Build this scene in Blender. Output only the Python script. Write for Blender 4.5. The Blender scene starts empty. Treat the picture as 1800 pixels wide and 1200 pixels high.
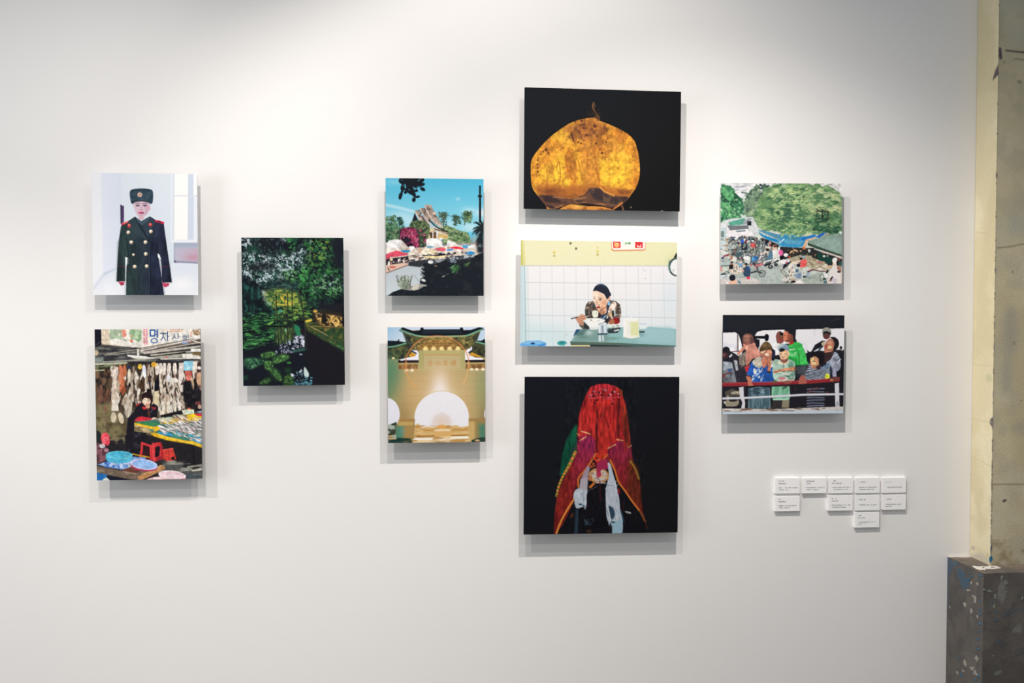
import bpy, bmesh, math, random
import numpy as np
from mathutils import Vector, Matrix

scene = bpy.context.scene
COL = scene.collection

# ------------------------------------------------------------------ camera, world, lights, exposure
F_PX = 1560.0
CAM_Y = -3.0
cam_d = bpy.data.cameras.new('camera'); cam = bpy.data.objects.new('camera', cam_d); COL.objects.link(cam)
cam_d.sensor_fit = 'HORIZONTAL'; cam_d.sensor_width = 36.0; cam_d.lens = 36.0*F_PX/1800.0
cam_d.clip_start = .05; cam_d.clip_end = 100
YAW, PITCH, ROLL = math.radians(4.808), math.radians(-1.619), math.radians(.0156)
fwd = Vector((math.sin(YAW)*math.cos(PITCH), math.cos(YAW)*math.cos(PITCH), math.sin(PITCH)))
right = Vector((math.cos(YAW), -math.sin(YAW), 0)); up = right.cross(fwd)
r2 = right*math.cos(ROLL)+up*math.sin(ROLL); u2 = -right*math.sin(ROLL)+up*math.cos(ROLL)
M = Matrix((r2, u2, -fwd)).transposed().to_4x4(); M.translation = Vector((0, CAM_Y, 1.5))
cam.matrix_world = M
scene.camera = cam

world = bpy.data.worlds.new('world'); scene.world = world; world.use_nodes = True
bg = world.node_tree.nodes['Background']
bg.inputs['Color'].default_value = (.86, .93, 1.0, 1); bg.inputs['Strength'].default_value = .265

def spot(name, loc, aim, power, angle, blend, col=(1, .935, .875), r=.02):
    d = bpy.data.lights.new(name, 'SPOT'); o = bpy.data.objects.new(name, d); COL.objects.link(o)
    d.energy = power; d.spot_size = math.radians(angle); d.spot_blend = blend; d.color = col; d.shadow_soft_size = r
    o.location = loc; o.rotation_euler = (Vector(aim)-Vector(loc)).to_track_quat('-Z', 'Y').to_euler()
    return o
def area(name, loc, aim, sx, sy, power, col):
    d = bpy.data.lights.new(name, 'AREA'); o = bpy.data.objects.new(name, d); COL.objects.link(o)
    d.shape = 'RECTANGLE'; d.size = sx; d.size_y = sy; d.energy = power; d.color = col
    o.location = loc; o.rotation_euler = (Vector(aim)-Vector(loc)).to_track_quat('-Z', 'Y').to_euler()
    return o
# ceiling track spots that wash the wall
spot('track_spot_1', (-.70, -1.52, 2.98), (-1.19, 0, .66), 83, 101, 1.0)
spot('track_spot_2', (.00, -1.30, 3.00), (.44, 0, 1.36), 60, 102, .60)
spot('track_spot_3', (.60, -1.30, 3.02), (1.15, 0, -.77), 153, 99, 1.0)
spot('track_spot_4', (-1.75, -1.40, 2.98), (-1.40, 0, -1.0), 128, 72, 1.0)
# row of tube lights across the room ceiling, soft fill added out of view at left to brighten the pillar side
area('tube_light_row', (-.2, -2.5, 3.05), (-.2, -1.2, 0), 5.0, .12, 18, (1, .97, .93))
area('left_fill', (-4.4, -2.2, 1.7), (1.5, -.3, 1.4), 1.6, 1.8, 56, (.9, .95, 1))

vs = scene.view_settings
scene.display_settings.display_device = 'sRGB'
vs.view_transform = 'Standard'; vs.look = 'None'; vs.gamma = 1.0; vs.exposure = 0.0
vs.use_curve_mapping = False

# ------------------------------------------------------------------ helpers
def lin(c):
    c = np.asarray(c, float)/255.0
    return np.where(c <= .04045, c/12.92, ((c+.055)/1.055)**2.4)
def new_mat(name):
    m = bpy.data.materials.new(name); m.use_nodes = True
    return m, m.node_tree, m.node_tree.nodes['Principled BSDF']
def plain(name, srgb, rough=.6, spec=.3, var=.0, scale=40, bump=0, bscale=200):
    m, nt, b = new_mat(name)
    c = lin(srgb); b.inputs['Roughness'].default_value = rough; b.inputs['Specular IOR Level'].default_value = spec
    tc = nt.nodes.new('ShaderNodeTexCoord')
    n = nt.nodes.new('ShaderNodeTexNoise'); n.inputs['Scale'].default_value = scale; n.inputs['Detail'].default_value = 5
    nt.links.new(tc.outputs['Object'], n.inputs['Vector'])
    mx = nt.nodes.new('ShaderNodeMix'); mx.data_type = 'RGBA'
    mx.inputs[6].default_value = (*(c*(1-var)), 1); mx.inputs[7].default_value = (*np.clip(c*(1+var), 0, 1), 1)
    nt.links.new(n.outputs['Fac'], mx.inputs[0]); nt.links.new(mx.outputs[2], b.inputs['Base Color'])
    if bump:
        n2 = nt.nodes.new('ShaderNodeTexNoise'); n2.inputs['Scale'].default_value = bscale; n2.inputs['Detail'].default_value = 3
        nt.links.new(tc.outputs['Object'], n2.inputs['Vector'])
        bp = nt.nodes.new('ShaderNodeBump'); bp.inputs['Strength'].default_value = bump; bp.inputs['Distance'].default_value = .002
        nt.links.new(n2.outputs['Fac'], bp.inputs['Height']); nt.links.new(bp.outputs['Normal'], b.inputs['Normal'])
    return m
def vcol_mat(name, rough, spec, bump=0, bscale=300):
    m, nt, b = new_mat(name)
    a = nt.nodes.new('ShaderNodeVertexColor'); a.layer_name = 'Print'
    nt.links.new(a.outputs['Color'], b.inputs['Base Color'])
    b.inputs['Roughness'].default_value = rough; b.inputs['Specular IOR Level'].default_value = spec
    if bump:
        tc = nt.nodes.new('ShaderNodeTexCoord'); n2 = nt.nodes.new('ShaderNodeTexNoise'); n2.inputs['Scale'].default_value = bscale; n2.inputs['Detail'].default_value = 4
        nt.links.new(tc.outputs['Object'], n2.inputs['Vector'])
        bp = nt.nodes.new('ShaderNodeBump'); bp.inputs['Strength'].default_value = bump; bp.inputs['Distance'].default_value = .003
        nt.links.new(n2.outputs['Fac'], bp.inputs['Height']); nt.links.new(bp.outputs['Normal'], b.inputs['Normal'])
    return m
def mesh_obj(name, verts, faces, mat, parent=None):
    me = bpy.data.meshes.new(name); me.from_pydata([tuple(v) for v in verts], [], faces); me.update()
    me.materials.append(mat); o = bpy.data.objects.new(name, me); COL.objects.link(o); o.parent = parent
    return o
def bm_obj(name, bm, mat, parent=None):
    me = bpy.data.meshes.new(name); bm.normal_update(); bm.to_mesh(me); bm.free(); me.materials.append(mat)
    o = bpy.data.objects.new(name, me); COL.objects.link(o); o.parent = parent
    return o
def box_bm(boxes, bevel=0, seg=2):
    bm = bmesh.new()
    for x0, y0, z0, x1, y1, z1 in boxes:
        g = bmesh.ops.create_cube(bm, size=1)
        for v in g['verts']: v.co = Vector(((x0+x1)/2+v.co.x*(x1-x0), (y0+y1)/2+v.co.y*(y1-y0), (z0+z1)/2+v.co.z*(z1-z0)))
    if bevel: bmesh.ops.bevel(bm, geom=list(bm.edges), offset=bevel, segments=seg, affect='EDGES', profile=.6)
    return bm
def empty(name, loc, parent=None):
    o = bpy.data.objects.new(name, None); COL.objects.link(o); o.location = loc; o.parent = parent; o.empty_display_size = .05
    return o
def tag(o, label=None, cat=None, group=None, kind=None):
    if label: o['label'] = label
    if cat: o['category'] = cat
    if group: o['group'] = group
    if kind: o['kind'] = kind
    return o
def colour_grid(name, img, p0, du, dv, mat, parent, gain=1.0, flip=False):
    """grid of quads from p0 (top left) along du (right) and dv (down), one vertex colour per vertex from img (h,w,3 sRGB)"""
    h, w = img.shape[:2]
    p0, du, dv = np.array(p0, float), np.array(du, float), np.array(dv, float)
    u = np.linspace(0, 1, w); v = np.linspace(0, 1, h)
    P = (p0+v[:, None, None]*dv+u[None, :, None]*du).reshape(-1, 3)
    idx = np.arange(h*w).reshape(h, w)
    q = np.stack([idx[:-1, :-1], idx[1:, :-1], idx[1:, 1:], idx[:-1, 1:]], -1).reshape(-1, 4)
    if flip: q = q[:, ::-1]
    me = bpy.data.meshes.new(name); nq = len(q)
    me.vertices.add(len(P)); me.vertices.foreach_set('co', P.ravel().astype(np.float32))
    me.loops.add(nq*4); me.loops.foreach_set('vertex_index', q.ravel().astype(np.int32))
    me.polygons.add(nq); me.polygons.foreach_set('loop_start', np.arange(0, nq*4, 4, dtype=np.int32))
    me.update(calc_edges=True)
    ca = me.color_attributes.new('Print', 'FLOAT_COLOR', 'POINT')
    rgba = np.ones((h*w, 4), np.float32); rgba[:, :3] = np.clip(lin(img.reshape(-1, 3))*gain, 0, .93)
    ca.data.foreach_set('color', rgba.ravel())
    me.materials.append(mat); me.validate()
    o = bpy.data.objects.new(name, me); COL.objects.link(o); o.parent = parent
    return o

# ------------------------------------------------------------------ the room
MAT_WALL = plain('white_wall_paint', (238, 236, 234), .75, .2, .012, 3, .10, 420)
MAT_FLOOR = plain('grey_concrete_floor', (128, 125, 120), .6, .3, .15, 6, .2, 60)
tag(bm_obj('wall_back', box_bm([(-4.5, 0, 0, 3.2, .15, 3.6)]), MAT_WALL), kind='structure')
tag(bm_obj('floor', box_bm([(-4.5, -6, -.1, 3.2, .15, 0)]), MAT_FLOOR), kind='structure')

# ---------------------------------------------------------------- flat print painter
# Paints what is printed on a photographic panel (flat print) as a colour field that is
# stored per vertex on the panel's face.  Shapes are given in picture pixels.
class Painter:
    SS = 3
    def __init__(s, corners, base, seed=1, K=1.15):
        c = np.array(corners, float)
        s.w = int(round(K * (np.linalg.norm(c[1]-c[0]) + np.linalg.norm(c[2]-c[3])) / 2))
        s.h = int(round(K * (np.linalg.norm(c[3]-c[0]) + np.linalg.norm(c[2]-c[1])) / 2))
        W, H = s.w*s.SS, s.h*s.SS
        s.W, s.H = W, H
        s.k = s.SS * K
        s.a = np.empty((H, W, 3)); s.a[:] = base
        dst = [(0, 0), (W, 0), (W, H), (0, H)]
        A = []; b = []
        for (x, y), (u, v) in zip(c, dst):
            A.append([x, y, 1, 0, 0, 0, -u*x, -u*y]); b.append(u)
            A.append([0, 0, 0, x, y, 1, -v*x, -v*y]); b.append(v)
        s.Hm = np.append(np.linalg.solve(np.array(A), np.array(b)), 1).reshape(3, 3)
        s.rng = np.random.RandomState(seed)
        s.o = (0, 0); s.f = 1.0; s.cm = None
    def fr(s, x0, y0, x1, y1):
        s.o = (x0, y0); s.f = min(1800/(x1-x0), 1200/(y1-y0)); return s
    def T(s, pts):
        q = np.asarray(pts, float).reshape(-1, 2)/s.f + np.array(s.o)
        h = np.c_[q, np.ones(len(q))] @ s.Hm.T
        return h[:, :2]/h[:, 2:]
    def L(s, d): return d/s.f*s.k
    @staticmethod
    def smooth(pts, closed=True, n=6):
        p = np.asarray(pts, float); m = len(p); out = []
        for i in range(m if closed else m-1):
            if closed: a, b, c, d = p[i-1], p[i], p[(i+1) % m], p[(i+2) % m]
            else: a, b, c, d = p[max(i-1, 0)], p[i], p[i+1], p[min(i+2, m-1)]
            for t in np.arange(n)/n:
                out.append(.5*((2*b)+(-a+c)*t+(2*a-5*b+4*c-d)*t*t+(-a+3*b-3*c+d)*t**3))
        if not closed: out.append(p[-1])
        return np.array(out)
    @staticmethod
    def _blur(m, r):
        r = int(max(1, round(r)))
        for ax in (0, 1):
            for _ in range(2):
                pad = [(0, 0), (0, 0)]; pad[ax] = (r+1, r)
                cs = np.cumsum(np.pad(m, pad), axis=ax); n = m.shape[ax]
                hi = np.take(cs, np.arange(2*r+1, 2*r+1+n), axis=ax); lo = np.take(cs, np.arange(n), axis=ax)
                m = (hi-lo)/(2*r+1)
        return m
    def _put(s, x0, y0, m, c, a, c2=None, g=None):
        h, w = m.shape
        reg = s.a[y0:y0+h, x0:x0+w]
        if s.cm is not None: m = m*s.cm[y0:y0+h, x0:x0+w]
        m = (m*a)[..., None]
        col = np.array(c, float)
        if c2 is not None:
            (ax, ay), (bx, by) = s.T([g[:2], g[2:]])
            yy, xx = np.mgrid[y0:y0+h, x0:x0+w]
            d2 = (bx-ax)**2+(by-ay)**2 + 1e-9
            t = np.clip(((xx-ax)*(bx-ax)+(yy-ay)*(by-ay))/d2, 0, 1)[..., None]
            col = col*(1-t)+np.array(c2, float)*t
        reg += (col-reg)*m
    def _box(s, lo, hi, e=1):
        x0 = max(int(np.floor(lo[0]))-e, 0); y0 = max(int(np.floor(lo[1]))-e, 0)
        x1 = min(int(np.ceil(hi[0]))+e, s.W); y1 = min(int(np.ceil(hi[1]))+e, s.H)
        return x0, y0, x1, y1
    def poly(s, pts, c, a=1, c2=None, g=None, sm=0, bl=0, mul=None):
        if sm: pts = s.smooth(pts)
        q = s.T(pts); b = s.L(bl)
        x0, y0, x1, y1 = s._box(q.min(0), q.max(0), 1+int(3*b))
        if x1 <= x0 or y1 <= y0: return
        ys = np.arange(y0, y1)+.5; xs = np.arange(x0, x1)+.5
        m = np.zeros((len(ys), len(xs)), bool)
        for (ax, ay), (bx, by) in zip(q, np.roll(q, -1, 0)):
            if ay == by: continue
            rows = (ys >= min(ay, by)) & (ys < max(ay, by))
            if not rows.any(): continue
            xi = ax+(ys[rows]-ay)*(bx-ax)/(by-ay)
            m[rows] ^= xs[None, :] > xi[:, None]
        m = m.astype(float)
        if b >= .5: m = s._blur(m, b)
        if mul is not None: m = m*mul[y0:y1, x0:x1]
        s._put(x0, y0, m, c, a, c2, g)
    def clip(s, pts=None, sm=0, bl=0):
        s.cm = None
        if pts is None: return
        keep = s.a; s.a = np.zeros((s.H, s.W, 3)); s.poly(pts, (1, 1, 1), sm=sm, bl=bl)
        s.cm = s.a[..., 0]; s.a = keep
    def mottle(s, pts, amp, scale, sx=1, sy=1, bl=0):
        # uneven print density over an area: lightens and darkens what is there
        n = s.noise(scale, 4, sx, sy); n = (n-n.mean())/n.std()
        keep = s.a; s.a = np.zeros((s.H, s.W, 3)); s.poly(pts, (1, 1, 1), bl=bl); m = s.a[..., :1]
        s.a = np.clip(keep*(1+amp*np.clip(n, -2, 2)[..., None]*m), 0, 255)
    def rect(s, x0, y0, x1, y1, c, **k): s.poly([(x0, y0), (x1, y0), (x1, y1), (x0, y1)], c, **k)
    def ell(s, x, y, rx, ry, c, rot=0, a=1, bl=0, **k):
        t = np.linspace(0, 2*np.pi, 25)[:-1]; r = np.radians(rot)
        u, v = rx*np.cos(t), ry*np.sin(t)
        s.poly(np.c_[x+u*np.cos(r)-v*np.sin(r), y+u*np.sin(r)+v*np.cos(r)], c, a=a, bl=bl, **k)
    def glow(s, x, y, rx, ry, c, a=1):
        (cx, cy), = s.T([(x, y)]); rx, ry = s.L(rx), s.L(ry)
        x0, y0, x1, y1 = s._box((cx-2.5*rx, cy-2.5*ry), (cx+2.5*rx, cy+2.5*ry))
        if x1 <= x0 or y1 <= y0: return
        yy, xx = np.mgrid[y0:y1, x0:x1]
        s._put(x0, y0, np.exp(-((xx-cx)/rx)**2-((yy-cy)/ry)**2), c, a)
    def line(s, pts, w, c, a=1, sm=0, w2=None):
        if sm: pts = s.smooth(pts, False)
        q = s.T(pts); n = len(q)-1
        for i in range(n):
            ww = w if w2 is None else w+(w2-w)*i/max(n-1, 1)
            r = max(s.L(ww)/2, .5); p0, p1 = q[i], q[i+1]
            x0, y0, x1, y1 = s._box(np.minimum(p0, p1)-r, np.maximum(p0, p1)+r)
            if x1 <= x0 or y1 <= y0: continue
            yy, xx = np.mgrid[y0:y1, x0:x1]; xx = xx+.5; yy = yy+.5
            d = p1-p0; t = np.clip(((xx-p0[0])*d[0]+(yy-p0[1])*d[1])/(d@d+1e-9), 0, 1)
            dist = np.hypot(xx-p0[0]-t*d[0], yy-p0[1]-t*d[1])
            s._put(x0, y0, np.clip(r-dist+.5, 0, 1), c, a)
    def noise(s, scale, oct=4, sx=1, sy=1):
        H, W = s.h, s.w; out = np.zeros((H, W)); amp = 1; tot = 0
        for o in range(oct):
            gx = max(2, int(s.W/(s.L(scale)*sx))+2); gy = max(2, int(s.H/(s.L(scale)*sy))+2)
            g = s.rng.rand(gy, gx)
            yi = np.linspace(0, gy-1.001, H); xi = np.linspace(0, gx-1.001, W)
            y0 = yi.astype(int); x0 = xi.astype(int); fy = yi-y0; fx = xi-x0
            fy = (fy*fy*(3-2*fy))[:, None]; fx = (fx*fx*(3-2*fx))[None]
            v = (g[y0][:, x0]*(1-fx)+g[y0][:, x0+1]*fx)*(1-fy)+(g[y0+1][:, x0]*(1-fx)+g[y0+1][:, x0+1]*fx)*fy
            out += v*amp; tot += amp; amp *= .55; scale /= 2
        return np.repeat(np.repeat(out/tot, s.SS, 0), s.SS, 1)
    def tex(s, pts, c, scale, lo=.5, hi=.7, a=1, sx=1, sy=1, oct=4, sm=0, bl=0):
        n = np.clip((s.noise(scale, oct, sx, sy)-lo)/(hi-lo), 0, 1)
        s.poly(pts, c, a=a, sm=sm, bl=bl, mul=n)
    def ragged(s, pts, c, scale, bl=20, a=1, k=1.3, sx=1, sy=1, sm=1):
        # a patch with a broken, leafy outline
        keep = s.a; s.a = np.zeros((s.H, s.W, 3)); s.poly(pts, (1, 1, 1), bl=bl, sm=sm); m = s.a[..., 0]; s.a = keep
        m = np.clip((m+(s.noise(scale, 4, sx, sy)-.5)*k-.5)*7+.5, 0, 1)
        s._put(0, 0, m, c, a)
    @staticmethod
    def _in(pt, poly):
        x, y = pt; r = False; n = len(poly)
        for i in range(n):
            (ax, ay), (bx, by) = poly[i], poly[(i+1) % n]
            if (ay > y) != (by > y) and x < ax+(y-ay)*(bx-ax)/(by-ay): r = not r
        return r
    def scat(s, n, region, cols, rx, ry, rot=(0, 180), a=1, bl=0):
        R = np.asarray(region, float); lo, hi = R.min(0), R.max(0); rg = s.rng
        for _ in range(n):
            for _t in range(12):
                p = lo+rg.rand(2)*(hi-lo)
                if s._in(p, region): break
            else: continue
            c = np.array(cols[rg.randint(len(cols))], float)+rg.randn()*7
            s.ell(p[0], p[1], rg.uniform(*rx), rg.uniform(*ry), np.clip(c, 0, 255), rot=rg.uniform(*rot), a=a, bl=bl)
    def done(s, grain=2.0):
        a = s.a.reshape(s.h, s.SS, s.w, s.SS, 3).mean((1, 3))
        return np.clip(a+s.rng.randn(s.h, s.w, 1)*grain, 0, 255)

def pic_soldier(C):
    p = Painter(C, (224, 230, 240), 11).fr(140, 290, 370, 560)
    p.rect(60, 40, 185, 1040, (238, 239, 243))
    p.poly([(165, 40), (325, 40), (325, 800), (185, 840)], (226, 231, 241), c2=(218, 224, 238), g=(165, 0, 325, 0))
    p.rect(325, 40, 725, 800, (222, 229, 237), c2=(214, 224, 234), g=(0, 60, 0, 800))
    p.poly([(95, 1030), (100, 965), (185, 842), (282, 800), (720, 790), (940, 765), (940, 1030)], (222, 228, 237), c2=(236, 238, 243), g=(0, 800, 0, 1010))
    p.poly([(185, 842), (282, 800), (282, 812), (185, 862)], (196, 205, 222), bl=4)
    p.poly([(100, 960), (185, 842), (185, 872), (100, 985)], (210, 217, 230), bl=8)
    p.glow(800, 930, 90, 50, (246, 246, 248), .9); p.glow(230, 960, 50, 50, (240, 242, 247), .7)
    p.poly([(318, 312), (346, 318), (346, 445), (320, 458)], (82, 66, 104))
    p.line([(322, 312), (324, 455)], 9, (44, 36, 60))
    # window
    p.rect(708, 50, 940, 600, (229, 234, 241))
    p.rect(736, 50, 842, 582, (252, 248, 245)); p.rect(842, 50, 888, 582, (207, 215, 230)); p.rect(886, 50, 930, 236, (250, 248, 247))
    p.rect(892, 246, 930, 570, (232, 235, 242)); p.rect(736, 236, 930, 245, (214, 220, 230)); p.rect(724, 50, 737, 590, (214, 221, 232))
    p.rect(720, 582, 940, 606, (232, 236, 242))
    p.rect(735, 606, 940, 660, (168, 176, 194), c2=(190, 196, 210), g=(0, 606, 0, 655))
    p.rect(735, 650, 940, 765, (190, 186, 204), c2=(196, 168, 186), g=(740, 0, 920, 0))
    p.glow(880, 720, 60, 25, (190, 140, 160), .6)
    p.line([(738, 752), (930, 765)], 14, (146, 150, 172)); p.line([(738, 610), (738, 752)], 8, (160, 166, 186)); p.ell(746, 752, 10, 9, (96, 100, 124))
    # halo and coat
    coat = [(330, 462), (372, 440), (430, 402), (480, 440), (552, 402), (610, 440), (656, 462), (668, 545), (690, 700), (706, 800), (720, 915), (642, 918), (640, 800), (634, 745), (610, 690), (636, 850), (662, 1030), (362, 1030), (366, 790), (378, 735), (357, 720), (356, 905), (288, 905), (294, 780), (300, 690), (308, 580), (320, 485)]
    p.poly(coat, (228, 232, 238), bl=10, a=.8)
    p.poly(coat, (44, 60, 62), c2=(38, 42, 64), g=(330, 0, 660, 0))
    p.poly([(550, 600), (545, 1030), (662, 1030), (636, 850), (612, 700), (600, 560)], (34, 40, 60), a=.75, bl=10)
    p.poly([(366, 800), (450, 780), (430, 1030), (362, 1030)], (52, 72, 70), a=.5, bl=14)
    p.poly([(660, 560), (720, 915), (690, 915), (640, 700)], (28, 34, 44), a=.6, bl=6)
    p.poly([(300, 600), (330, 520), (330, 900), (290, 905)], (30, 42, 46), a=.6, bl=8)
    p.poly([(354, 716), (382, 722), (380, 770), (362, 778)], (230, 238, 238)); p.poly([(607, 686), (624, 700), (636, 738), (612, 722)], (232, 240, 240))
    p.mottle(coat, .10, 60, .6, 1.6)
    # lapels
    p.poly([(432, 404), (470, 470), (540, 590), (470, 560), (400, 500), (390, 440)], (56, 74, 80), a=.7)
    p.poly([(548, 404), (585, 440), (560, 520), (530, 560), (480, 470)], (54, 70, 82), a=.7)
    p.line([(430, 405), (470, 480), (542, 590), (552, 700), (550, 1020)], 6, (22, 28, 40)); p.line([(545, 600), (545, 1020)], 5, (70, 84, 100), a=.5)
    p.line([(600, 560), (612, 690)], 5, (24, 32, 42)); p.line([(365, 560), (380, 690), (366, 900)], 6, (24, 34, 38))
    p.poly([(430, 400), (480, 436), (548, 398), (530, 440), (482, 470), (450, 440)], (66, 84, 98))
    # face
    p.poly([(424, 290), (536, 290), (540, 330), (528, 372), (500, 404), (478, 420), (452, 398), (430, 350)], (214, 188, 200), sm=1)
    p.poly([(505, 300), (536, 300), (534, 370), (500, 404), (512, 350)], (196, 158, 178), a=.7, bl=6)
    p.ell(543, 338, 8, 20, (222, 170, 180)); p.ell(480, 412, 22, 14, (214, 176, 190))
    for x in (452, 508): p.ell(x, 316, 15, 6, (84, 68, 92)); p.line([(x-20, 302), (x, 297), (x+18, 302)], 5, (110, 94, 114))
    p.line([(482, 318), (478, 345)], 5, (196, 160, 176)); p.ell(480, 350, 9, 4, (186, 140, 160))
    p.ell(478, 372, 24, 9, (196, 84, 116)); p.ell(490, 374, 12, 6, (150, 60, 92)); p.ell(478, 392, 16, 5, (200, 168, 182))
    # fur hat
    hat = [(390, 220), (402, 194), (440, 185), (480, 183), (530, 186), (562, 196), (572, 225), (568, 290), (552, 304), (530, 292), (480, 284), (432, 290), (412, 304), (398, 285)]
    p.poly(hat, (47, 66, 80), sm=1)
    p.tex(hat, (70, 92, 104), 26, .45, .75, a=.7, sm=1)
    p.line([(398, 210), (430, 200), (480, 197), (540, 200), (566, 212)], 5, (30, 44, 56), a=.7); p.line([(404, 290), (430, 286), (480, 280), (540, 288)], 6, (24, 36, 48))
    p.ell(468, 232, 19, 18, (206, 176, 160)); p.ell(466, 230, 11, 10, (176, 120, 112)); p.ell(463, 226, 5, 5, (236, 214, 200))
    # shoulder boards, tabs, buttons
    p.poly([(322, 468), (334, 448), (376, 436), (384, 444), (350, 462)], (206, 56, 76)); p.line([(340, 452), (372, 442)], 6, (244, 160, 130))
    p.poly([(582, 428), (620, 432), (660, 446), (656, 462), (620, 450), (592, 444)], (204, 44, 70)); p.line([(612, 440), (630, 444)], 10, (120, 24, 50))
    p.ell(386, 472, 13, 15, (206, 66, 76)); p.ell(384, 464, 7, 6, (236, 150, 130)); p.ell(551, 464, 14, 14, (206, 60, 72)); p.ell(548, 460, 6, 6, (240, 150, 130))
    for x, y in ((380, 523), (555, 517), (403, 600), (513, 600), (420, 697), (516, 692), (430, 790), (523, 787)):
        r = 10 if (x, y) == (420, 697) else 14
        p.ell(x, y, r, r, (228, 206, 178)); p.ell(x-2, y-3, r*.55, r*.55, (252, 246, 234)); p.ell(x+5, y+6, r*.4, r*.3, (150, 120, 100))
    p.line([(296, 786), (352, 790)], 5, (92, 46, 58)); p.line([(640, 798), (702, 786)], 5, (92, 42, 58))
    p.poly([(300, 906), (352, 908), (346, 934), (322, 938)], (190, 70, 96)); p.ell(330, 928, 12, 9, (150, 50, 80))
    p.poly([(644, 918), (704, 922), (696, 944), (668, 954), (650, 944)], (204, 84, 112)); p.line([(664, 930), (676, 950)], 5, (150, 44, 76)); p.line([(682, 926), (690, 944)], 4, (150, 44, 76))
    return p.done()

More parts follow.
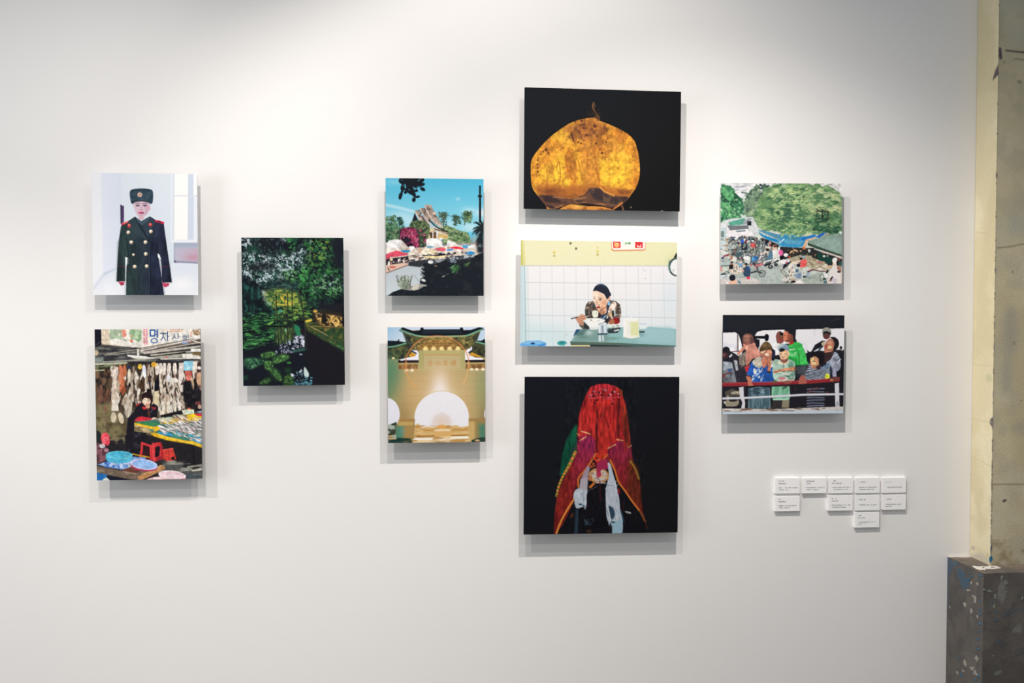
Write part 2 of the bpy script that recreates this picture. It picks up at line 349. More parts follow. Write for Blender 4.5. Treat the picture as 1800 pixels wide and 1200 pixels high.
def pic_fish(C):
    p = Painter(C, (96, 88, 74), 22).fr(160, 575, 360, 710)
    r = p.rng
    # ---- wall of hanging fish
    p.rect(40, 480, 1760, 1300, (74, 66, 54))
    p.poly([(60, 540), (420, 560), (420, 700), (60, 700)], (120, 132, 92))
    p.tex([(40, 560), (1760, 560), (1760, 1250), (40, 1250)], (36, 30, 28), 120, .42, .62, sx=.5, sy=2)
    whites = [(232, 222, 208), (214, 200, 184), (196, 178, 160), (240, 232, 222), (176, 158, 138)]
    dark = [(44, 36, 34), (62, 50, 42), (86, 66, 52), (34, 32, 34)]
    p.scat(200, [(80, 620), (1450, 600), (1450, 1230), (80, 1230)], dark, (10, 26), (50, 130), (-14, 14), a=.9)
    p.scat(130, [(320, 640), (1000, 640), (1000, 1240), (320, 1240)], whites + dark[1:3], (8, 22), (40, 110), (-16, 16), a=.85)
    p.scat(120, [(1060, 700), (1450, 700), (1450, 1240), (1060, 1240)], whites, (8, 22), (34, 90), (-18, 18), a=.88)
    p.scat(60, [(1060, 720), (1450, 720), (1450, 1240), (1060, 1240)], dark[:2] + [(120, 90, 84)], (5, 12), (30, 70), (-20, 20), a=.85)
    p.scat(34, [(330, 680), (440, 680), (440, 1240), (320, 1240)], [(222, 208, 192), (196, 178, 158)], (14, 26), (50, 110), (-6, 6))
    p.scat(16, [(455, 660), (540, 660), (540, 1000), (455, 1000)], [(188, 112, 78), (206, 132, 96), (150, 84, 58)], (16, 30), (50, 110), (-6, 6))
    p.line([(480, 620), (500, 800), (470, 980)], 26, (196, 112, 80), sm=1)
    p.scat(40, [(80, 700), (310, 680), (320, 1240), (80, 1240)], [(60, 50, 44), (90, 72, 56), (116, 90, 66), (44, 38, 40)], (16, 34), (50, 120), (-8, 8), a=.85)
    p.scat(18, [(110, 940), (330, 940), (330, 1240), (110, 1240)], [(128, 92, 72), (104, 70, 60)], (12, 24), (40, 90), (-8, 8), a=.8)
    for x in (1035, 1085, 1145, 1220, 1310): p.ell(x, 650, 30, 105, (236, 226, 216), rot=r.uniform(-6, 6)); p.ell(x-9, 650, 8, 80, (206, 186, 170), a=.7)
    p.poly([(1375, 540), (1455, 530), (1440, 800), (1370, 960)], (236, 224, 216)); p.line([(1300, 700), (1330, 820)], 14, (190, 150, 140)); p.line([(1080, 760), (1100, 1020)], 34, (222, 210, 192))
    p.ell(835, 690, 30, 105, (232, 234, 246), rot=-4); p.ell(600, 760, 26, 110, (226, 216, 196)); p.ell(370, 740, 34, 90, (226, 214, 204))
    p.ell(1210, 800, 34, 60, (226, 226, 232)); p.ell(1310, 830, 60, 36, (232, 224, 214), rot=20); p.ell(1430, 960, 44, 60, (232, 222, 210))
    p.rect(1450, 520, 1600, 682, (150, 208, 228)); p.ell(1520, 640, 26, 22, (206, 226, 234))
    p.poly([(1600, 530), (1670, 520), (1650, 700), (1600, 830), (1580, 700)], (232, 218, 206)); p.ell(1630, 760, 16, 50, (120, 90, 80))
    p.rect(1655, 560, 1760, 1260, (70, 50, 46)); p.poly([(1650, 720), (1720, 700), (1720, 980), (1680, 1000), (1645, 840)], (214, 168, 136)); p.ell(1690, 640, 34, 26, (240, 230, 224))
    p.poly([(1460, 690), (1570, 680), (1580, 830), (1500, 850)], (196, 96, 84)); p.ell(1520, 790, 40, 42, (224, 128, 116)); p.ell(1580, 880, 26, 110, (206, 176, 146), rot=-8)
    p.poly([(1440, 850), (1560, 840), (1600, 1000), (1640, 860), (1720, 1010), (1720, 1260), (1500, 1260), (1430, 1060)], (26, 26, 32), bl=10)
    p.tex([(1440, 860), (1720, 900), (1720, 1250), (1480, 1250)], (64, 54, 56), 60, .55, .75, a=.8)
    p.poly([(980, 1010), (1065, 990), (1065, 1240), (960, 1240)], (212, 200, 164)); p.poly([(1000, 820), (1070, 840), (1060, 990), (990, 1000)], (24, 24, 32))
    # ---- roof of poles
    p.poly([(40, 280), (760, 320), (1100, 330), (1740, 260), (1740, 520), (620, 570), (40, 570)], (52, 52, 58))
    p.tex([(40, 290), (1740, 300), (1740, 540), (40, 560)], (104, 104, 100), 70, .48, .7, sx=3, sy=.6)
    p.ell(80, 400, 40, 46, (196, 176, 146), bl=6); p.rect(60, 470, 200, 560, (128, 136, 130), bl=10)
    for a_, b_, w, c in (((60, 580), (560, 560), 26, (190, 192, 168)), ((60, 630), (500, 585), 12, (120, 130, 96)), ((70, 680), (210, 672), 18, (176, 184, 150)), ((200, 545), (860, 510), 22, (160, 158, 146)),
                        ((220, 440), (1740, 300), 16, (150, 146, 134)), ((240, 420), (780, 340), 10, (178, 172, 156)), ((780, 370), (1740, 170), 26, (222, 214, 206)), ((800, 400), (1740, 235), 18, (190, 176, 166)),
                        ((840, 410), (1740, 300), 26, (206, 198, 184)), ((840, 430), (1740, 330), 8, (60, 52, 50)), ((940, 440), (1740, 370), 22, (206, 196, 180)), ((960, 460), (1480, 395), 14, (26, 22, 24)),
                        ((880, 480), (1740, 400), 14, (182, 176, 160)), ((740, 500), (1740, 430), 30, (168, 164, 154)), ((1100, 500), (1740, 480), 26, (196, 192, 182)), ((620, 560), (1440, 545), 26, (40, 38, 42)),
                        ((60, 330), (300, 345), 12, (120, 124, 112)), ((250, 390), (400, 300), 8, (84, 84, 80)), ((830, 345), (1500, 215), 8, (70, 60, 56)), ((1040, 325), (1740, 205), 7, (86, 74, 66))):
        p.line([a_, b_], w, c)
    p.poly([(570, 432), (860, 458), (1000, 490), (700, 494), (575, 456)], (234, 232, 224)); p.rect(724, 350, 756, 450, (228, 224, 214))
    p.poly([(1420, 420), (1560, 425), (1740, 470), (1740, 505), (1440, 490)], (226, 222, 212)); p.rect(1590, 395, 1740, 440, (120, 96, 60)); p.rect(1560, 340, 1740, 392, (230, 228, 220)); p.ell(1180, 478, 26, 10, (206, 80, 96))
    # ---- shop sign
    p.poly([(160, 20), (1740, 20), (1740, 140), (1500, 200), (800, 322), (640, 318), (170, 270)], (236, 232, 222))
    p.poly([(160, 20), (290, 20), (290, 275), (170, 268)], (226, 210, 188)); p.line([(235, 30), (235, 265)], 12, (206, 188, 160)); p.line([(170, 265), (640, 312), (800, 325)], 8, (190, 176, 160))
    p.poly([(50, 30), (160, 30), (166, 275), (50, 320)], (26, 26, 38)); p.line([(80, 280), (150, 230)], 8, (90, 88, 84))
    p.poly([(295, 35), (520, 35), (510, 130), (470, 200), (400, 175), (330, 195), (300, 180)], (168, 186, 158)); p.poly([(480, 50), (545, 40), (560, 150), (500, 160)], (232, 146, 126)); p.ell(445, 115, 20, 20, (236, 234, 224)); p.poly([(500, 180), (560, 210), (540, 240)], (150, 166, 140))
    p.poly([(610, 40), (790, 35), (790, 190), (740, 240), (690, 190), (640, 200), (600, 150)], (134, 166, 126)); p.tex([(610, 40), (790, 35), (790, 190), (690, 190), (600, 150)], (188, 206, 176), 50, .5, .65); p.poly([(600, 190), (660, 200), (650, 240), (620, 240)], (222, 132, 106)); p.ell(635, 140, 16, 12, (222, 130, 110))
    red = (218, 84, 112)
    for y in (60, 125, 190, 250):
        p.line([(820, y-18), (884, y-18)], 13, red, a=.85); p.line([(838, y-18), (830, y+16), (884, y+16)], 12, red, a=.8); p.line([(876, y-18), (876, y+16)], 11, red, a=.7)
    blue = (38, 84, 156)
    p.line([(930, 50), (930, 140), (1000, 140), (1000, 50), (930, 50)], 20, blue); p.line([(1040, 40), (1040, 160)], 22, blue); p.line([(1000, 75), (1036, 75)], 12, blue); p.line([(1000, 115), (1036, 115)], 12, blue)
    t = np.linspace(0, 2*np.pi, 20); p.line(np.c_[990+50*np.cos(t), 215+34*np.sin(t)], 18, (84, 112, 170))
    b2 = (52, 74, 124)
    p.line([(1090, 100), (1172, 100)], 18, b2); p.line([(1135, 105), (1128, 150), (1098, 208)], 15, b2); p.line([(1130, 150), (1165, 205)], 13, b2); p.line([(1196, 80), (1196, 212)], 15, b2); p.line([(1200, 145), (1224, 145)], 12, b2)
    b3 = (76, 90, 132)
    p.line([(1310, 115), (1300, 150), (1272, 190)], 13, b3); p.line([(1304, 148), (1334, 186)], 12, b3); p.line([(1362, 108), (1362, 190)], 13, b3); p.line([(1364, 150), (1388, 150)], 10, b3); p.line(np.c_[1330+38*np.cos(t), 235+18*np.sin(t)], 10, (170, 176, 196))
    p.line([(1440, 128), (1490, 128)], 11, b3); p.line([(1425, 150), (1505, 150)], 10, b3); p.line(np.c_[1465+26*np.cos(t), 172+14*np.sin(t)], 9, b3); p.line([(1518, 125), (1518, 215)], 11, (110, 120, 150)); p.line([(1430, 205), (1510, 200)], 10, b3)
    for x in range(1235, 1420, 34): p.line([(x, 40), (x+20, 44), (x+16, 72), (x, 74)], 11, (206, 146, 116))
    p.line([(1120, 50), (1190, 46)], 12, (206, 170, 130)); p.line([(1570, 70), (1555, 150)], 14, (214, 130, 120)); p.ell(1650, 95, 60, 44, (196, 170, 140)); p.scat(14, [(1590, 50), (1700, 50), (1700, 140), (1590, 140)], [(120, 90, 70), (220, 200, 170), (160, 100, 80)], (6, 16), (6, 14))
    p.ell(1650, 165, 90, 26, (240, 236, 230)); p.line([(1610, 25), (1720, 40)], 14, (60, 50, 50)); p.ell(1550, 240, 26, 12, (226, 150, 150)); p.ell(1470, 250, 60, 18, (150, 176, 214))
    p.line([(790, 340), (1740, 178)], 12, (206, 192, 182)); p.line([(820, 372), (1600, 236)], 6, (110, 96, 88)); p.line([(1580, 215), (1740, 260)], 14, (236, 232, 226))
    p.ell(770, 620, 36, 42, (224, 190, 70)); p.ell(985, 585, 44, 40, (232, 176, 62)); p.ell(600, 630, 26, 26, (40, 50, 84))
    # ---- lower half
    p.fr(160, 700, 360, 850)
    p.poly([(60, 90), (300, 60), (470, 380), (500, 540), (60, 560)], (124, 114, 82), bl=20)
    p.tex([(60, 260), (500, 300), (500, 560), (60, 560)], (88, 76, 54), 90, .45, .65)
    p.poly([(300, 20), (385, 20), (390, 180), (290, 180)], (228, 218, 206)); p.ell(320, 270, 40, 75, (214, 200, 176)); p.ell(425, 280, 36, 80, (214, 198, 172), rot=-14); p.ell(210, 150, 26, 60, (140, 106, 84)); p.ell(200, 320, 24, 90, (134, 118, 92))
    p.scat(26, [(480, 0), (640, 0), (560, 230), (480, 230)], whites, (8, 20), (40, 90), (-14, 14), a=.9); p.ell(545, 180, 30, 70, (210, 198, 180), rot=10)
    p.scat(22, [(960, 0), (1260, 0), (1240, 200), (970, 240)], whites, (10, 20), (50, 100), (-6, 6), a=.9); p.ell(1090, 130, 22, 110, (232, 224, 206)); p.ell(1020, 130, 24, 100, (226, 218, 200))
    p.poly([(970, 240), (1300, 160), (1300, 240), (980, 270)], (34, 30, 34))
    p.poly([(60, 540), (500, 520), (620, 480), (820, 520), (1600, 660), (1600, 1200), (60, 1200)], (38, 36, 40))
    p.tex([(250, 520), (480, 520), (480, 640), (250, 640)], (120, 110, 84), 60, .45, .6)
    p.tex([(900, 640), (1600, 700), (1600, 960), (900, 900)], (60, 62, 62), 120, .5, .7, sx=3)
    p.poly([(1000, 900), (1200, 880), (1300, 960), (1580, 1030), (1580, 1140), (1040, 1140)], (84, 86, 84)); p.tex([(1000, 880), (1600, 840), (1600, 1140), (1000, 1100)], (146, 146, 136), 80, .5, .66, sx=3, sy=.6)
    p.line([(1360, 960), (1580, 930)], 26, (150, 146, 134)); p.line([(1420, 1010), (1580, 990)], 26, (190, 186, 174)); p.line([(1440, 690), (1440, 920)], 22, (30, 28, 34)); p.rect(1330, 1060, 1600, 1140, (70, 80, 86), bl=12)
    # seller
    p.poly([(720, 60), (640, 110), (600, 200), (520, 280), (505, 420), (500, 640), (520, 760), (640, 780), (720, 690), (790, 590), (780, 470), (620, 440), (620, 320), (870, 330), (935, 280), (940, 110), (880, 70), (820, 140)], (32, 30, 38))
    p.tex([(520, 280), (700, 400), (720, 690), (520, 760)], (56, 54, 62), 70, .5, .7)
    p.line([(690, 70), (640, 110)], 22, (150, 40, 50)); p.poly([(720, 120), (790, 120), (780, 160), (735, 155)], (200, 56, 60)); p.poly([(850, 120), (920, 130), (900, 165), (850, 150)], (150, 50, 52)); p.line([(810, 160), (820, 250)], 26, (90, 56, 46)); p.line([(840, 200), (870, 150)], 18, (70, 66, 80))
    p.poly([(720, -60), (780, -90), (860, -60), (875, 40), (840, 110), (800, 20), (720, 20)], (40, 26, 30))
    p.ell(785, 45, 56, 62, (236, 204, 180)); p.ell(765, 30, 26, 30, (252, 236, 214)); p.ell(790, 85, 22, 9, (190, 96, 90)); p.ell(800, 115, 30, 30, (210, 160, 136)); p.line([(745, 25), (770, 20)], 6, (120, 80, 70)); p.line([(800, 22), (824, 28)], 6, (120, 80, 70))
    p.poly([(725, -20), (790, -40), (850, 0), (860, 50), (820, 5), (760, -5)], (46, 30, 32))
    p.poly([(610, 310), (660, 265), (720, 255), (860, 280), (880, 320), (840, 345), (700, 335)], (206, 48, 62)); p.line([(640, 305), (840, 325)], 12, (236, 90, 96), a=.7)
    p.ell(895, 305, 46, 38, (240, 194, 174)); p.ell(880, 300, 20, 22, (250, 214, 196)); p.line([(900, 320), (935, 300)], 7, (190, 120, 110))
    # table
    p.poly([(930, 290), (1340, 210), (1600, 230), (1600, 700), (860, 510), (880, 430), (620, 360), (640, 335)], (70, 120, 104))
    p.poly([(960, 290), (1340, 230), (1600, 240), (1600, 320), (1140, 360), (980, 360)], (232, 190, 60)); p.poly([(1340, 235), (1440, 215), (1600, 260), (1600, 300)], (246, 206, 44))
    p.poly([(640, 335), (930, 350), (960, 370), (820, 385), (640, 355)], (60, 142, 82))
    p.poly([(612, 342), (700, 362), (880, 400), (960, 388), (1000, 420), (900, 470), (880, 440), (612, 372)], (240, 190, 48)); p.poly([(612, 370), (885, 440), (895, 500), (612, 460)], (196, 178, 134)); p.tex([(612, 380), (880, 440), (880, 490), (612, 455)], (120, 104, 76), 60, .5, .6, sx=2); p.rect(820, 430, 880, 460, (96, 140, 110))
    p.poly([(930, 470), (1150, 490), (1150, 530), (980, 510)], (60, 150, 196)); p.poly([(1150, 470), (1390, 510), (1400, 570), (1250, 570), (1150, 530)], (52, 150, 128)); p.poly([(1400, 560), (1600, 570), (1600, 640), (1480, 620)], (90, 160, 200))
    p.scat(22, [(930, 290), (1150, 270), (1100, 340), (960, 340)], [(226, 222, 206), (190, 206, 170), (206, 196, 176)], (20, 44), (5, 9), (-20, 24))
    p.scat(30, [(1140, 250), (1320, 230), (1340, 300), (1200, 310)], [(236, 226, 216), (216, 190, 160), (120, 90, 80)], (22, 46), (4, 8), (10, 40))
    p.scat(150, [(990, 380), (1300, 330), (1600, 310), (1600, 620), (1420, 580), (1000, 470)], [(238, 232, 230), (222, 214, 216), (206, 196, 196), (244, 240, 238)], (30, 70), (5, 10), (12, 46))
    p.scat(80, [(990, 380), (1300, 330), (1600, 310), (1600, 620), (1420, 580), (1000, 470)], [(84, 70, 74), (120, 96, 92), (60, 64, 76), (150, 128, 120)], (24, 56), (2.5, 5), (14, 48))
    p.scat(120, [(940, 300), (1340, 240), (1600, 280), (1600, 620), (1420, 580), (980, 440)], [(226, 220, 216), (190, 182, 180), (150, 146, 150), (236, 232, 228), (110, 104, 108)], (20, 56), (3, 7), (14, 40), a=.9)
    p.scat(16, [(1000, 450), (1300, 470), (1560, 560), (1100, 500)], [(34, 120, 96), (60, 160, 190)], (20, 46), (5, 8), (8, 26))
    p.poly([(830, 490), (900, 480), (1090, 540), (1330, 590), (1430, 600), (1600, 660), (1600, 700), (1400, 640), (1080, 590), (900, 540)], (240, 192, 44)); p.line([(900, 540), (1080, 592), (1400, 642), (1600, 706)], 10, (120, 96, 40)); p.line([(930, 510), (1330, 612), (1590, 680)], 10, (250, 220, 110), a=.7)
    p.poly([(1275, 170), (1350, 155), (1445, 160), (1445, 215), (1300, 232)], (226, 226, 206)); p.ell(1370, 190, 60, 26, (200, 214, 190)); p.poly([(1445, 225), (1560, 205), (1600, 220), (1600, 260), (1500, 250)], (206, 50, 66)); p.ell(1530, 180, 40, 20, (140, 184, 214)); p.ell(1380, 146, 26, 12, (216, 96, 70)); p.poly([(1440, 60), (1600, 50), (1600, 170), (1450, 190)], (40, 34, 40)); p.ell(1500, 70, 40, 26, (110, 60, 60)); p.ell(1525, 120, 26, 30, (190, 160, 140))
    # stools
    red = (214, 60, 64); rd = (160, 36, 48)
    p.poly([(704, 620), (740, 615), (850, 670), (840, 850), (700, 840), (690, 700)], (50, 30, 36)); p.line([(720, 625), (715, 730), (695, 830)], 30, red); p.line([(720, 630), (780, 650), (840, 670)], 30, red); p.line([(725, 800), (850, 850)], 26, rd); p.line([(840, 680), (850, 850)], 30, red)
    p.poly([(835, 660), (880, 630), (980, 610), (1010, 690), (1030, 850), (900, 885), (850, 840)], (206, 56, 60)); p.poly([(905, 690), (950, 660), (975, 690), (960, 810), (900, 830)], (36, 26, 36)); p.line([(875, 640), (885, 870)], 34, (224, 72, 74)); p.line([(985, 640), (1025, 850)], 26, rd); p.poly([(920, 840), (1000, 800), (1030, 850), (920, 880)], (150, 40, 48))
    p.poly([(1010, 720), (1150, 695), (1165, 740), (1200, 850), (1150, 870), (1060, 880), (1020, 850)], (206, 66, 58)); p.poly([(1125, 830), (1165, 810), (1180, 850), (1140, 866)], (30, 26, 34)); p.line([(1010, 725), (1150, 702)], 16, (228, 90, 76)); p.line([(1090, 720), (1095, 860)], 10, (176, 50, 48))
    # left bags
    p.poly([(60, 440), (130, 470), (180, 620), (60, 640)], (40, 44, 44)); p.poly([(150, 520), (200, 482), (250, 520), (270, 600), (240, 668), (190, 640), (150, 600)], (226, 66, 84), sm=1); p.tex([(150, 500), (260, 500), (260, 660), (160, 640)], (250, 120, 128), 50, .5, .65)
    p.poly([(70, 620), (150, 640), (250, 720), (240, 780), (200, 880), (70, 920)], (140, 92, 100)); p.tex([(70, 620), (250, 700), (200, 900), (70, 900)], (86, 54, 62), 60, .45, .6); p.ell(160, 670, 44, 30, (206, 200, 204)); p.ell(220, 730, 34, 26, (180, 130, 150))
    p.line([(590, 780), (690, 805), (820, 825)], 16, (196, 160, 40))
    # basins, planks, tarp
    p.poly([(90, 930), (240, 890), (600, 820), (780, 830), (700, 960), (430, 1000), (200, 960)], (124, 164, 222)); p.tex([(90, 930), (240, 880), (600, 850), (560, 990), (200, 980)], (196, 214, 240), 50, .45, .65); p.tex([(90, 930), (240, 880), (600, 850), (560, 990), (200, 980)], (70, 116, 196), 40, .55, .7)
    p.poly([(80, 950), (200, 975), (420, 1010), (560, 960), (880, 1000), (1020, 950), (1040, 990), (860, 1080), (700, 1150), (520, 1130), (260, 1080), (80, 1040)], (112, 96, 82)); p.tex([(80, 950), (420, 1010), (700, 1060), (640, 1130), (300, 1090), (80, 1040)], (156, 140, 118), 60, .45, .65, sx=3, sy=.6)
    p.poly([(660, 1090), (880, 1020), (1030, 950), (1045, 985), (880, 1070), (720, 1145), (680, 1150)], (190, 138, 92)); p.poly([(700, 1060), (860, 1010), (980, 930), (1030, 945), (880, 1030), (720, 1080)], (206, 156, 106)); p.poly([(420, 1010), (560, 970), (700, 1010), (640, 1050)], (110, 66, 56))
    p.poly([(740, 1160), (960, 1060), (1040, 1000), (1300, 1040), (1340, 1160)], (50, 46, 54)); p.poly([(240, 1080), (520, 1135), (700, 1160), (240, 1170)], (30, 32, 48)); p.poly([(70, 1040), (240, 1075), (200, 1150), (70, 1170)], (40, 116, 190)); p.poly([(160, 1150), (220, 1105), (270, 1150), (250, 1175)], (214, 220, 210))
    p.ell(400, 850, 190, 62, (64, 166, 206)); p.poly([(212, 800), (590, 790), (570, 870), (420, 912), (270, 900), (215, 850)], (78, 178, 212)); p.ell(400, 800, 190, 62, (98, 196, 222)); p.ell(410, 795, 140, 40, (74, 176, 210)); p.tex([(212, 800), (590, 790), (570, 870), (420, 912), (270, 900)], (140, 214, 232), 60, .5, .7, a=.5)
    p.ell(745, 950, 195, 72, (176, 60, 90), rot=8); p.ell(745, 925, 197, 74, (196, 206, 244), rot=8); p.ell(750, 925, 160, 54, (146, 186, 238), rot=8); p.glow(720, 930, 80, 26, (170, 200, 244), .8)
    p.ell(1140, 1075, 195, 66, (246, 226, 230), rot=6); p.ell(1145, 1072, 160, 46, (240, 206, 214), rot=6); p.glow(1130, 1078, 70, 22, (246, 232, 240), .9); p.ell(940, 1150, 170, 52, (244, 208, 212), rot=-4); p.ell(1290, 1125, 40, 14, (230, 170, 180), rot=-10)
    p.mottle([(40, -1100), (1640, -1100), (1640, 1200), (40, 1200)], .055, 36)
    return p.done()

def pic_forest(C):
    p = Painter(C, (22, 28, 36), 33).fr(400, 400, 630, 730)
    ALL = [(60, 40), (780, 40), (780, 1040), (60, 1040)]
    A = [(80, 40), (780, 40), (780, 460), (640, 560), (80, 600)]
    p.tex(A, (28, 58, 50), 90, .42, .62); p.tex(A, (44, 92, 66), 44, .5, .68, a=.8); p.tex(A, (16, 20, 28), 36, .5, .6, a=.9)
    p.fr(420, 410, 610, 550)
    sky = (196, 212, 218)
    SK = [(30, 300), (160, 290), (420, 320), (700, 330), (900, 260), (980, 110), (1100, 110), (1080, 300), (1040, 480), (900, 600), (640, 720), (330, 780), (200, 700), (30, 640)]
    p.tex(SK, sky, 46, .50, .57, a=.9, bl=30); p.tex([(30, 60), (180, 60), (190, 210), (30, 230)], sky, 36, .5, .58, a=.85, bl=12); p.tex([(580, 60), (760, 60), (720, 150), (620, 130)], sky, 36, .52, .6, a=.8, bl=12)
    p.tex([(1050, 570), (1560, 560), (1560, 860), (1060, 860)], (176, 196, 206), 34, .57, .64, a=.85, bl=24)
    p.tex(SK, (28, 52, 54), 26, .50, .56, a=.85, bl=20); p.tex(SK, (120, 160, 150), 20, .58, .66, a=.7, bl=20)
    p.scat(90, SK, [(214, 224, 230), (236, 240, 244), (190, 206, 214)], (5, 18), (4, 10), (-50, 60), a=.9)
    p.scat(150, SK, [(18, 26, 34), (22, 40, 42), (30, 62, 54)], (6, 24), (4, 11), (-60, 60), a=.9)
    p.poly([(180, 60), (660, 60), (700, 200), (560, 330), (380, 330), (280, 260)], (25, 29, 37), a=.88, bl=30); p.tex([(180, 60), (660, 60), (700, 200), (560, 330), (380, 330), (280, 260)], (66, 96, 96), 30, .6, .7, a=.8)
    p.poly([(130, 470), (380, 430), (560, 450), (520, 560), (200, 580)], (22, 27, 32), a=.75, bl=30)
    GR = [(990, 60), (1380, 60), (1560, 560), (1560, 960), (960, 1010), (640, 800), (640, 600), (960, 520)]
    p.tex(GR, (38, 86, 52), 60, .44, .6, bl=24); p.tex(GR, (64, 126, 68), 34, .52, .64, a=.85, bl=20); p.tex(GR, (18, 26, 30), 30, .50, .58, a=.9, bl=20)
    gr = [(40, 104, 62), (54, 132, 70), (74, 156, 78), (32, 84, 58), (96, 168, 92)]; dg = [(20, 40, 38), (16, 30, 32), (26, 58, 44)]
    p.scat(160, GR, gr[:4]+dg, (5, 18), (4, 9), (-60, 40), a=.75)
    p.tex([(1050, 90), (1360, 80), (1330, 420), (1060, 500)], (118, 150, 70), 30, .56, .66, a=.85, bl=24); p.tex([(730, 60), (870, 60), (830, 330), (740, 310)], (58, 128, 66), 30, .46, .6, a=.9, bl=16); p.tex([(910, 520), (1050, 520), (1030, 790), (930, 780)], (78, 166, 84), 28, .46, .6, a=.9, bl=20); p.tex([(690, 560), (870, 560), (850, 710), (690, 710)], (130, 176, 124), 26, .5, .62, a=.9, bl=16)
    p.tex([(1060, 700), (1560, 690), (1560, 930), (1120, 930)], (130, 180, 130), 22, .56, .66, a=.8, bl=24, sx=1.8)
    p.poly([(1380, 40), (1640, 40), (1640, 560), (1500, 570), (1430, 460)], (25, 29, 38), bl=34)
    p.poly([(330, 760), (560, 720), (900, 740), (900, 860), (620, 870), (400, 850)], (30, 46, 50), a=.8, bl=26); p.tex([(330, 740), (900, 720), (900, 880), (400, 880)], (70, 104, 96), 24, .56, .66, a=.8, sx=1.6)
    # clearing
    p.poly([(290, 880), (370, 860), (430, 900), (470, 1000), (420, 1060), (330, 980)], (216, 222, 208), bl=16)
    CL = [(390, 890), (520, 850), (640, 850), (800, 880), (900, 930), (1010, 1060), (1040, 1260), (560, 1300), (430, 1110)]
    p.poly(CL, (84, 116, 58), bl=40); p.tex(CL, (150, 164, 74), 40, .46, .6, a=.9, bl=20); p.tex(CL, (40, 70, 48), 30, .52, .6, a=.9, bl=20); p.tex([(540, 890), (840, 900), (830, 1110), (560, 1100)], (222, 192, 70), 30, .5, .6, a=.9, bl=16)
    p.scat(60, CL, [(170, 180, 80), (110, 150, 70), (60, 100, 56), (200, 190, 90)], (6, 26), (4, 9), (-30, 30), a=.8)
    p.line([(580, 1065), (700, 1082)], 13, (226, 198, 74)); p.rect(738, 1030, 800, 1095, (204, 192, 70), bl=10, a=.9); p.ell(440, 1065, 60, 34, (146, 192, 144), bl=12); p.ell(620, 1165, 44, 50, (70, 150, 124), bl=14); p.ell(318, 905, 26, 50, (240, 240, 240), rot=-10, bl=8)
    LB = [(40, 740), (300, 780), (420, 1060), (560, 1150), (560, 1260), (40, 1260)]
    p.poly(LB, (22, 36, 40), a=.75, bl=30); p.tex(LB, (40, 92, 82), 50, .52, .66, a=.8, sy=2); p.tex(LB, (14, 20, 26), 40, .5, .62, a=.8)
    # lower half
    p.fr(420, 545, 610, 685)
    p.poly([(60, 90), (300, 110), (560, 210), (700, 250), (1000, 230), (1600, 250), (1600, 1180), (60, 1180)], (23, 27, 35), bl=50)
    ST = [(50, 60), (420, 30), (620, 120), (700, 240), (560, 300), (540, 430), (330, 520), (50, 600)]
    for sc_, c, lo, hi in ((70, (34, 74, 54), .46, .58), (44, (60, 132, 74), .54, .64), (36, (16, 20, 26), .52, .58), (30, (92, 168, 90), .60, .68)): p.tex(ST, c, sc_, lo, hi, a=.9, sx=2.6, sy=.55, bl=24)
    for k in range(90):
        x = p.rng.uniform(60, 600); y = p.rng.uniform(70, 540); w = p.rng.uniform(20, 70); c = np.array(gr[p.rng.randint(5)])*(.5+.5*x/600)*p.rng.uniform(.8, 1.2)
        p.line([(x-w, y+p.rng.uniform(0, 16)), (x, y-4), (x+w, y+p.rng.uniform(-8, 8))], p.rng.uniform(4, 11), c, a=.8, sm=1)
    for k in range(50):
        x = p.rng.uniform(60, 560); y = p.rng.uniform(90, 540); w = p.rng.uniform(20, 60); p.line([(x-w, y+p.rng.uniform(-5, 8)), (x+w, y-6)], p.rng.uniform(4, 9), (16, 21, 27), a=.8)
    p.tex([(560, -60), (1120, -60), (1100, 210), (560, 230)], (100, 146, 68), 36, .5, .6, a=.9, sx=1.8, sy=.7, bl=16); p.tex([(560, -60), (1120, -60), (1100, 210), (560, 230)], (22, 34, 34), 34, .5, .58, a=.9, sx=1.8, sy=.7, bl=16); p.ell(860, 112, 46, 14, (120, 176, 84), rot=-20, bl=3); p.ell(480, 195, 50, 18, (110, 168, 72), rot=-30, bl=3)
    p.poly([(440, 238), (760, 225), (760, 250), (440, 268)], (14, 16, 22), bl=8); p.poly([(820, 170), (1000, 150), (1010, 200), (830, 200)], (22, 20, 26), bl=8)
    # water and reflections
    p.poly([(560, 270), (830, 270), (830, 470), (560, 500)], (54, 72, 48), bl=20); p.tex([(560, 260), (840, 260), (840, 490), (550, 510)], (104, 126, 66), 34, .5, .62, a=.9, sx=.6, sy=2, bl=16)
    p.poly([(830, 230), (900, 240), (950, 330), (925, 395), (860, 360)], (44, 118, 82), sm=1, bl=8); p.ell(705, 300, 14, 28, (120, 180, 144), bl=5)
    RF = [(830, 400), (950, 380), (1000, 440), (1000, 550), (860, 580), (820, 640), (560, 660), (540, 560), (690, 500)]
    p.tex(RF, (190, 198, 220), 30, .5, .58, a=.9, bl=12); p.tex([(840, 390), (980, 390), (1000, 550), (860, 560)], (226, 228, 242), 30, .42, .54, a=.95, bl=12); p.tex(RF, (26, 32, 46), 22, .52, .6, a=.85, bl=8)
    for x, y in ((1060, 530), (1100, 622), (935, 665), (790, 630)): p.ell(x, y, 24, 11, (170, 186, 204), rot=8, bl=4)
    p.poly([(820, 605), (1000, 568), (1190, 538), (1205, 558), (1000, 608), (830, 638)], (50, 88, 80), bl=5)
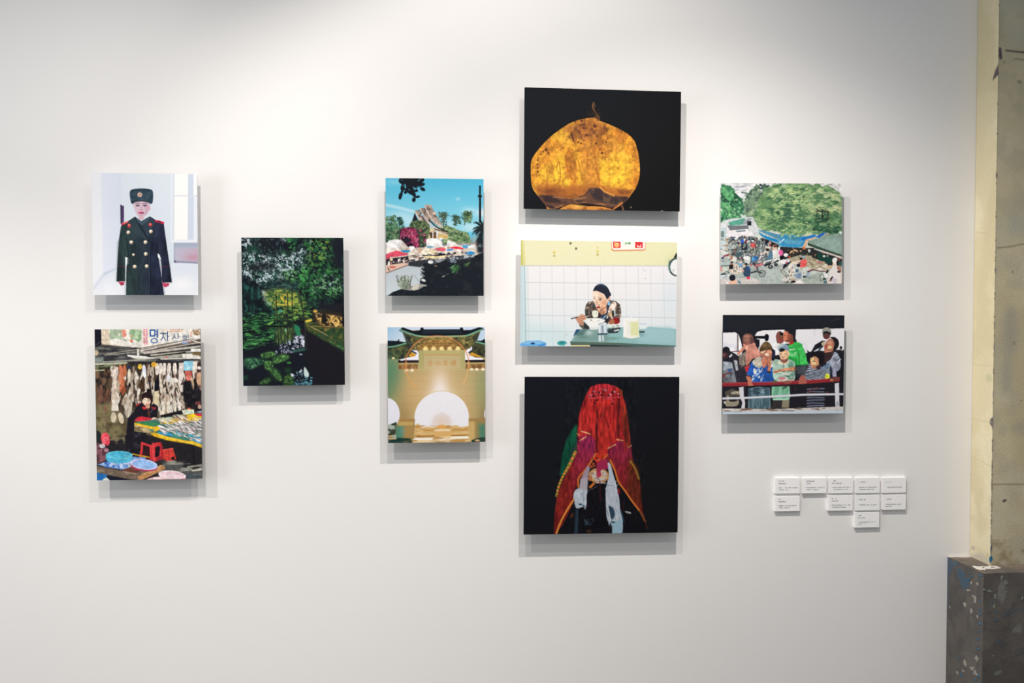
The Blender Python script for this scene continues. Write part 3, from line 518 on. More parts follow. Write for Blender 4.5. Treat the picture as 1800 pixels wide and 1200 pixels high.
    for l, w, c in (([(560, -240), (575, 0), (590, 260), (600, 520)], 15, (30, 38, 36)), ([(730, -260), (738, 0), (735, 300), (740, 560)], 15, (34, 42, 36)), ([(800, -300), (805, -40), (812, 250), (818, 470)], 17, (44, 52, 42)), ([(905, -280), (940, -100), (985, 120), (1000, 300), (1012, 560)], 22, (44, 46, 42)), ([(690, -200), (700, 0), (705, 160)], 9, (60, 76, 50))): p.line(l, w, c, a=.92, sm=1)
    p.ell(955, 330, 26, 50, (38, 28, 36), rot=-20, bl=8)
    # right bank with lit stone
    RB = [(1000, 220), (1250, 225), (1600, 260), (1600, 640), (1400, 520), (1220, 420), (1040, 320)]
    p.poly(RB, (66, 76, 44), bl=16); p.tex(RB, (122, 112, 58), 50, .48, .64, sx=2, bl=12); p.tex(RB, (36, 58, 40), 40, .5, .62, bl=12); p.tex([(1180, 330), (1600, 300), (1600, 640), (1300, 470)], (44, 72, 46), 60, .42, .6, a=.8, bl=20)
    p.line([(1080, 250), (1200, 310), (1330, 385)], 13, (170, 146, 98), a=.85); p.line([(1100, 240), (1600, 272)], 13, (146, 130, 62), a=.8); p.scat(50, [(1040, 300), (1380, 480), (1580, 620), (1560, 560), (1200, 380)], [(52, 110, 64), (70, 140, 80)], (6, 18), (5, 12), a=.7)
    GS = [(1150, 60), (1250, 40), (1330, 70), (1560, 110), (1565, 250), (1300, 255), (1190, 200)]
    p.poly([(1110, 30), (1250, 0), (1580, 40), (1580, 260), (1300, 262), (1190, 215), (1110, 150)], (46, 38, 32), bl=14); p.tex(GS, (214, 170, 88), 44, .45, .6, a=.95, bl=8); p.tex(GS, (244, 210, 136), 30, .56, .66, a=.9, bl=8); p.tex(GS, (70, 50, 34), 28, .54, .62, a=.9, bl=8)
    p.poly([(1250, 60), (1305, 60), (1325, 180), (1290, 215), (1240, 200)], (28, 28, 27), bl=8); p.ell(1050, 163, 56, 20, (226, 198, 74), rot=-12, bl=5); p.ell(1150, 20, 32, 24, (214, 172, 80), bl=8); p.line([(1000, 190), (1200, 200)], 11, (104, 124, 52), a=.8)
    p.poly([(1150, -80), (1640, -100), (1640, 50), (1400, 10), (1250, 0)], (29, 30, 37), bl=20); p.rect(1552, -60, 1640, 245, (17, 19, 26), bl=5)
    p.poly([(1060, 350), (1200, 425), (1400, 545), (1640, 680), (1640, 1180), (1150, 1180), (1000, 700), (1010, 560)], (28, 27, 34), bl=20)
    # mossy stones in the foreground
    for poly in ([(340, 660), (500, 620), (560, 670), (440, 720), (350, 710)], [(520, 720), (660, 660), (760, 690), (740, 740), (580, 800), (520, 780)], [(390, 770), (480, 760), (530, 830), (470, 900), (400, 870)], [(460, 890), (560, 880), (640, 980), (650, 1060), (580, 1040)], [(320, 1080), (440, 1010), (490, 1040), (440, 1100), (330, 1110)], [(690, 1000), (800, 960), (830, 1140), (690, 1150)]):
        dim = .75 if poly[0][1] > 990 else 1
        p.poly(poly, np.array((58, 102, 54))*dim, sm=1, bl=12); p.clip(poly, sm=1, bl=10); p.tex(poly, np.array((104, 156, 80))*dim, 30, .48, .62, a=.9); p.tex(poly, (30, 52, 38), 24, .52, .6, a=.8); p.tex(poly, np.array((146, 182, 112))*dim, 18, .58, .68, a=.7); p.clip()
    MS = [(80, 740), (220, 710), (380, 750), (380, 790), (200, 880), (110, 860)]
    p.poly(MS, (42, 84, 60), sm=1, bl=12); p.tex(MS, (92, 144, 104), 26, .5, .62, a=.9, bl=8); p.tex(MS, (24, 42, 40), 26, .52, .6, a=.8)
    p.ell(760, 790, 36, 17, (60, 122, 62), bl=5); p.ell(740, 900, 50, 40, (32, 60, 42), bl=16); p.ell(110, 1010, 40, 40, (28, 60, 46), bl=16); p.ell(560, 960, 90, 90, (36, 66, 42), bl=40, a=.5)
    p.poly([(780, 950), (828, 957), (833, 998), (802, 1000)], (214, 226, 232), bl=4); p.poly([(905, 930), (948, 884), (958, 912), (920, 950)], (206, 220, 228), bl=4); p.poly([(985, 865), (1008, 868), (1058, 960), (1038, 1008), (987, 980)], (196, 214, 210), sm=1, bl=5); p.tex([(970, 1000), (1110, 1010), (1110, 1140), (1000, 1110)], (104, 170, 186), 24, .46, .58, a=.95, bl=8); p.tex([(830, 920), (970, 920), (970, 1140), (830, 1140)], (96, 124, 144), 24, .54, .62, a=.9, bl=10); p.tex([(830, 1085), (1100, 1085), (1100, 1140), (830, 1140)], (84, 146, 164), 20, .5, .6, a=.85)
    return p.done()

def pic_temple(C):
    p = Painter(C, (96, 196, 226), 44).fr(655, 300, 870, 560)
    p.rect(90, 40, 920, 500, (84, 188, 222), c2=(150, 214, 232), g=(0, 60, 0, 480))
    p.glow(180, 90, 90, 30, (150, 216, 234), .6); p.line([(105, 275), (220, 300), (330, 330)], 26, (176, 222, 238), a=.7, sm=1); p.glow(230, 360, 120, 40, (190, 226, 240), .7); p.glow(880, 345, 40, 34, (232, 240, 246), .95); p.glow(690, 232, 16, 14, (176, 222, 240), .8); p.glow(300, 410, 60, 40, (206, 232, 242), .7); p.glow(780, 330, 60, 30, (190, 228, 240), .8); p.glow(790, 460, 60, 30, (200, 230, 240), .8); p.glow(630, 440, 40, 40, (190, 226, 238), .6)
    # overhanging leaves
    dk = (22, 30, 38)
    for x, y, rx, ry, r in ((250, 80, 40, 30, 0), (300, 90, 50, 40, 10), (370, 80, 50, 26, -10), (250, 130, 22, 36, 20), (225, 205, 14, 30, 10), (240, 165, 10, 22, 30), (290, 140, 44, 30, 30), (330, 130, 40, 30, -20), (385, 115, 40, 16, -10), (405, 150, 24, 14, 30), (330, 185, 16, 34, -30), (335, 235, 16, 20, 10), (365, 212, 20, 10, -10), (310, 175, 30, 18, 30), (345, 160, 24, 14, 10), (270, 170, 14, 20, 40)): p.ell(x, y, rx, ry, dk, rot=r)
    p.rect(232, 50, 405, 84, dk); p.scat(14, [(230, 70), (400, 70), (360, 170), (250, 150)], [(60, 120, 140), (90, 180, 206)], (5, 12), (3, 6)); p.line([(245, 110), (240, 200)], 6, dk)
    p.fr(670, 360, 855, 525)
    p.poly([(40, 470), (1340, 440), (1340, 1200), (40, 1200)], (150, 150, 146))
    # tree line
    gl = [(72, 104, 76), (94, 126, 90), (52, 78, 62), (124, 146, 108), (40, 60, 52)]
    p.poly([(50, 250), (180, 260), (330, 300), (330, 480), (50, 500)], (92, 142, 104)); p.scat(120, [(50, 300), (250, 290), (250, 470), (50, 480)], gl, (10, 30), (6, 14), a=.8); p.glow(150, 250, 90, 16, (120, 176, 186), .8)
    p.scat(90, [(60, 150), (180, 130), (210, 260), (60, 270)], gl[:3] + [(120, 160, 110)], (8, 26), (5, 12), a=.85); p.scat(36, [(210, 170), (280, 190), (300, 290), (220, 290)], [(36, 64, 56), (60, 92, 70)], (8, 30), (4, 9), (0, 180), a=.9)
    def palm(x, y, r, c, n=16, w=14, dr=1):
        for k in range(n):
            t = 2*math.pi*k/n+p.rng.uniform(-.2, .2); L_ = r*p.rng.uniform(.7, 1.1); ex, ey = x+L_*math.cos(t), y+L_*.85*math.sin(t)+.25*r*dr
            p.line([(x, y), ((x+ex)/2, (y+ey)/2-.12*r), (ex, ey)], w, np.array(c)*p.rng.uniform(.75, 1.35), sm=1, w2=w*.3)
    palm(235, 170, 45, (36, 66, 56), 12, 12); palm(790, 140, 90, (70, 92, 80), 18, 14, .6); p.scat(60, [(740, 90), (830, 100), (840, 280), (760, 260)], [(74, 98, 80), (110, 132, 104), (50, 74, 62)], (6, 26), (4, 9), a=.85)
    p.line([(800, 170), (790, 300)], 12, (90, 80, 70))
    p.poly([(760, 270), (860, 270), (1000, 330), (1110, 360), (1150, 480), (800, 500)], (104, 134, 92)); p.scat(170, [(760, 280), (880, 280), (1120, 380), (1130, 500), (800, 500)], [(120, 150, 100), (84, 118, 80), (150, 172, 120), (54, 84, 64), (170, 180, 140)], (10, 30), (5, 12), a=.85)
    palm(960, 170, 80, (60, 84, 66), 18, 13); palm(1095, 130, 95, (66, 92, 62), 22, 15); palm(1110, 170, 80, (110, 134, 84), 12, 10); p.line([(1080, 180), (1060, 260)], 10, (70, 70, 60)); p.line([(950, 200), (950, 270)], 10, (70, 70, 60)); p.scat(50, [(1020, 80), (1150, 90), (1140, 230), (1040, 220)], [(60, 88, 60), (40, 64, 52), (120, 142, 90)], (8, 30), (4, 8), a=.8); p.scat(40, [(920, 130), (1000, 150), (1010, 260), (930, 260)], [(50, 78, 64), (84, 108, 84)], (8, 26), (4, 8), a=.8)
    # temple
    p.poly([(595, 300), (700, 280), (860, 360), (850, 440), (600, 440)], (214, 196, 160)); p.poly([(610, 350), (720, 350), (720, 430), (640, 430)], (80, 60, 50)); p.rect(655, 350, 672, 440, (226, 220, 216)); p.rect(705, 320, 725, 440, (222, 224, 232)); p.poly([(670, 380), (710, 380), (700, 430), (665, 430)], (120, 84, 50)); p.poly([(730, 380), (850, 380), (850, 430), (730, 420)], (206, 176, 110))
    for base in ([(395, 210), (430, 100), (480, 210)],): p.poly(base, (34, 34, 44))
    rc = (164, 144, 130)
    p.poly([(430, 80), (480, 70), (520, 140), (600, 220), (560, 230), (490, 200)], rc); p.poly([(495, 45), (540, 38), (585, 110), (640, 190), (620, 230), (560, 190)], (172, 150, 134)); p.poly([(555, 12), (640, 4), (680, 100), (760, 220), (790, 300), (680, 240), (600, 140)], (160, 142, 130))
    p.tex([(430, 80), (640, 10), (790, 300), (690, 240), (490, 200)], (110, 96, 92), 40, .48, .62, sx=1, sy=1); p.tex([(430, 80), (640, 10), (790, 300), (690, 240), (490, 200)], (196, 176, 160), 30, .52, .66)
    for l in ([(430, 85), (480, 160), (520, 210)], [(498, 50), (545, 130), (600, 210), (640, 250)], [(558, 15), (600, 110), (640, 170), (700, 230), (790, 290)]): p.line(l, 12, (222, 206, 192), sm=1)
    p.line([(540, 140), (560, 190), (620, 250), (700, 310), (800, 350)], 20, (150, 142, 150), sm=1); p.line([(615, 195), (700, 275), (780, 320), (850, 345)], 16, (40, 36, 42), sm=1); p.line([(600, 230), (680, 300), (760, 345), (840, 370)], 22, (196, 196, 204), sm=1); p.line([(520, 150), (560, 210)], 12, (50, 44, 48)); p.poly([(560, 10), (580, -12), (600, 5), (630, -4), (640, 14)], (196, 170, 150)); p.ell(680, 110, 26, 20, (214, 190, 174))
    p.line([(690, 310), (800, 345), (860, 375)], 12, (60, 54, 52)); p.line([(740, 340), (830, 360)], 14, (190, 176, 140))
    # shrubs and bougainvillea
    p.poly([(370, 240), (450, 200), (560, 210), (620, 270), (600, 420), (480, 560), (360, 420)], (92, 112, 76), sm=1); p.scat(120, [(370, 240), (450, 200), (600, 230), (600, 420), (500, 560), (380, 400)], [(110, 132, 90), (70, 90, 66), (40, 52, 46), (140, 150, 110)], (8, 24), (6, 14), a=.85)
    p.poly([(240, 340), (300, 290), (420, 290), (490, 370), (480, 540), (260, 545)], (44, 38, 50), sm=1)
    pk = [(176, 60, 102), (196, 84, 120), (150, 48, 86), (206, 112, 138), (116, 40, 70), (84, 36, 56)]
    p.scat(150, [(250, 330), (330, 285), (450, 310), (480, 380), (400, 420), (320, 400), (250, 440)], pk, (8, 22), (6, 16), a=.85); p.scat(90, [(370, 390), (470, 380), (480, 560), (420, 530), (380, 450)], pk, (8, 22), (6, 16), a=.85); p.scat(30, [(490, 320), (530, 320), (600, 440), (570, 540)], pk, (8, 20), (6, 14), a=.8); p.scat(40, [(260, 400), (370, 420), (400, 540), (260, 540)], [(34, 32, 44), (26, 28, 40), (90, 40, 66)], (10, 26), (8, 18), a=.9); p.scat(30, [(480, 330), (580, 300), (580, 540), (500, 540)], [(40, 46, 48), (60, 76, 60)], (8, 22), (6, 16), a=.9)
    # market
    p.poly([(50, 480), (260, 440), (360, 550), (1320, 500), (1320, 720), (50, 720)], (214, 204, 194))
    p.poly([(90, 470), (130, 445), (245, 445), (250, 530), (95, 550)], (242, 242, 242), sm=1); p.poly([(60, 540), (220, 550), (270, 580), (60, 610)], (236, 230, 220)); p.ell(390, 545, 40, 22, (244, 242, 240)); p.poly([(580, 440), (640, 425), (720, 430), (780, 470), (790, 540), (580, 530)], (244, 242, 240)); p.rect(590, 525, 670, 550, (110, 176, 206)); p.ell(765, 435, 20, 16, (246, 246, 244)); p.poly([(840, 480), (870, 455), (960, 490), (980, 530), (840, 540)], (238, 236, 232)); p.ell(865, 475, 22, 20, (246, 246, 246))
    p.scat(150, [(340, 560), (900, 520), (1220, 560), (1200, 640), (700, 690), (340, 690)], [(232, 206, 190), (240, 236, 230), (206, 170, 150), (226, 214, 196), (180, 150, 140)], (8, 30), (5, 12), (-20, 20), a=.85)
    p.scat(60, [(350, 640), (900, 600), (1200, 600), (1200, 700), (360, 720)], [(34, 34, 42), (60, 56, 60), (24, 26, 36)], (8, 34), (4, 9), (-10, 10), a=.9)
    p.poly([(520, 560), (620, 560), (700, 600), (580, 640), (500, 600)], (240, 232, 210)); p.line([(620, 590), (700, 610)], 14, (236, 206, 130)); p.poly([(560, 650), (760, 655), (830, 640), (830, 660), (700, 685), (570, 680)], (240, 222, 170)); p.poly([(570, 630), (680, 640), (820, 620), (820, 645), (700, 655)], (30, 28, 36)); p.ell(500, 575, 34, 14, (232, 180, 150))
    p.poly([(60, 630), (200, 575), (350, 620), (340, 640), (200, 660), (60, 660)], (222, 84, 106)); p.poly([(60, 660), (120, 660), (115, 690), (60, 690)], (214, 78, 104)); p.line([(110, 612), (200, 580), (330, 618)], 10, (240, 120, 136)); p.poly([(245, 575), (380, 575), (360, 605), (290, 605)], (44, 150, 196)); p.poly([(680, 560), (780, 540), (830, 560), (820, 590), (740, 590)], (220, 92, 106)); p.poly([(885, 545), (960, 530), (1060, 555), (1040, 572), (900, 560)], (216, 52, 74)); p.poly([(830, 570), (920, 560), (930, 585), (840, 590)], (96, 150, 206)); p.poly([(1030, 520), (1130, 515), (1150, 550), (1050, 555)], (70, 150, 200)); p.poly([(1100, 530), (1200, 510), (1190, 550), (1120, 560)], (236, 236, 236)); p.poly([(1060, 630), (1140, 590), (1205, 620), (1180, 640)], (44, 140, 200)); p.ell(1225, 515, 30, 16, (214, 80, 96)); p.ell(1285, 575, 34, 28, (226, 110, 116))
    p.poly([(60, 690), (350, 650), (360, 720), (280, 760), (60, 760)], (44, 40, 48)); p.scat(30, [(60, 690), (350, 660), (350, 740), (80, 760)], [(232, 226, 220), (206, 150, 140), (40, 40, 50), (120, 100, 100)], (6, 24), (6, 12), a=.9); p.ell(105, 760, 16, 46, (240, 232, 226)); p.ell(135, 695, 20, 18, (226, 206, 170))
    p.poly([(60, 770), (300, 735), (360, 750), (60, 870)], (226, 192, 174)); p.ell(150, 790, 44, 14, (210, 110, 104)); p.line([(90, 800), (110, 830)], 12, (60, 56, 60)); p.line([(60, 865), (360, 760)], 8, (150, 110, 100))
    # street and shade
    p.poly([(60, 880), (360, 770), (520, 790), (520, 1000), (300, 1060), (60, 1160)], (190, 200, 206), c2=(206, 216, 222), g=(0, 780, 0, 1140)); p.poly([(360, 720), (560, 700), (820, 690), (840, 720), (560, 800), (350, 775)], (50, 54, 60)); p.tex([(430, 700), (820, 690), (830, 730), (600, 740), (430, 740)], (160, 166, 172), 50, .45, .6)
    shade = [(520, 790), (560, 740), (700, 760), (840, 690), (960, 690), (1200, 650), (1330, 600), (1330, 1180), (60, 1180), (150, 1110), (260, 1070), (380, 1090), (480, 1080), (580, 1020), (500, 1000)]
    p.poly(shade, (28, 34, 42)); p.tex(shade, (44, 48, 54), 60, .52, .72, a=.7)
    p.ell(650, 730, 56, 30, (70, 76, 84)); p.ell(635, 728, 34, 22, (236, 236, 238)); p.ell(700, 780, 20, 10, (120, 100, 84)); p.poly([(930, 670), (1180, 640), (1190, 670), (980, 700)], (170, 180, 184)); p.tex([(830, 660), (1190, 640), (1190, 700), (850, 730)], (60, 66, 76), 40, .45, .6); p.scat(20, [(840, 680), (1000, 680), (960, 740), (860, 730)], [(130, 140, 150), (200, 206, 210), (40, 60, 90)], (8, 24), (5, 10), a=.9)
    p.scat(26, [(900, 780), (1020, 760), (1000, 860), (910, 870)], [(60, 104, 64), (90, 140, 90), (40, 70, 50)], (12, 36), (5, 12), (-60, 0), a=.9); p.scat(14, [(1060, 740), (1140, 740), (1110, 780), (1060, 780)], [(60, 90, 60), (90, 116, 80)], (10, 30), (5, 9), (-50, 0), a=.8); p.ell(800, 912, 22, 8, (150, 150, 140), rot=-20); p.ell(850, 885, 26, 8, (64, 74, 64), rot=-20)
    p.scat(18, [(500, 790), (560, 780), (560, 920), (510, 930)], [(206, 214, 214), (150, 156, 160)], (6, 22), (4, 9), (-30, 20), a=.9); p.ell(545, 960, 30, 16, (222, 222, 218), rot=20); p.poly([(390, 1070), (430, 1010), (500, 1020), (470, 1080), (420, 1090)], (206, 204, 190)); p.line([(500, 1030), (580, 1030)], 16, (170, 172, 164)); p.line([(430, 900), (500, 990)], 10, (120, 126, 130), a=.5)
    for k in range(40):
        x = 300+p.rng.uniform(-40, 40); t = p.rng.uniform(-.9, .9); L_ = p.rng.uniform(80, 190)
        p.line([(x, 1070), (x+L_*math.sin(t)*.6, 1070-L_*math.cos(t))], p.rng.uniform(5, 11), [(120, 134, 112), (150, 160, 140), (84, 98, 84), (170, 176, 160)][k % 4], a=.8)
    p.scat(60, [(200, 900), (400, 900), (380, 1060), (230, 1060)], [(130, 142, 120), (90, 104, 90), (160, 168, 150)], (5, 16), (4, 9), a=.7); p.line([(195, 905), (230, 960)], 9, (70, 76, 74)); p.line([(400, 900), (360, 1060)], 12, (110, 100, 84))
    p.mottle([(40, 300), (380, 260), (620, 300), (860, 330), (1150, 420), (1150, 720), (40, 720)], .07, 30)
    # pole and palm on the right
    palm(1290, 300, 150, (30, 42, 44), 26, 24, .3); p.poly([(1200, 330), (1330, 260), (1330, 620), (1230, 620)], (30, 38, 44), bl=14); p.scat(16, [(1150, 380), (1250, 360), (1230, 470), (1150, 470)], [(150, 190, 196), (110, 150, 160)], (20, 50), (5, 9), (-60, -30), a=.85); p.scat(12, [(1180, 480), (1330, 440), (1330, 560), (1200, 560)], [(90, 110, 110), (200, 206, 206)], (10, 30), (4, 9), a=.7)
    p.line([(1258, -230), (1258, 220)], 24, (24, 30, 36)); p.fr(655, 300, 870, 560); p.line([(868, 205), (870, 420)], 17, (24, 30, 36)); p.rect(850, 204, 884, 220, (22, 28, 34)); p.ell(867, 203, 8, 8, (22, 28, 34))
    return p.done()

def pic_gate(C):
    p = Painter(C, (196, 168, 112), 55).fr(655, 560, 870, 830)
    p.rect(90, 40, 910, 1000, (176, 158, 112), c2=(194, 164, 112), g=(0, 300, 0, 900))
    p.glow(120, 440, 110, 200, (92, 132, 98), .8); p.glow(110, 560, 70, 130, (96, 134, 100), .5); p.glow(900, 560, 80, 230, (140, 146, 104), .7); p.glow(880, 800, 60, 160, (120, 110, 76), .6); p.glow(240, 760, 60, 120, (150, 124, 78), .6)
    p.glow(330, 560, 90, 160, (206, 168, 112), .7); p.glow(720, 600, 80, 160, (202, 172, 122), .6); p.glow(830, 560, 40, 120, (150, 158, 112), .6)
    for y in (430, 482, 540, 602, 660, 720): p.line([(120, y), (900, y+4)], 4, (166, 138, 88), a=.35)
    # sky
    p.poly([(90, 40), (260, 40), (280, 190), (90, 190)], (150, 190, 222), c2=(206, 220, 232), g=(110, 60, 230, 180)); p.poly([(820, 40), (910, 40), (910, 190), (800, 190)], (190, 210, 232)); p.rect(260, 40, 830, 90, (200, 216, 236))
    p.fr(675, 570, 860, 700)
    # side roofs
    tile = (22, 28, 36); eave = (112, 166, 136)
    p.poly([(40, 270), (230, 270), (330, 285), (440, 270), (440, 560), (40, 560)], (66, 72, 50)); p.tex([(40, 380), (440, 330), (360, 540), (40, 560)], (96, 100, 60), 60, .45, .62); p.tex([(40, 380), (440, 330), (360, 540), (40, 560)], (36, 44, 40), 50, .5, .65)
    p.poly([(40, 262), (215, 268), (245, 235), (250, 272), (330, 285), (420, 268), (300, 330), (180, 350), (40, 362)], tile); p.line([(50, 366), (180, 352), (300, 320), (430, 284)], 22, eave, sm=1)
    p.poly([(1430, 260), (1680, 280), (1680, 540), (1400, 540), (1320, 400)], (72, 74, 52)); p.tex([(1430, 330), (1660, 340), (1660, 540), (1420, 500)], (40, 46, 40), 50, .48, .62); p.poly([(1440, 268), (1560, 275), (1620, 240), (1680, 280), (1680, 320), (1540, 300)], tile); p.line([(1430, 280), (1540, 300), (1660, 335)], 22, eave, sm=1)
    # wall under the side roofs
    p.glow(120, 700, 130, 230, (84, 134, 108), .6); p.glow(1640, 820, 120, 200, (140, 152, 112), .5); p.ell(152, 542, 24, 18, (232, 210, 150))
    # main roof
    p.poly([(290, 110), (450, 190), (700, 215), (1100, 215), (1400, 180), (1560, 110), (1500, 260), (1380, 400), (1250, 480), (600, 480), (440, 400), (380, 250)], (96, 92, 58)); p.tex([(330, 150), (700, 215), (1150, 215), (1540, 140), (1440, 300), (1300, 420), (480, 420), (400, 300)], (56, 62, 44), 60, .45, .62); p.tex([(330, 150), (700, 215), (1150, 215), (1540, 140), (1440, 300), (1300, 420), (480, 420), (400, 300)], (140, 128, 74), 50, .5, .66)
    p.poly([(300, 130), (440, 200), (420, 260), (480, 330), (400, 420), (360, 300)], (44, 50, 48), a=.8, bl=8); p.poly([(1540, 130), (1420, 200), (1440, 260), (1390, 330), (1420, 300), (1510, 250)], (44, 50, 48), a=.8, bl=8)
    p.poly([(240, 100), (300, 48), (350, 66), (470, 108), (580, 96), (590, 55), (635, 55), (640, 82), (1220, 82), (1230, 55), (1270, 58), (1280, 98), (1400, 95), (1530, 52), (1580, 60), (1615, 90), (1560, 110), (1400, 170), (1250, 196), (620, 200), (440, 170), (280, 122)], tile); p.poly([(640, 84), (1220, 84), (1260, 150), (600, 150)], (40, 50, 60), a=.7)
    p.line([(262, 92), (420, 150), (560, 190), (720, 200), (1120, 196), (1320, 188), (1480, 130), (1580, 92)], 26, eave, sm=1); p.line([(560, 192), (900, 204), (1300, 190)], 20, (160, 172, 120), sm=1)
    # bright gaps
    wh = (238, 238, 250)
    p.poly([(440, 420), (540, 420), (570, 480), (560, 580), (280, 580), (300, 556), (400, 530), (520, 510)], wh); p.poly([(1300, 440), (1420, 360), (1420, 410), (1370, 460), (1400, 510), (1480, 540), (1600, 550), (1590, 575), (1310, 580)], wh); p.line([(450, 430), (520, 470)], 22, (40, 40, 60)); p.poly([(400, 500), (450, 450), (520, 490), (500, 515), (420, 530)], (206, 150, 50)); p.line([(1370, 460), (1420, 425)], 20, (40, 42, 60)); p.poly([(1360, 500), (1420, 455), (1520, 500), (1600, 540), (1440, 520)], (206, 150, 50))
    for x0, x1 in ((230, 565), (1310, 1680)):
        p.rect(x0, 578, x1, 620, (32, 26, 34)); p.rect(x0+15, 618, x1, 645, (176, 160, 106)); p.rect(x0+10, 645, x1-20, 720, (120, 86, 54)); p.tex([(x0, 645), (x1, 645), (x1, 725), (x0, 725)], (166, 124, 76), 50, .45, .62); p.rect(x0+100, 718, x1, 742, (190, 158, 104), bl=6)
    for x, y in ((365, 738), (455, 738), (1415, 728), (1500, 728), (1600, 728)): p.poly([(x-30, y+18), (x-16, y-16), (x+16, y-16), (x+30, y+18)], (246, 234, 206), sm=1)
    p.ell(290, 572, 24, 14, wh)
    p.mottle([(330, 220), (1500, 220), (1400, 420), (480, 420)], .12, 40)
    # inscription wall and brackets
    p.poly([(520, 420), (560, 340), (700, 250), (900, 220), (1100, 260), (1220, 360), (1290, 430)], (172, 132, 72), a=.8, bl=8)
    for x in range(560, 1280, 60):
        for y in range(270, 400, 40):
            if ((x-900)/400)**2+((y-430)/220)**2 < 1: p.ell(x+p.rng.uniform(-8, 8), y, 22, 13, [(130, 92, 48), (206, 166, 92), (112, 76, 44)][p.rng.randint(3)], a=.7)
    for x in (670, 800, 930, 1060, 1190): p.poly([(x-36, 418), (x-20, 366), (x+20, 366), (x+36, 418)], (244, 220, 150), sm=1); p.line([(x-62, 400), (x-66, 360)], 12, (130, 92, 56)); p.line([(x, 345), (x, 300)], 14, (120, 84, 50), a=.7)
    p.poly([(560, 420), (1310, 420), (1310, 740), (560, 740)], (184, 172, 118)); p.rect(640, 482, 1240, 506, (190, 152, 92), a=.8); p.rect(640, 506, 1240, 720, (188, 172, 128)); p.rect(560, 420, 640, 720, (160, 160, 104), a=.6); p.rect(1240, 440, 1305, 720, (160, 160, 104), a=.5); p.line([(640, 506), (640, 710), (1235, 720)], 8, (170, 150, 100), a=.7)
    ink = (186, 124, 66)
    def st(*l): p.line(list(l), 9, ink, a=.85)
    st((725, 598), (725, 668)); st((775, 598), (775, 668)); st((725, 598), (775, 598)); st((725, 622), (775, 622)); st((725, 645), (775, 645)); st((725, 668), (775, 668)); st((755, 580), (745, 598))
    st((830, 618), (830, 664)); st((910, 612), (910, 664)); st((830, 618), (910, 612)); st((830, 640), (910, 638)); st((830, 664), (910, 662)); st((868, 586), (868, 664))
    st((990, 580), (990, 598)); st((955, 600), (1025, 598)); st((960, 600), (952, 660)); st((975, 618), (1018, 616)); st((975, 636), (1018, 634)); st((975, 652), (1018, 652)); st((996, 608), (996, 654)); st((980, 656), (966, 672)); st((1008, 656), (1024, 672))
    st((1090, 592), (1090, 658)); st((1074, 620), (1108, 616)); st((1074, 660), (1108, 652)); st((1122, 590), (1156, 590)); st((1122, 612), (1156, 612)); st((1122, 590), (1122, 612)); st((1156, 590), (1156, 612)); st((1114, 628), (1164, 626)); st((1134, 632), (1118, 660)); st((1156, 630), (1150, 664)); st((1140, 644), (1130, 668))
    # sun arc, glow
    t = np.linspace(math.radians(160), math.radians(380), 60)
    p.line(np.c_[860+515*np.cos(t), 640-0+455*np.sin(t)], 16, (220, 124, 76), a=.5); p.line(np.c_[860+508*np.cos(t[8:-8]), 648+450*np.sin(t[8:-8])], 9, (236, 160, 100), a=.6)
    p.line([(365, 600), (362, 720), (380, 820), (430, 920), (500, 1010)], 24, (226, 160, 90), a=.4, sm=1); p.line([(1362, 600), (1360, 720), (1330, 860), (1280, 960)], 24, (236, 180, 110), a=.4, sm=1)
    p.glow(900, 850, 330, 260, (222, 190, 140), .55)
    p.fr(655, 560, 870, 830)
    p.glow(530, 600, 170, 120, (226, 196, 150), .6); p.glow(525, 480, 70, 110, (226, 206, 180), .65); p.glow(525, 550, 55, 90, (240, 228, 224), .95); p.glow(528, 590, 90, 50, (244, 236, 230), .8)
    # arches
    t = np.linspace(math.pi, 2*math.pi, 40); AW = (238, 236, 242)
    p.poly(np.vstack([np.c_[540+212*np.cos(t), 772+206*np.sin(t)], [(752, 840), (640, 860), (540, 880), (420, 860), (328, 830)]]), AW); p.line(np.c_[540+216*np.cos(t), 772+210*np.sin(t)], 7, (214, 186, 130), a=.4)
    p.poly(np.vstack([[(100, 840), (100, 615)], np.c_[110+104*np.cos(t[20:]), 745+132*np.sin(t[20:])], [(210, 790), (180, 830)]]), (232, 232, 242)); p.poly([(910, 690), (880, 700), (872, 760), (885, 780), (910, 780)], (226, 228, 240), sm=1)
    # shrine in the haze, steps
    p.poly([(455, 840), (480, 760), (540, 726), (600, 760), (620, 830)], (226, 214, 212), a=.8, bl=8); p.glow(540, 800, 60, 36, (226, 206, 190), .8)
    p.poly([(330, 830), (360, 812), (380, 850), (420, 838), (470, 846), (540, 826), (600, 842), (650, 830), (690, 846), (752, 836), (752, 910), (320, 910)], (222, 188, 130)); p.poly([(400, 850), (700, 850), (700, 900), (390, 900)], (214, 176, 108), a=.7, bl=8); p.tex([(330, 830), (752, 830), (752, 915), (330, 915)], (196, 150, 84), 40, .48, .62, sx=2, sy=.6); p.ell(540, 845, 36, 18, (226, 166, 90), bl=4); p.ell(545, 870, 66, 10, (240, 222, 190)); p.ell(550, 900, 78, 26, (220, 176, 110), bl=4); p.line([(350, 916), (480, 912)], 9, (160, 110, 50)); p.line([(620, 912), (745, 908)], 9, (160, 110, 50))
    p.poly([(330, 920), (760, 915), (790, 985), (290, 985)], (232, 206, 160)); p.tex([(320, 920), (760, 918), (780, 985), (300, 985)], (190, 146, 82), 36, .48, .6, sx=3, sy=.6); p.poly([(330, 926), (480, 926), (460, 944), (300, 944)], (248, 240, 226)); p.poly([(620, 920), (750, 918), (760, 938), (600, 940)], (248, 240, 226)); p.glow(540, 945, 50, 10, (244, 232, 228), .8)
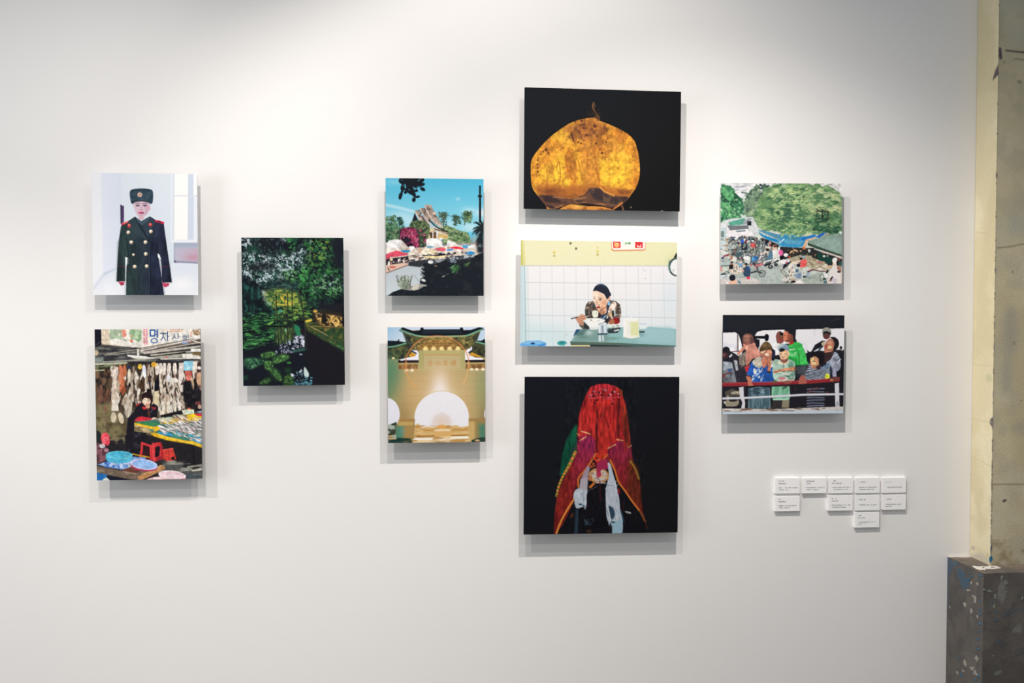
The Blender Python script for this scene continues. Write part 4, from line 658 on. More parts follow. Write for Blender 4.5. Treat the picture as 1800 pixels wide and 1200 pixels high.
    # piers
    p.poly([(210, 790), (330, 780), (330, 830), (315, 960), (170, 960), (180, 830)], (150, 134, 84)); p.poly([(180, 830), (250, 830), (240, 950), (170, 960)], (84, 134, 110), bl=12); p.glow(240, 870, 26, 40, (120, 150, 140), .7); p.poly([(250, 830), (330, 830), (318, 950), (250, 950)], (170, 138, 84), bl=10); p.rect(205, 780, 330, 800, (170, 130, 80), bl=4); p.rect(200, 800, 320, 830, (196, 164, 100), bl=4)
    p.poly([(752, 790), (900, 780), (900, 960), (770, 960)], (150, 132, 84)); p.poly([(830, 830), (900, 820), (900, 960), (840, 950)], (78, 130, 108), bl=12); p.rect(752, 780, 900, 800, (160, 126, 76), bl=4); p.rect(752, 800, 800, 950, (206, 172, 110), bl=8)
    p.poly([(110, 830), (190, 800), (180, 900), (110, 910)], (60, 66, 52)); p.tex([(110, 820), (185, 820), (185, 930), (110, 930)], (170, 180, 170), 30, .5, .62, sx=2); p.poly([(110, 920), (300, 930), (320, 985), (110, 985)], (30, 58, 54)); p.tex([(110, 920), (300, 930), (310, 985), (110, 985)], (110, 100, 66), 34, .5, .64, sx=2); p.line([(130, 932), (185, 930)], 10, (232, 200, 150)); p.poly([(770, 950), (830, 930), (910, 925), (910, 985), (790, 985)], (44, 66, 54)); p.ell(820, 952, 20, 8, (206, 170, 120))
    p.glow(760, 480, 26, 90, (180, 172, 120), .4)
    return p.done()

def pic_rock(C):
    p = Painter(C, (28, 31, 37), 66).fr(900, 140, 1220, 410)
    p.rect(80, 40, 1400, 1100, (24, 29, 36), c2=(22, 22, 24), g=(100, 100, 1100, 900))
    rock = [(150, 700), (160, 620), (215, 540), (300, 450), (400, 375), (470, 335), (560, 308), (640, 300), (690, 325), (780, 360), (880, 410), (950, 470), (980, 550), (996, 640), (998, 740), (975, 830), (930, 900), (880, 960), (800, 1012), (740, 1060), (330, 1060), (270, 985), (200, 900), (160, 830)]
    p.poly(rock, (14, 13, 16), bl=9, a=.8)
    p.poly(rock, (236, 160, 56), sm=1); p.clip(rock, sm=1)
    p.tex(rock, (206, 128, 50), 170, .42, .62, a=.8, sm=1); p.tex(rock, (248, 190, 66), 130, .46, .66, a=.85, sm=1)
    hi = (252, 200, 62)
    p.poly([(670, 620), (760, 600), (900, 640), (930, 740), (860, 840), (720, 820), (680, 740)], hi, sm=1, bl=24, a=.8); p.poly([(330, 640), (420, 560), (430, 700), (450, 820), (330, 820), (220, 780), (230, 700)], hi, sm=1, bl=22, a=.8); p.poly([(470, 560), (510, 570), (550, 740), (580, 840), (510, 830), (520, 700)], hi, sm=1, bl=12, a=.8); p.glow(660, 640, 30, 40, (255, 206, 70), .7)
    p.glow(960, 680, 30, 150, (226, 146, 54), .5); p.glow(170, 720, 24, 100, (240, 166, 60), .6)
    bro = (166, 104, 54)
    p.poly([(400, 380), (560, 312), (650, 305), (700, 340), (760, 420), (650, 470), (560, 480), (480, 440)], (176, 110, 60), sm=1, bl=26, a=.85); p.poly([(560, 520), (640, 500), (690, 620), (670, 760), (690, 840), (560, 840), (550, 680)], (206, 136, 58), sm=1, bl=20, a=.8); p.poly([(430, 560), (470, 545), (500, 660), (480, 760), (430, 780), (410, 680)], (200, 126, 50), bl=12, a=.8)
    p.poly([(690, 470), (820, 440), (860, 560), (720, 590)], (214, 146, 60), bl=22, a=.8)
    p.tex(rock, (150, 92, 44), 60, .54, .8, a=.6, sm=1, sx=.6, sy=1.4); p.tex(rock, (150, 92, 44), 22, .56, .8, a=.6, sm=1); p.tex([(380, 330), (600, 290), (720, 320), (780, 420), (700, 500), (540, 520), (430, 460)], (104, 64, 46), 26, .5, .74, a=.8, bl=30); p.mottle(rock, .07, 18)
    for l in ([(480, 400), (475, 470), (500, 500)], [(460, 540), (420, 600), (440, 700), (470, 780)], [(470, 545), (520, 640), (555, 790)], [(350, 690), (370, 640), (380, 780), (330, 830)], [(640, 520), (660, 660), (690, 830)], [(590, 560), (590, 700)], [(700, 470), (705, 580)]): p.line(l, 9, (186, 112, 44), a=.75, sm=1)
    p.poly([(470, 400), (500, 400), (510, 500), (480, 490)], (150, 92, 50), bl=8, a=.8); p.line([(470, 420), (480, 480)], 12, (96, 56, 36))
    sp = (92, 48, 36)
    for x, y, r in ((268, 548, 12), (245, 560, 7), (288, 575, 7), (228, 585, 7), (203, 630, 8), (200, 664, 8), (205, 690, 8), (205, 720, 8), (580, 438, 10), (540, 500, 8), (650, 365, 15), (705, 575, 11), (690, 545, 7), (736, 490, 8), (545, 325, 10), (560, 380, 9), (530, 410, 8), (740, 400, 8), (660, 500, 9), (520, 490, 9)): p.ell(x, y, r, r*.9, sp, a=.85)
    # dark foot
    foot = [(210, 905), (330, 905), (470, 930), (560, 900), (610, 850), (690, 850), (740, 890), (830, 905), (910, 915), (880, 965), (800, 1015), (700, 985), (560, 965), (430, 975), (330, 1010), (270, 985)]
    p.poly([(180, 830), (300, 810), (420, 840), (600, 820), (760, 840), (900, 860), (960, 880), (900, 930), (500, 950), (210, 910)], (176, 104, 50), bl=18, a=.85)
    p.tex([(180, 850), (960, 850), (920, 930), (500, 950), (210, 920)], (122, 70, 44), 50, .44, .7, sx=1.6, bl=18)
    p.poly(foot, (104, 72, 58), sm=1); p.tex(foot, (60, 46, 46), 50, .45, .62, sx=2.2, sy=.7); p.tex(foot, (150, 104, 70), 40, .52, .66, sx=2.2, sy=.6)
    p.poly([(600, 850), (700, 850), (760, 905), (850, 930), (840, 985), (720, 960), (640, 930)], (58, 48, 52), bl=8, a=.9); p.tex([(600, 850), (700, 850), (850, 930), (840, 985), (640, 930)], (104, 80, 66), 30, .5, .64); p.line([(690, 840), (720, 870), (800, 905)], 12, (222, 150, 76)); p.line([(860, 960), (800, 1010)], 16, (196, 122, 66))
    p.clip()
    p.poly([(340, 1010), (430, 975), (560, 962), (700, 980), (790, 1005), (800, 1040), (330, 1040)], (22, 20, 24)); p.poly([(360, 1022), (420, 985), (480, 972), (560, 985), (700, 990), (790, 1015), (790, 1045), (360, 1045)], (214, 144, 66), sm=1); p.tex([(360, 1022), (420, 985), (560, 980), (790, 1015), (790, 1045), (360, 1045)], (150, 90, 46), 40, .5, .64); p.glow(520, 990, 50, 14, (252, 196, 96), .8); p.ell(520, 1022, 9, 8, (30, 24, 24))
    p.line([(862, 985), (875, 1030)], 12, (130, 90, 70)); p.ell(930, 995, 7, 7, (130, 120, 90), a=.8); p.ell(1170, 1027, 10, 7, (214, 210, 190))
    # wisp on top
    p.line([(640, 185), (632, 215), (648, 250), (664, 285), (680, 320)], 15, (120, 84, 54), sm=1, w2=8); p.line([(655, 260), (685, 300), (670, 320)], 9, (110, 72, 44), sm=1); p.line([(640, 300), (655, 300)], 12, (150, 96, 56)); p.glow(650, 262, 40, 26, (60, 42, 32), .6); p.line([(642, 190), (652, 215)], 8, (96, 70, 48)); p.glow(600, 270, 18, 14, (52, 40, 32), .6)
    p.rect(80, 40, 1340, 75, (16, 17, 22), a=.5)
    return p.done()

def pic_noodle(C):
    p = Painter(C, (236, 236, 238), 77).fr(900, 405, 1220, 655)
    p.rect(60, 60, 1420, 300, (238, 234, 196), c2=(234, 232, 190), g=(60, 0, 1400, 0)); p.poly([(60, 60), (84, 60), (106, 305), (60, 305)], (206, 204, 120)); p.poly([(84, 60), (102, 60), (120, 305), (100, 305)], (226, 222, 160)); p.poly([(1300, 240), (1400, 160), (1400, 310), (1290, 310)], (226, 226, 176), bl=20)
    p.rect(60, 298, 1420, 1000, (240, 238, 240), c2=(228, 238, 242), g=(0, 450, 0, 960)); p.poly([(60, 300), (108, 300), (118, 1000), (60, 1000)], (200, 222, 230)); p.poly([(90, 310), (130, 310), (140, 980), (110, 980)], (214, 230, 232), a=.8, bl=8)
    p.poly([(60, 760), (500, 820), (500, 1000), (60, 1000)], (204, 228, 232), a=.6, bl=40); p.glow(1330, 560, 90, 160, (222, 234, 242), .6)
    p.line([(100, 300), (1400, 300)], 10, (206, 204, 196), a=.8)
    for y0, y1 in ((442, 450), (582, 590), (716, 736), (850, 862)): p.line([(105, y0), (1400, y1)], 6, (196, 204, 208), a=.85)
    for x in (137, 237, 340, 440, 542, 645, 750, 855, 962, 1068, 1172, 1280): p.line([(x, 305), (x+14*(x-500)/900*-.2+8, 970)], 5, (206, 212, 216), a=.75)
    p.line([(108, 300), (120, 970)], 7, (160, 184, 190), a=.8)
    # wall things
    for x, y in ((498, 110), (545, 155)): p.ell(x, y, 10, 11, (110, 116, 100))
    for x, y in ((360, 190), (726, 180)): p.poly([(x-14, y-16), (x+14, y-14), (x+12, y+6), (x-8, y+8)], (236, 222, 130)); p.ell(x, y+26, 10, 10, (196, 180, 110)); p.ell(x, y+2, 5, 5, (170, 150, 90))
    p.ell(726, 145, 9, 8, (226, 214, 150)); p.poly([(840, 90), (1135, 95), (1130, 165), (1110, 175), (860, 178), (842, 165)], (222, 160, 110)); p.poly([(845, 85), (1130, 90), (1125, 155), (1110, 162), (866, 166), (848, 154)], (250, 244, 236)); p.rect(858, 90, 920, 150, (226, 52, 56)); p.rect(1044, 90, 1108, 150, (226, 56, 60)); p.ell(888, 126, 22, 18, (246, 190, 120)); p.line([(872, 108), (905, 112)], 8, (250, 220, 160)); p.poly([(1060, 120), (1080, 138), (1094, 116), (1094, 144), (1060, 144)], (246, 224, 214))
    p.ell(966, 110, 10, 8, (150, 200, 150)); p.ell(995, 110, 12, 10, (110, 180, 130)); p.line([(960, 120), (1000, 100)], 5, (90, 150, 110), a=.6); p.line([(1110, 330), (1130, 350)], 6, (206, 204, 206)); p.ell(1128, 406, 8, 6, (206, 206, 208))
    p.ell(1392, 310, 74, 80, (70, 86, 84)); p.ell(1398, 312, 62, 68, (240, 242, 240)); p.poly([(1365, 235), (1385, 195), (1400, 185), (1400, 225)], (28, 34, 36)); p.ell(1362, 340, 10, 14, (214, 220, 216)); p.line([(1330, 250), (1322, 300), (1332, 350)], 8, (130, 170, 160), sm=1)
    # stools
    p.poly([(60, 960), (130, 932), (230, 928), (290, 945), (285, 985), (60, 985)], (110, 178, 232)); p.poly([(90, 955), (150, 935), (260, 938), (240, 958)], (140, 198, 240)); p.ell(178, 953, 18, 8, (40, 70, 110)); p.line([(230, 975), (285, 958)], 12, (60, 140, 214)); p.ell(425, 950, 42, 20, (70, 166, 168)); p.ell(425, 945, 26, 9, (44, 136, 140)); p.ell(470, 960, 20, 9, (214, 228, 228)); p.ell(460, 880, 16, 8, (206, 214, 214))
    # table
    p.poly([(495, 940), (560, 850), (660, 820), (1150, 810), (1400, 830), (1400, 985), (495, 960)], (146, 190, 190)); p.poly([(1100, 820), (1330, 815), (1400, 850), (1400, 960), (1050, 940)], (164, 202, 208), bl=16); p.poly([(520, 900), (640, 830), (800, 840), (820, 940), (520, 940)], (120, 150, 144), bl=14, a=.8)
    p.poly([(490, 935), (900, 945), (1400, 968), (1400, 990), (500, 965)], (90, 112, 100)); p.line([(500, 960), (900, 970), (1395, 984)], 9, (50, 70, 74)); p.poly([(1000, 965), (1400, 972), (1400, 990), (1000, 985)], (60, 104, 110)); p.rect(500, 964, 660, 990, (226, 214, 160)); p.rect(660, 968, 920, 990, (40, 46, 50))
    p.fr(1000, 485, 1150, 615)
    p.poly([(80, 970), (130, 880), (210, 860), (300, 830), (330, 850), (230, 960)], (70, 100, 100), a=.7, bl=8); p.poly([(75, 975), (120, 870), (190, 860), (140, 920)], (36, 80, 120)); p.glow(330, 920, 60, 40, (196, 214, 214), .8); p.glow(230, 990, 70, 20, (96, 130, 120), .7); p.glow(700, 1010, 120, 26, (110, 150, 140), .8)
    # woman: shirt
    shirt = [(400, 410), (320, 420), (280, 470), (262, 560), (270, 640), (330, 700), (600, 760), (620, 640), (700, 640), (720, 720), (800, 740), (845, 660), (850, 560), (830, 460), (770, 410), (660, 390), (600, 480)]
    p.poly(shirt, (96, 84, 76)); p.scat(90, shirt, [(150, 130, 112), (60, 70, 70), (40, 60, 90), (176, 150, 130), (120, 96, 80), (70, 96, 96), (196, 186, 170), (44, 40, 46)], (10, 32), (6, 14), (-70, -30), a=.85)
    p.poly([(600, 480), (640, 420), (690, 400), (680, 470), (640, 560), (600, 700), (560, 700)], (44, 60, 84)); p.ell(655, 445, 22, 36, (140, 196, 226), rot=10); p.poly([(165, 790), (240, 740), (290, 800), (340, 840), (320, 860), (230, 860), (180, 820)], (96, 100, 90)); p.poly([(250, 740), (330, 820), (340, 860), (240, 850)], (40, 46, 50), a=.8)
    # neck, face
    p.poly([(470, 540), (620, 500), (610, 600), (540, 650), (480, 600)], (214, 160, 130)); p.poly([(500, 600), (600, 560), (560, 640), (500, 650)], (190, 140, 112)); p.poly([(480, 580), (540, 640), (500, 690), (460, 640)], (60, 44, 50)); p.poly([(520, 640), (590, 620), (600, 680), (540, 700)], (40, 70, 110))
    face = [(400, 255), (470, 240), (580, 290), (625, 350), (630, 420), (600, 500), (540, 545), (490, 550), (450, 510), (430, 460), (405, 420), (412, 380), (395, 320)]
    p.poly(face, (240, 204, 176), sm=1); p.poly([(400, 255), (470, 250), (490, 330), (470, 400), (450, 480), (405, 420), (395, 320)], (250, 230, 210), bl=14); p.poly([(560, 400), (625, 380), (600, 500), (540, 540), (500, 540)], (220, 160, 124), bl=18, a=.8); p.ell(655, 365, 22, 40, (226, 168, 140), rot=10); p.glow(560, 440, 40, 40, (232, 170, 140), .5)
    p.ell(512, 384, 26, 12, (90, 72, 66)); p.ell(420, 368, 14, 10, (130, 100, 90)); p.line([(480, 352), (545, 362)], 9, (140, 104, 86)); p.line([(402, 342), (435, 340)], 8, (190, 150, 130)); p.poly([(448, 380), (462, 380), (476, 456), (446, 462)], (222, 168, 140), bl=5); p.ell(480, 510, 28, 17, (186, 66, 60)); p.ell(500, 470, 8, 5, (206, 140, 120)); p.poly([(490, 540), (580, 520), (540, 552)], (200, 140, 110), bl=6)
    hair = [(400, 250), (420, 190), (460, 150), (520, 130), (590, 150), (640, 200), (670, 260), (690, 310), (660, 340), (625, 380), (600, 340), (570, 295), (500, 262), (450, 242)]
    p.poly(hair, (248, 248, 250), bl=16, a=.7); p.poly(hair, (38, 44, 58), sm=1); p.line([(470, 165), (530, 145), (600, 175)], 18, (60, 84, 110), a=.7, sm=1)
    p.poly([(395, 260), (450, 246), (500, 266), (560, 300), (520, 300), (440, 280)], (244, 214, 190), a=.8, bl=6)
    # right hand at cheek, arm
    p.poly([(640, 590), (660, 500), (710, 430), (750, 420), (775, 470), (740, 530), (690, 580)], (246, 220, 206), sm=1); p.line([(700, 440), (670, 540)], 10, (226, 176, 150)); p.line([(735, 440), (700, 540)], 8, (230, 186, 164)); p.poly([(745, 500), (770, 640), (740, 650), (715, 590)], (190, 196, 196)); p.poly([(700, 570), (730, 560), (735, 640), (705, 640)], (26, 26, 32)); p.poly([(640, 600), (700, 590), (700, 680), (640, 690)], (214, 180, 140), bl=4)
    p.ell(765, 725, 66, 56, (150, 44, 44)); p.ell(690, 740, 50, 46, (176, 112, 84)); p.line([(640, 640), (690, 700)], 14, (40, 36, 40)); p.ell(650, 700, 22, 40, (80, 60, 56))
    p.mottle(shirt, .14, 40)
    # left hand, chopsticks
    p.poly([(110, 690), (150, 660), (210, 620), (260, 640), (285, 690), (240, 730), (190, 790), (160, 770), (140, 740)], (206, 150, 122), sm=1)
    for l in ([(160, 690), (215, 650), (262, 660)], [(150, 715), (210, 680), (262, 690)], [(160, 742), (215, 712)]): p.line(l, 9, (156, 98, 78)); p.line([(q[0], q[1]-10) for q in l], 8, (232, 186, 160))
    p.line([(45, 695), (140, 668)], 16, (30, 28, 36)); p.line([(270, 640), (370, 600), (420, 600)], 14, (34, 36, 46)); p.line([(290, 680), (400, 665)], 12, (26, 30, 40)); p.poly([(170, 760), (240, 740), (250, 800), (190, 800)], (190, 140, 116), bl=4)
    p.poly([(380, 580), (440, 560), (480, 590), (470, 660), (400, 670)], (232, 234, 214), sm=1); p.scat(14, [(400, 570), (470, 570), (460, 660), (410, 660)], [(250, 250, 240), (206, 210, 190)], (6, 16), (4, 9)); p.line([(560, 690), (600, 640)], 12, (196, 214, 220))
    # bowl
    p.poly([(280, 710), (570, 705), (550, 760), (480, 820), (470, 860), (350, 865), (340, 820), (300, 760)], (244, 244, 242), sm=1); p.ell(425, 712, 146, 30, (236, 238, 232)); p.ell(420, 714, 110, 18, (250, 250, 248)); p.ell(365, 716, 22, 9, (130, 140, 110)); p.ell(480, 725, 26, 7, (200, 204, 196)); p.poly([(350, 830), (470, 830), (460, 866), (350, 866)], (222, 228, 226), bl=5)
    p.rect(596, 690, 640, 780, (36, 40, 50), bl=4)
    # can, ashtray
    p.poly([(620, 870), (720, 830), (830, 830), (840, 860), (790, 920), (640, 930)], (60, 70, 74)); p.ell(730, 810, 96, 30, (226, 234, 226)); p.scat(16, [(640, 790), (820, 790), (810, 850), (650, 850)], [(170, 200, 186), (236, 240, 236), (140, 150, 140)], (10, 26), (5, 10), a=.85); p.line([(740, 890), (810, 870)], 22, (222, 230, 232)); p.line([(650, 900), (790, 905)], 16, (40, 50, 56)); p.line([(650, 850), (720, 880), (820, 840)], 10, (50, 60, 64))
    p.poly([(480, 780), (620, 770), (622, 930), (484, 940)], (190, 206, 214)); p.ell(550, 772, 70, 22, (226, 234, 238)); p.rect(486, 800, 516, 930, (232, 236, 242)); p.rect(545, 800, 560, 940, (120, 140, 150)); p.rect(575, 800, 596, 930, (236, 244, 248)); p.rect(520, 800, 536, 930, (170, 186, 196)); p.line([(480, 940), (620, 935)], 20, (40, 60, 80)); p.line([(490, 780), (560, 765)], 10, (110, 120, 130)); p.rect(484, 960, 520, 1060, (214, 224, 230), bl=4); p.rect(540, 960, 570, 1050, (206, 220, 222), bl=4)
    # tissue roll holder
    p.poly([(1140, 790), (1290, 790), (1250, 850), (1140, 860)], (232, 240, 240)); p.line([(1150, 775), (1250, 775)], 12, (176, 196, 226)); p.poly([(1130, 890), (1230, 890), (1220, 915), (1130, 915)], (40, 50, 52)); p.glow(1170, 950, 60, 30, (120, 160, 170), .7)
    p.poly([(890, 700), (1130, 700), (1135, 970), (880, 970)], (240, 240, 230)); p.ell(1010, 700, 122, 26, (246, 246, 244)); p.ell(1010, 972, 136, 34, (244, 244, 234)); p.poly([(1000, 745), (1125, 740), (1130, 965), (1000, 960)], (226, 228, 176), bl=10); p.poly([(1010, 650), (1040, 700), (990, 700)], (240, 242, 246), bl=4); p.line([(880, 985), (1010, 1008), (1140, 985)], 7, (200, 210, 180), sm=1); p.poly([(890, 720), (930, 720), (930, 960), (885, 960)], (248, 246, 244), bl=6)
    return p.done()

def pic_red(C):
    p = Painter(C, (25, 28, 36), 88).fr(900, 650, 1220, 1000)
    p.rect(60, 30, 1020, 1000, (24, 27, 35), c2=(26, 26, 30), g=(80, 60, 900, 900))
    p.poly([(392, 325), (360, 360), (325, 430), (300, 520), (286, 640), (330, 620), (400, 470), (395, 400)], (18, 74, 56)); p.poly([(392, 325), (360, 370), (345, 430), (390, 440)], (24, 96, 68), bl=8)
    # outer cloth
    out = [(392, 400), (405, 480), (370, 540), (320, 640), (275, 730), (258, 850), (252, 985), (270, 985), (330, 890), (375, 800), (410, 660), (470, 580), (500, 515), (560, 520), (600, 580), (650, 680), (720, 790), (795, 890), (778, 780), (766, 650), (735, 580), (715, 480), (700, 400)]
    p.clip(out, bl=2); p.poly(out, (132, 38, 36)); p.poly([(395, 470), (470, 400), (495, 520), (420, 640), (375, 800), (300, 920), (262, 940), (275, 760)], (144, 42, 36), bl=10); p.poly([(400, 480), (480, 430), (490, 520), (430, 600), (400, 640), (350, 690)], (158, 44, 62), bl=14)
    p.poly([(700, 560), (740, 590), (770, 700), (790, 870), (700, 740), (660, 640)], (104, 40, 30), bl=10); p.tex(out, (90, 24, 32), 50, .5, .68, a=.6, sx=.5, sy=2)
    p.clip()
    # veil
    veil = [(445, 150), (470, 105), (520, 86), (570, 84), (620, 98), (660, 120), (668, 165), (685, 210), (698, 300), (710, 400), (722, 520), (715, 560), (690, 560), (640, 520), (580, 500), (555, 540), (520, 545), (490, 500), (395, 500), (392, 400), (398, 290), (415, 230), (432, 180)]
    p.clip(veil, bl=2); p.poly(veil, (178, 42, 42)); p.poly([(440, 170), (500, 160), (620, 160), (640, 350), (600, 500), (520, 540), (430, 400), (400, 300)], (192, 46, 44), bl=20)
    p.poly([(470, 105), (520, 86), (570, 84), (620, 98), (600, 125), (480, 130)], (198, 50, 62), bl=6)
    p.tex(veil, (140, 32, 38), 60, .46, .64, a=.7, sx=.35, sy=2.4); p.tex(veil, (206, 62, 56), 44, .54, .7, a=.6, sx=.35, sy=2.4)
    p.poly([(658, 210), (690, 240), (716, 420), (720, 560), (690, 560), (676, 420)], (120, 48, 34), bl=8, a=.85)
    p.clip(); p.fr(960, 665, 1150, 800)
    dk = (66, 26, 26)
    for l, w in (([(1135, 310), (1125, 500), (1115, 760), (1125, 930)], 30), ([(785, 700), (790, 850), (785, 1050), (800, 1200)], 34), ([(1240, 560), (1235, 760), (1240, 1000)], 26), ([(960, 680), (975, 780)], 24), ([(790, 480), (800, 640)], 24), ([(1230, 330), (1250, 480)], 18), ([(640, 330), (560, 500)], 10), ([(900, 740), (890, 1000)], 10), ([(520, 560), (500, 760)], 14)): p.poly(np.vstack([np.array(Painter.smooth(l, False))+[w*.5, 0], (np.array(Painter.smooth(l, False))-[w*.5, 0])[::-1]]), dk, a=.75, bl=7)
    rs = np.random.RandomState(5)
    for x, y, r in ((740, 210, 34), (915, 190, 44), (1060, 215, 36), (830, 235, 30), (690, 270, 34), (990, 260, 40), (770, 265, 22), (1120, 250, 26), (860, 170, 20)):
        p.ell(x, y, r, r*.8, (168, 54, 66)); p.ell(x+5, y-6, r*.55, r*.4, (206, 104, 112)); p.ell(x-r*.5, y+r*.5, r*.4, r*.3, (84, 28, 38))
    for x, y in ((1025, 215), (740, 275), (865, 262), (970, 265), (825, 220), (1150, 262)): p.ell(x, y, 16, 18, (56, 22, 30))
    p.line([(640, 290), (760, 310), (900, 285), (1040, 300), (1160, 290)], 14, (210, 74, 84), sm=1, a=.8); p.line([(900, 320), (1000, 320), (1050, 360)], 14, (190, 70, 78), sm=1); p.ell(790, 340, 32, 14, (70, 22, 24), rot=-20); p.ell(1030, 400, 34, 14, (100, 34, 36)); p.ell(760, 385, 16, 20, (110, 30, 34)); p.ell(700, 350, 22, 40, (150, 36, 44))
    p.poly([(1130, 150), (1190, 190), (1190, 270), (1140, 260)], (150, 70, 44), bl=6, a=.8); p.line([(1190, 320), (1220, 500), (1200, 700)], 26, (176, 60, 40), a=.6, sm=1)
    mag = (158, 42, 88)
    p.poly([(560, 880), (690, 890), (760, 960), (760, 1230), (480, 1230), (530, 960)], mag); p.tex([(560, 880), (690, 890), (760, 960), (760, 1230), (480, 1230), (530, 960)], (120, 34, 70), 50, .48, .64, sx=.5, sy=2); p.poly([(960, 1090), (1100, 980), (1200, 985), (1215, 1230), (950, 1230)], (150, 40, 72)); p.tex([(960, 1090), (1100, 980), (1200, 985), (1215, 1230), (950, 1230)], (116, 30, 56), 50, .48, .64, sx=.5, sy=2); p.poly([(1280, 1080), (1330, 1050), (1330, 1230), (1280, 1230)], (124, 36, 62)); p.poly([(480, 920), (520, 900), (515, 1020), (475, 1060)], (104, 34, 72))
    for l in ([(550, 825), (620, 842), (690, 868)], [(525, 968), (620, 910)], [(1100, 952), (1195, 968)], [(960, 1090), (1080, 1030)], [(485, 862), (520, 885)], [(1285, 1075), (1325, 1045)]): p.line(l, 20, (222, 150, 104))
    p.line([(555, 822), (690, 862)], 8, (240, 190, 150))
    p.poly([(820, 700), (950, 700), (950, 1240), (810, 1240)], (190, 50, 40), a=.6, bl=14)
    p.mottle([(300, 0), (1400, 0), (1400, 1240), (300, 1240)], .12, 50, .4, 2)
    p.fr(960, 795, 1150, 940)
    p.poly([(700, 0), (900, 0), (880, 70), (800, 130), (740, 160), (690, 90)], (190, 54, 40)); p.poly([(440, 20), (680, 0), (620, 150), (480, 350), (400, 640), (330, 560)], (150, 40, 56), bl=24, a=.6); p.poly([(920, 20), (1200, 0), (1190, 500), (1120, 460), (1000, 240)], (142, 38, 52), bl=20, a=.75); p.poly([(1190, 60), (1330, 200), (1370, 500), (1390, 800), (1250, 680), (1180, 560)], (104, 44, 30), bl=20, a=.8)
    p.poly([(430, -80), (680, -80), (660, 60), (600, 140), (430, 170), (380, 120)], (152, 42, 74), bl=40, a=.75); p.poly([(930, -60), (1210, -80), (1210, 120), (1150, 200), (1000, 160)], (146, 40, 66), bl=40, a=.75)
    blk = (22, 22, 28)
    p.poly([(600, 430), (760, 440), (870, 430), (870, 900), (960, 1200), (180, 1200), (290, 960), (400, 700), (420, 540), (500, 380)], blk); p.poly([(1060, 480), (1120, 520), (1430, 980), (1450, 1200), (1100, 1200), (1050, 700)], blk)
    p.mottle([(130, 0), (1440, 0), (1440, 1000), (130, 1180)], .10, 40, .6, 1.6)
    # beaded border left
    L0 = np.array([(420, 0), (330, 190), (250, 330), (190, 470), (150, 620)], float); Ls = Painter.smooth(L0, False, 6)
    for i, (x, y) in enumerate(Ls): p.ell(x, y, 30-.4*i, 22-.3*i, (232, 128, 60) if i % 2 else (150, 160, 60), rot=-60); p.ell(x, y, 12, 8, (240, 160, 90) if i % 2 else (60, 90, 40))
    for i, (x, y) in enumerate(Painter.smooth(np.array([(1225, 130), (1280, 210), (1320, 300), (1345, 380)], float), False, 4)): p.ell(x, y, 24, 17, (196, 120, 50) if i % 2 else (110, 120, 50), rot=60, a=.85-.03*i)
    # hems
    for l, w in (([(715, 20), (640, 150), (560, 260), (470, 370), (470, 500)], 22), ([(890, 30), (810, 120)], 18), ([(930, 110), (1000, 260), (1050, 420), (1150, 560), (1260, 720), (1360, 850), (1440, 1000)], 26), ([(395, 690), (300, 840), (210, 1010), (150, 1170)], 30), ([(690, 450), (640, 500)], 34)): p.line(l, w, (214, 120, 52), sm=1)
    p.line([(395, 690), (300, 840), (210, 1010), (150, 1170)], 10, (240, 166, 80), sm=1)
    p.line([(1360, 850), (1440, 1000), (1470, 1100)], 20, (80, 46, 36), a=.7)
    p.scat(16, [(640, 90), (760, 60), (780, 180), (640, 220)], [(214, 120, 60), (180, 70, 40), (110, 40, 40)], (10, 26), (10, 20), a=.9)
    # ornament
    p.ell(760, 330, 145, 110, (170, 130, 110)); p.ell(765, 330, 118, 84, (206, 196, 190)); p.scat(40, [(640, 250), (880, 250), (890, 400), (660, 410)], [(226, 220, 216), (190, 150, 100), (222, 170, 110), (150, 130, 130)], (12, 34), (6, 14), (-20, 20), a=.85); p.line(np.c_[765+135*np.cos(np.linspace(0, 6.28, 30)), 335+98*np.sin(np.linspace(0, 6.28, 30))], 18, (214, 156, 84), a=.8); p.poly([(740, 150), (800, 110), (880, 90), (900, 230), (800, 250), (775, 350), (735, 340)], (168, 44, 84), sm=1, bl=5); p.ell(768, 315, 34, 38, (190, 54, 84), bl=5); p.line([(720, 435), (860, 440)], 16, (190, 180, 190)); p.ell(640, 370, 30, 40, (190, 120, 80)); p.line([(780, 400), (785, 700)], 12, (96, 30, 40), a=.8); p.line([(600, 560), (740, 490)], 6, (130, 130, 140), a=.8)
    # white tassels
    wb = (192, 202, 214)
    p.poly([(600, 190), (640, 210), (610, 340), (590, 420), (580, 560), (480, 560), (500, 400), (540, 300)], (170, 150, 166), bl=4); p.poly([(400, 600), (450, 525), (590, 520), (590, 660), (580, 770), (520, 790), (440, 805), (410, 700)], wb, sm=1); p.poly([(500, 380), (610, 360), (600, 540), (480, 540)], (184, 176, 186), bl=6)
    p.poly([(895, 150), (935, 170), (960, 260), (1000, 400), (1030, 520), (1060, 660), (1080, 850), (1110, 960), (1100, 1170), (970, 1180), (960, 1060), (890, 980), (870, 800), (865, 560), (890, 420), (910, 330)], wb, sm=1)
    for R in ([(400, 530), (590, 530), (580, 790), (420, 790)], [(870, 440), (1020, 440), (1090, 1000), (980, 1160), (880, 960)]):
        p.scat(60, R, [(214, 222, 232), (150, 164, 180), (226, 232, 238), (170, 184, 200)], (24, 60), (4, 9), (50, 120), a=.75)
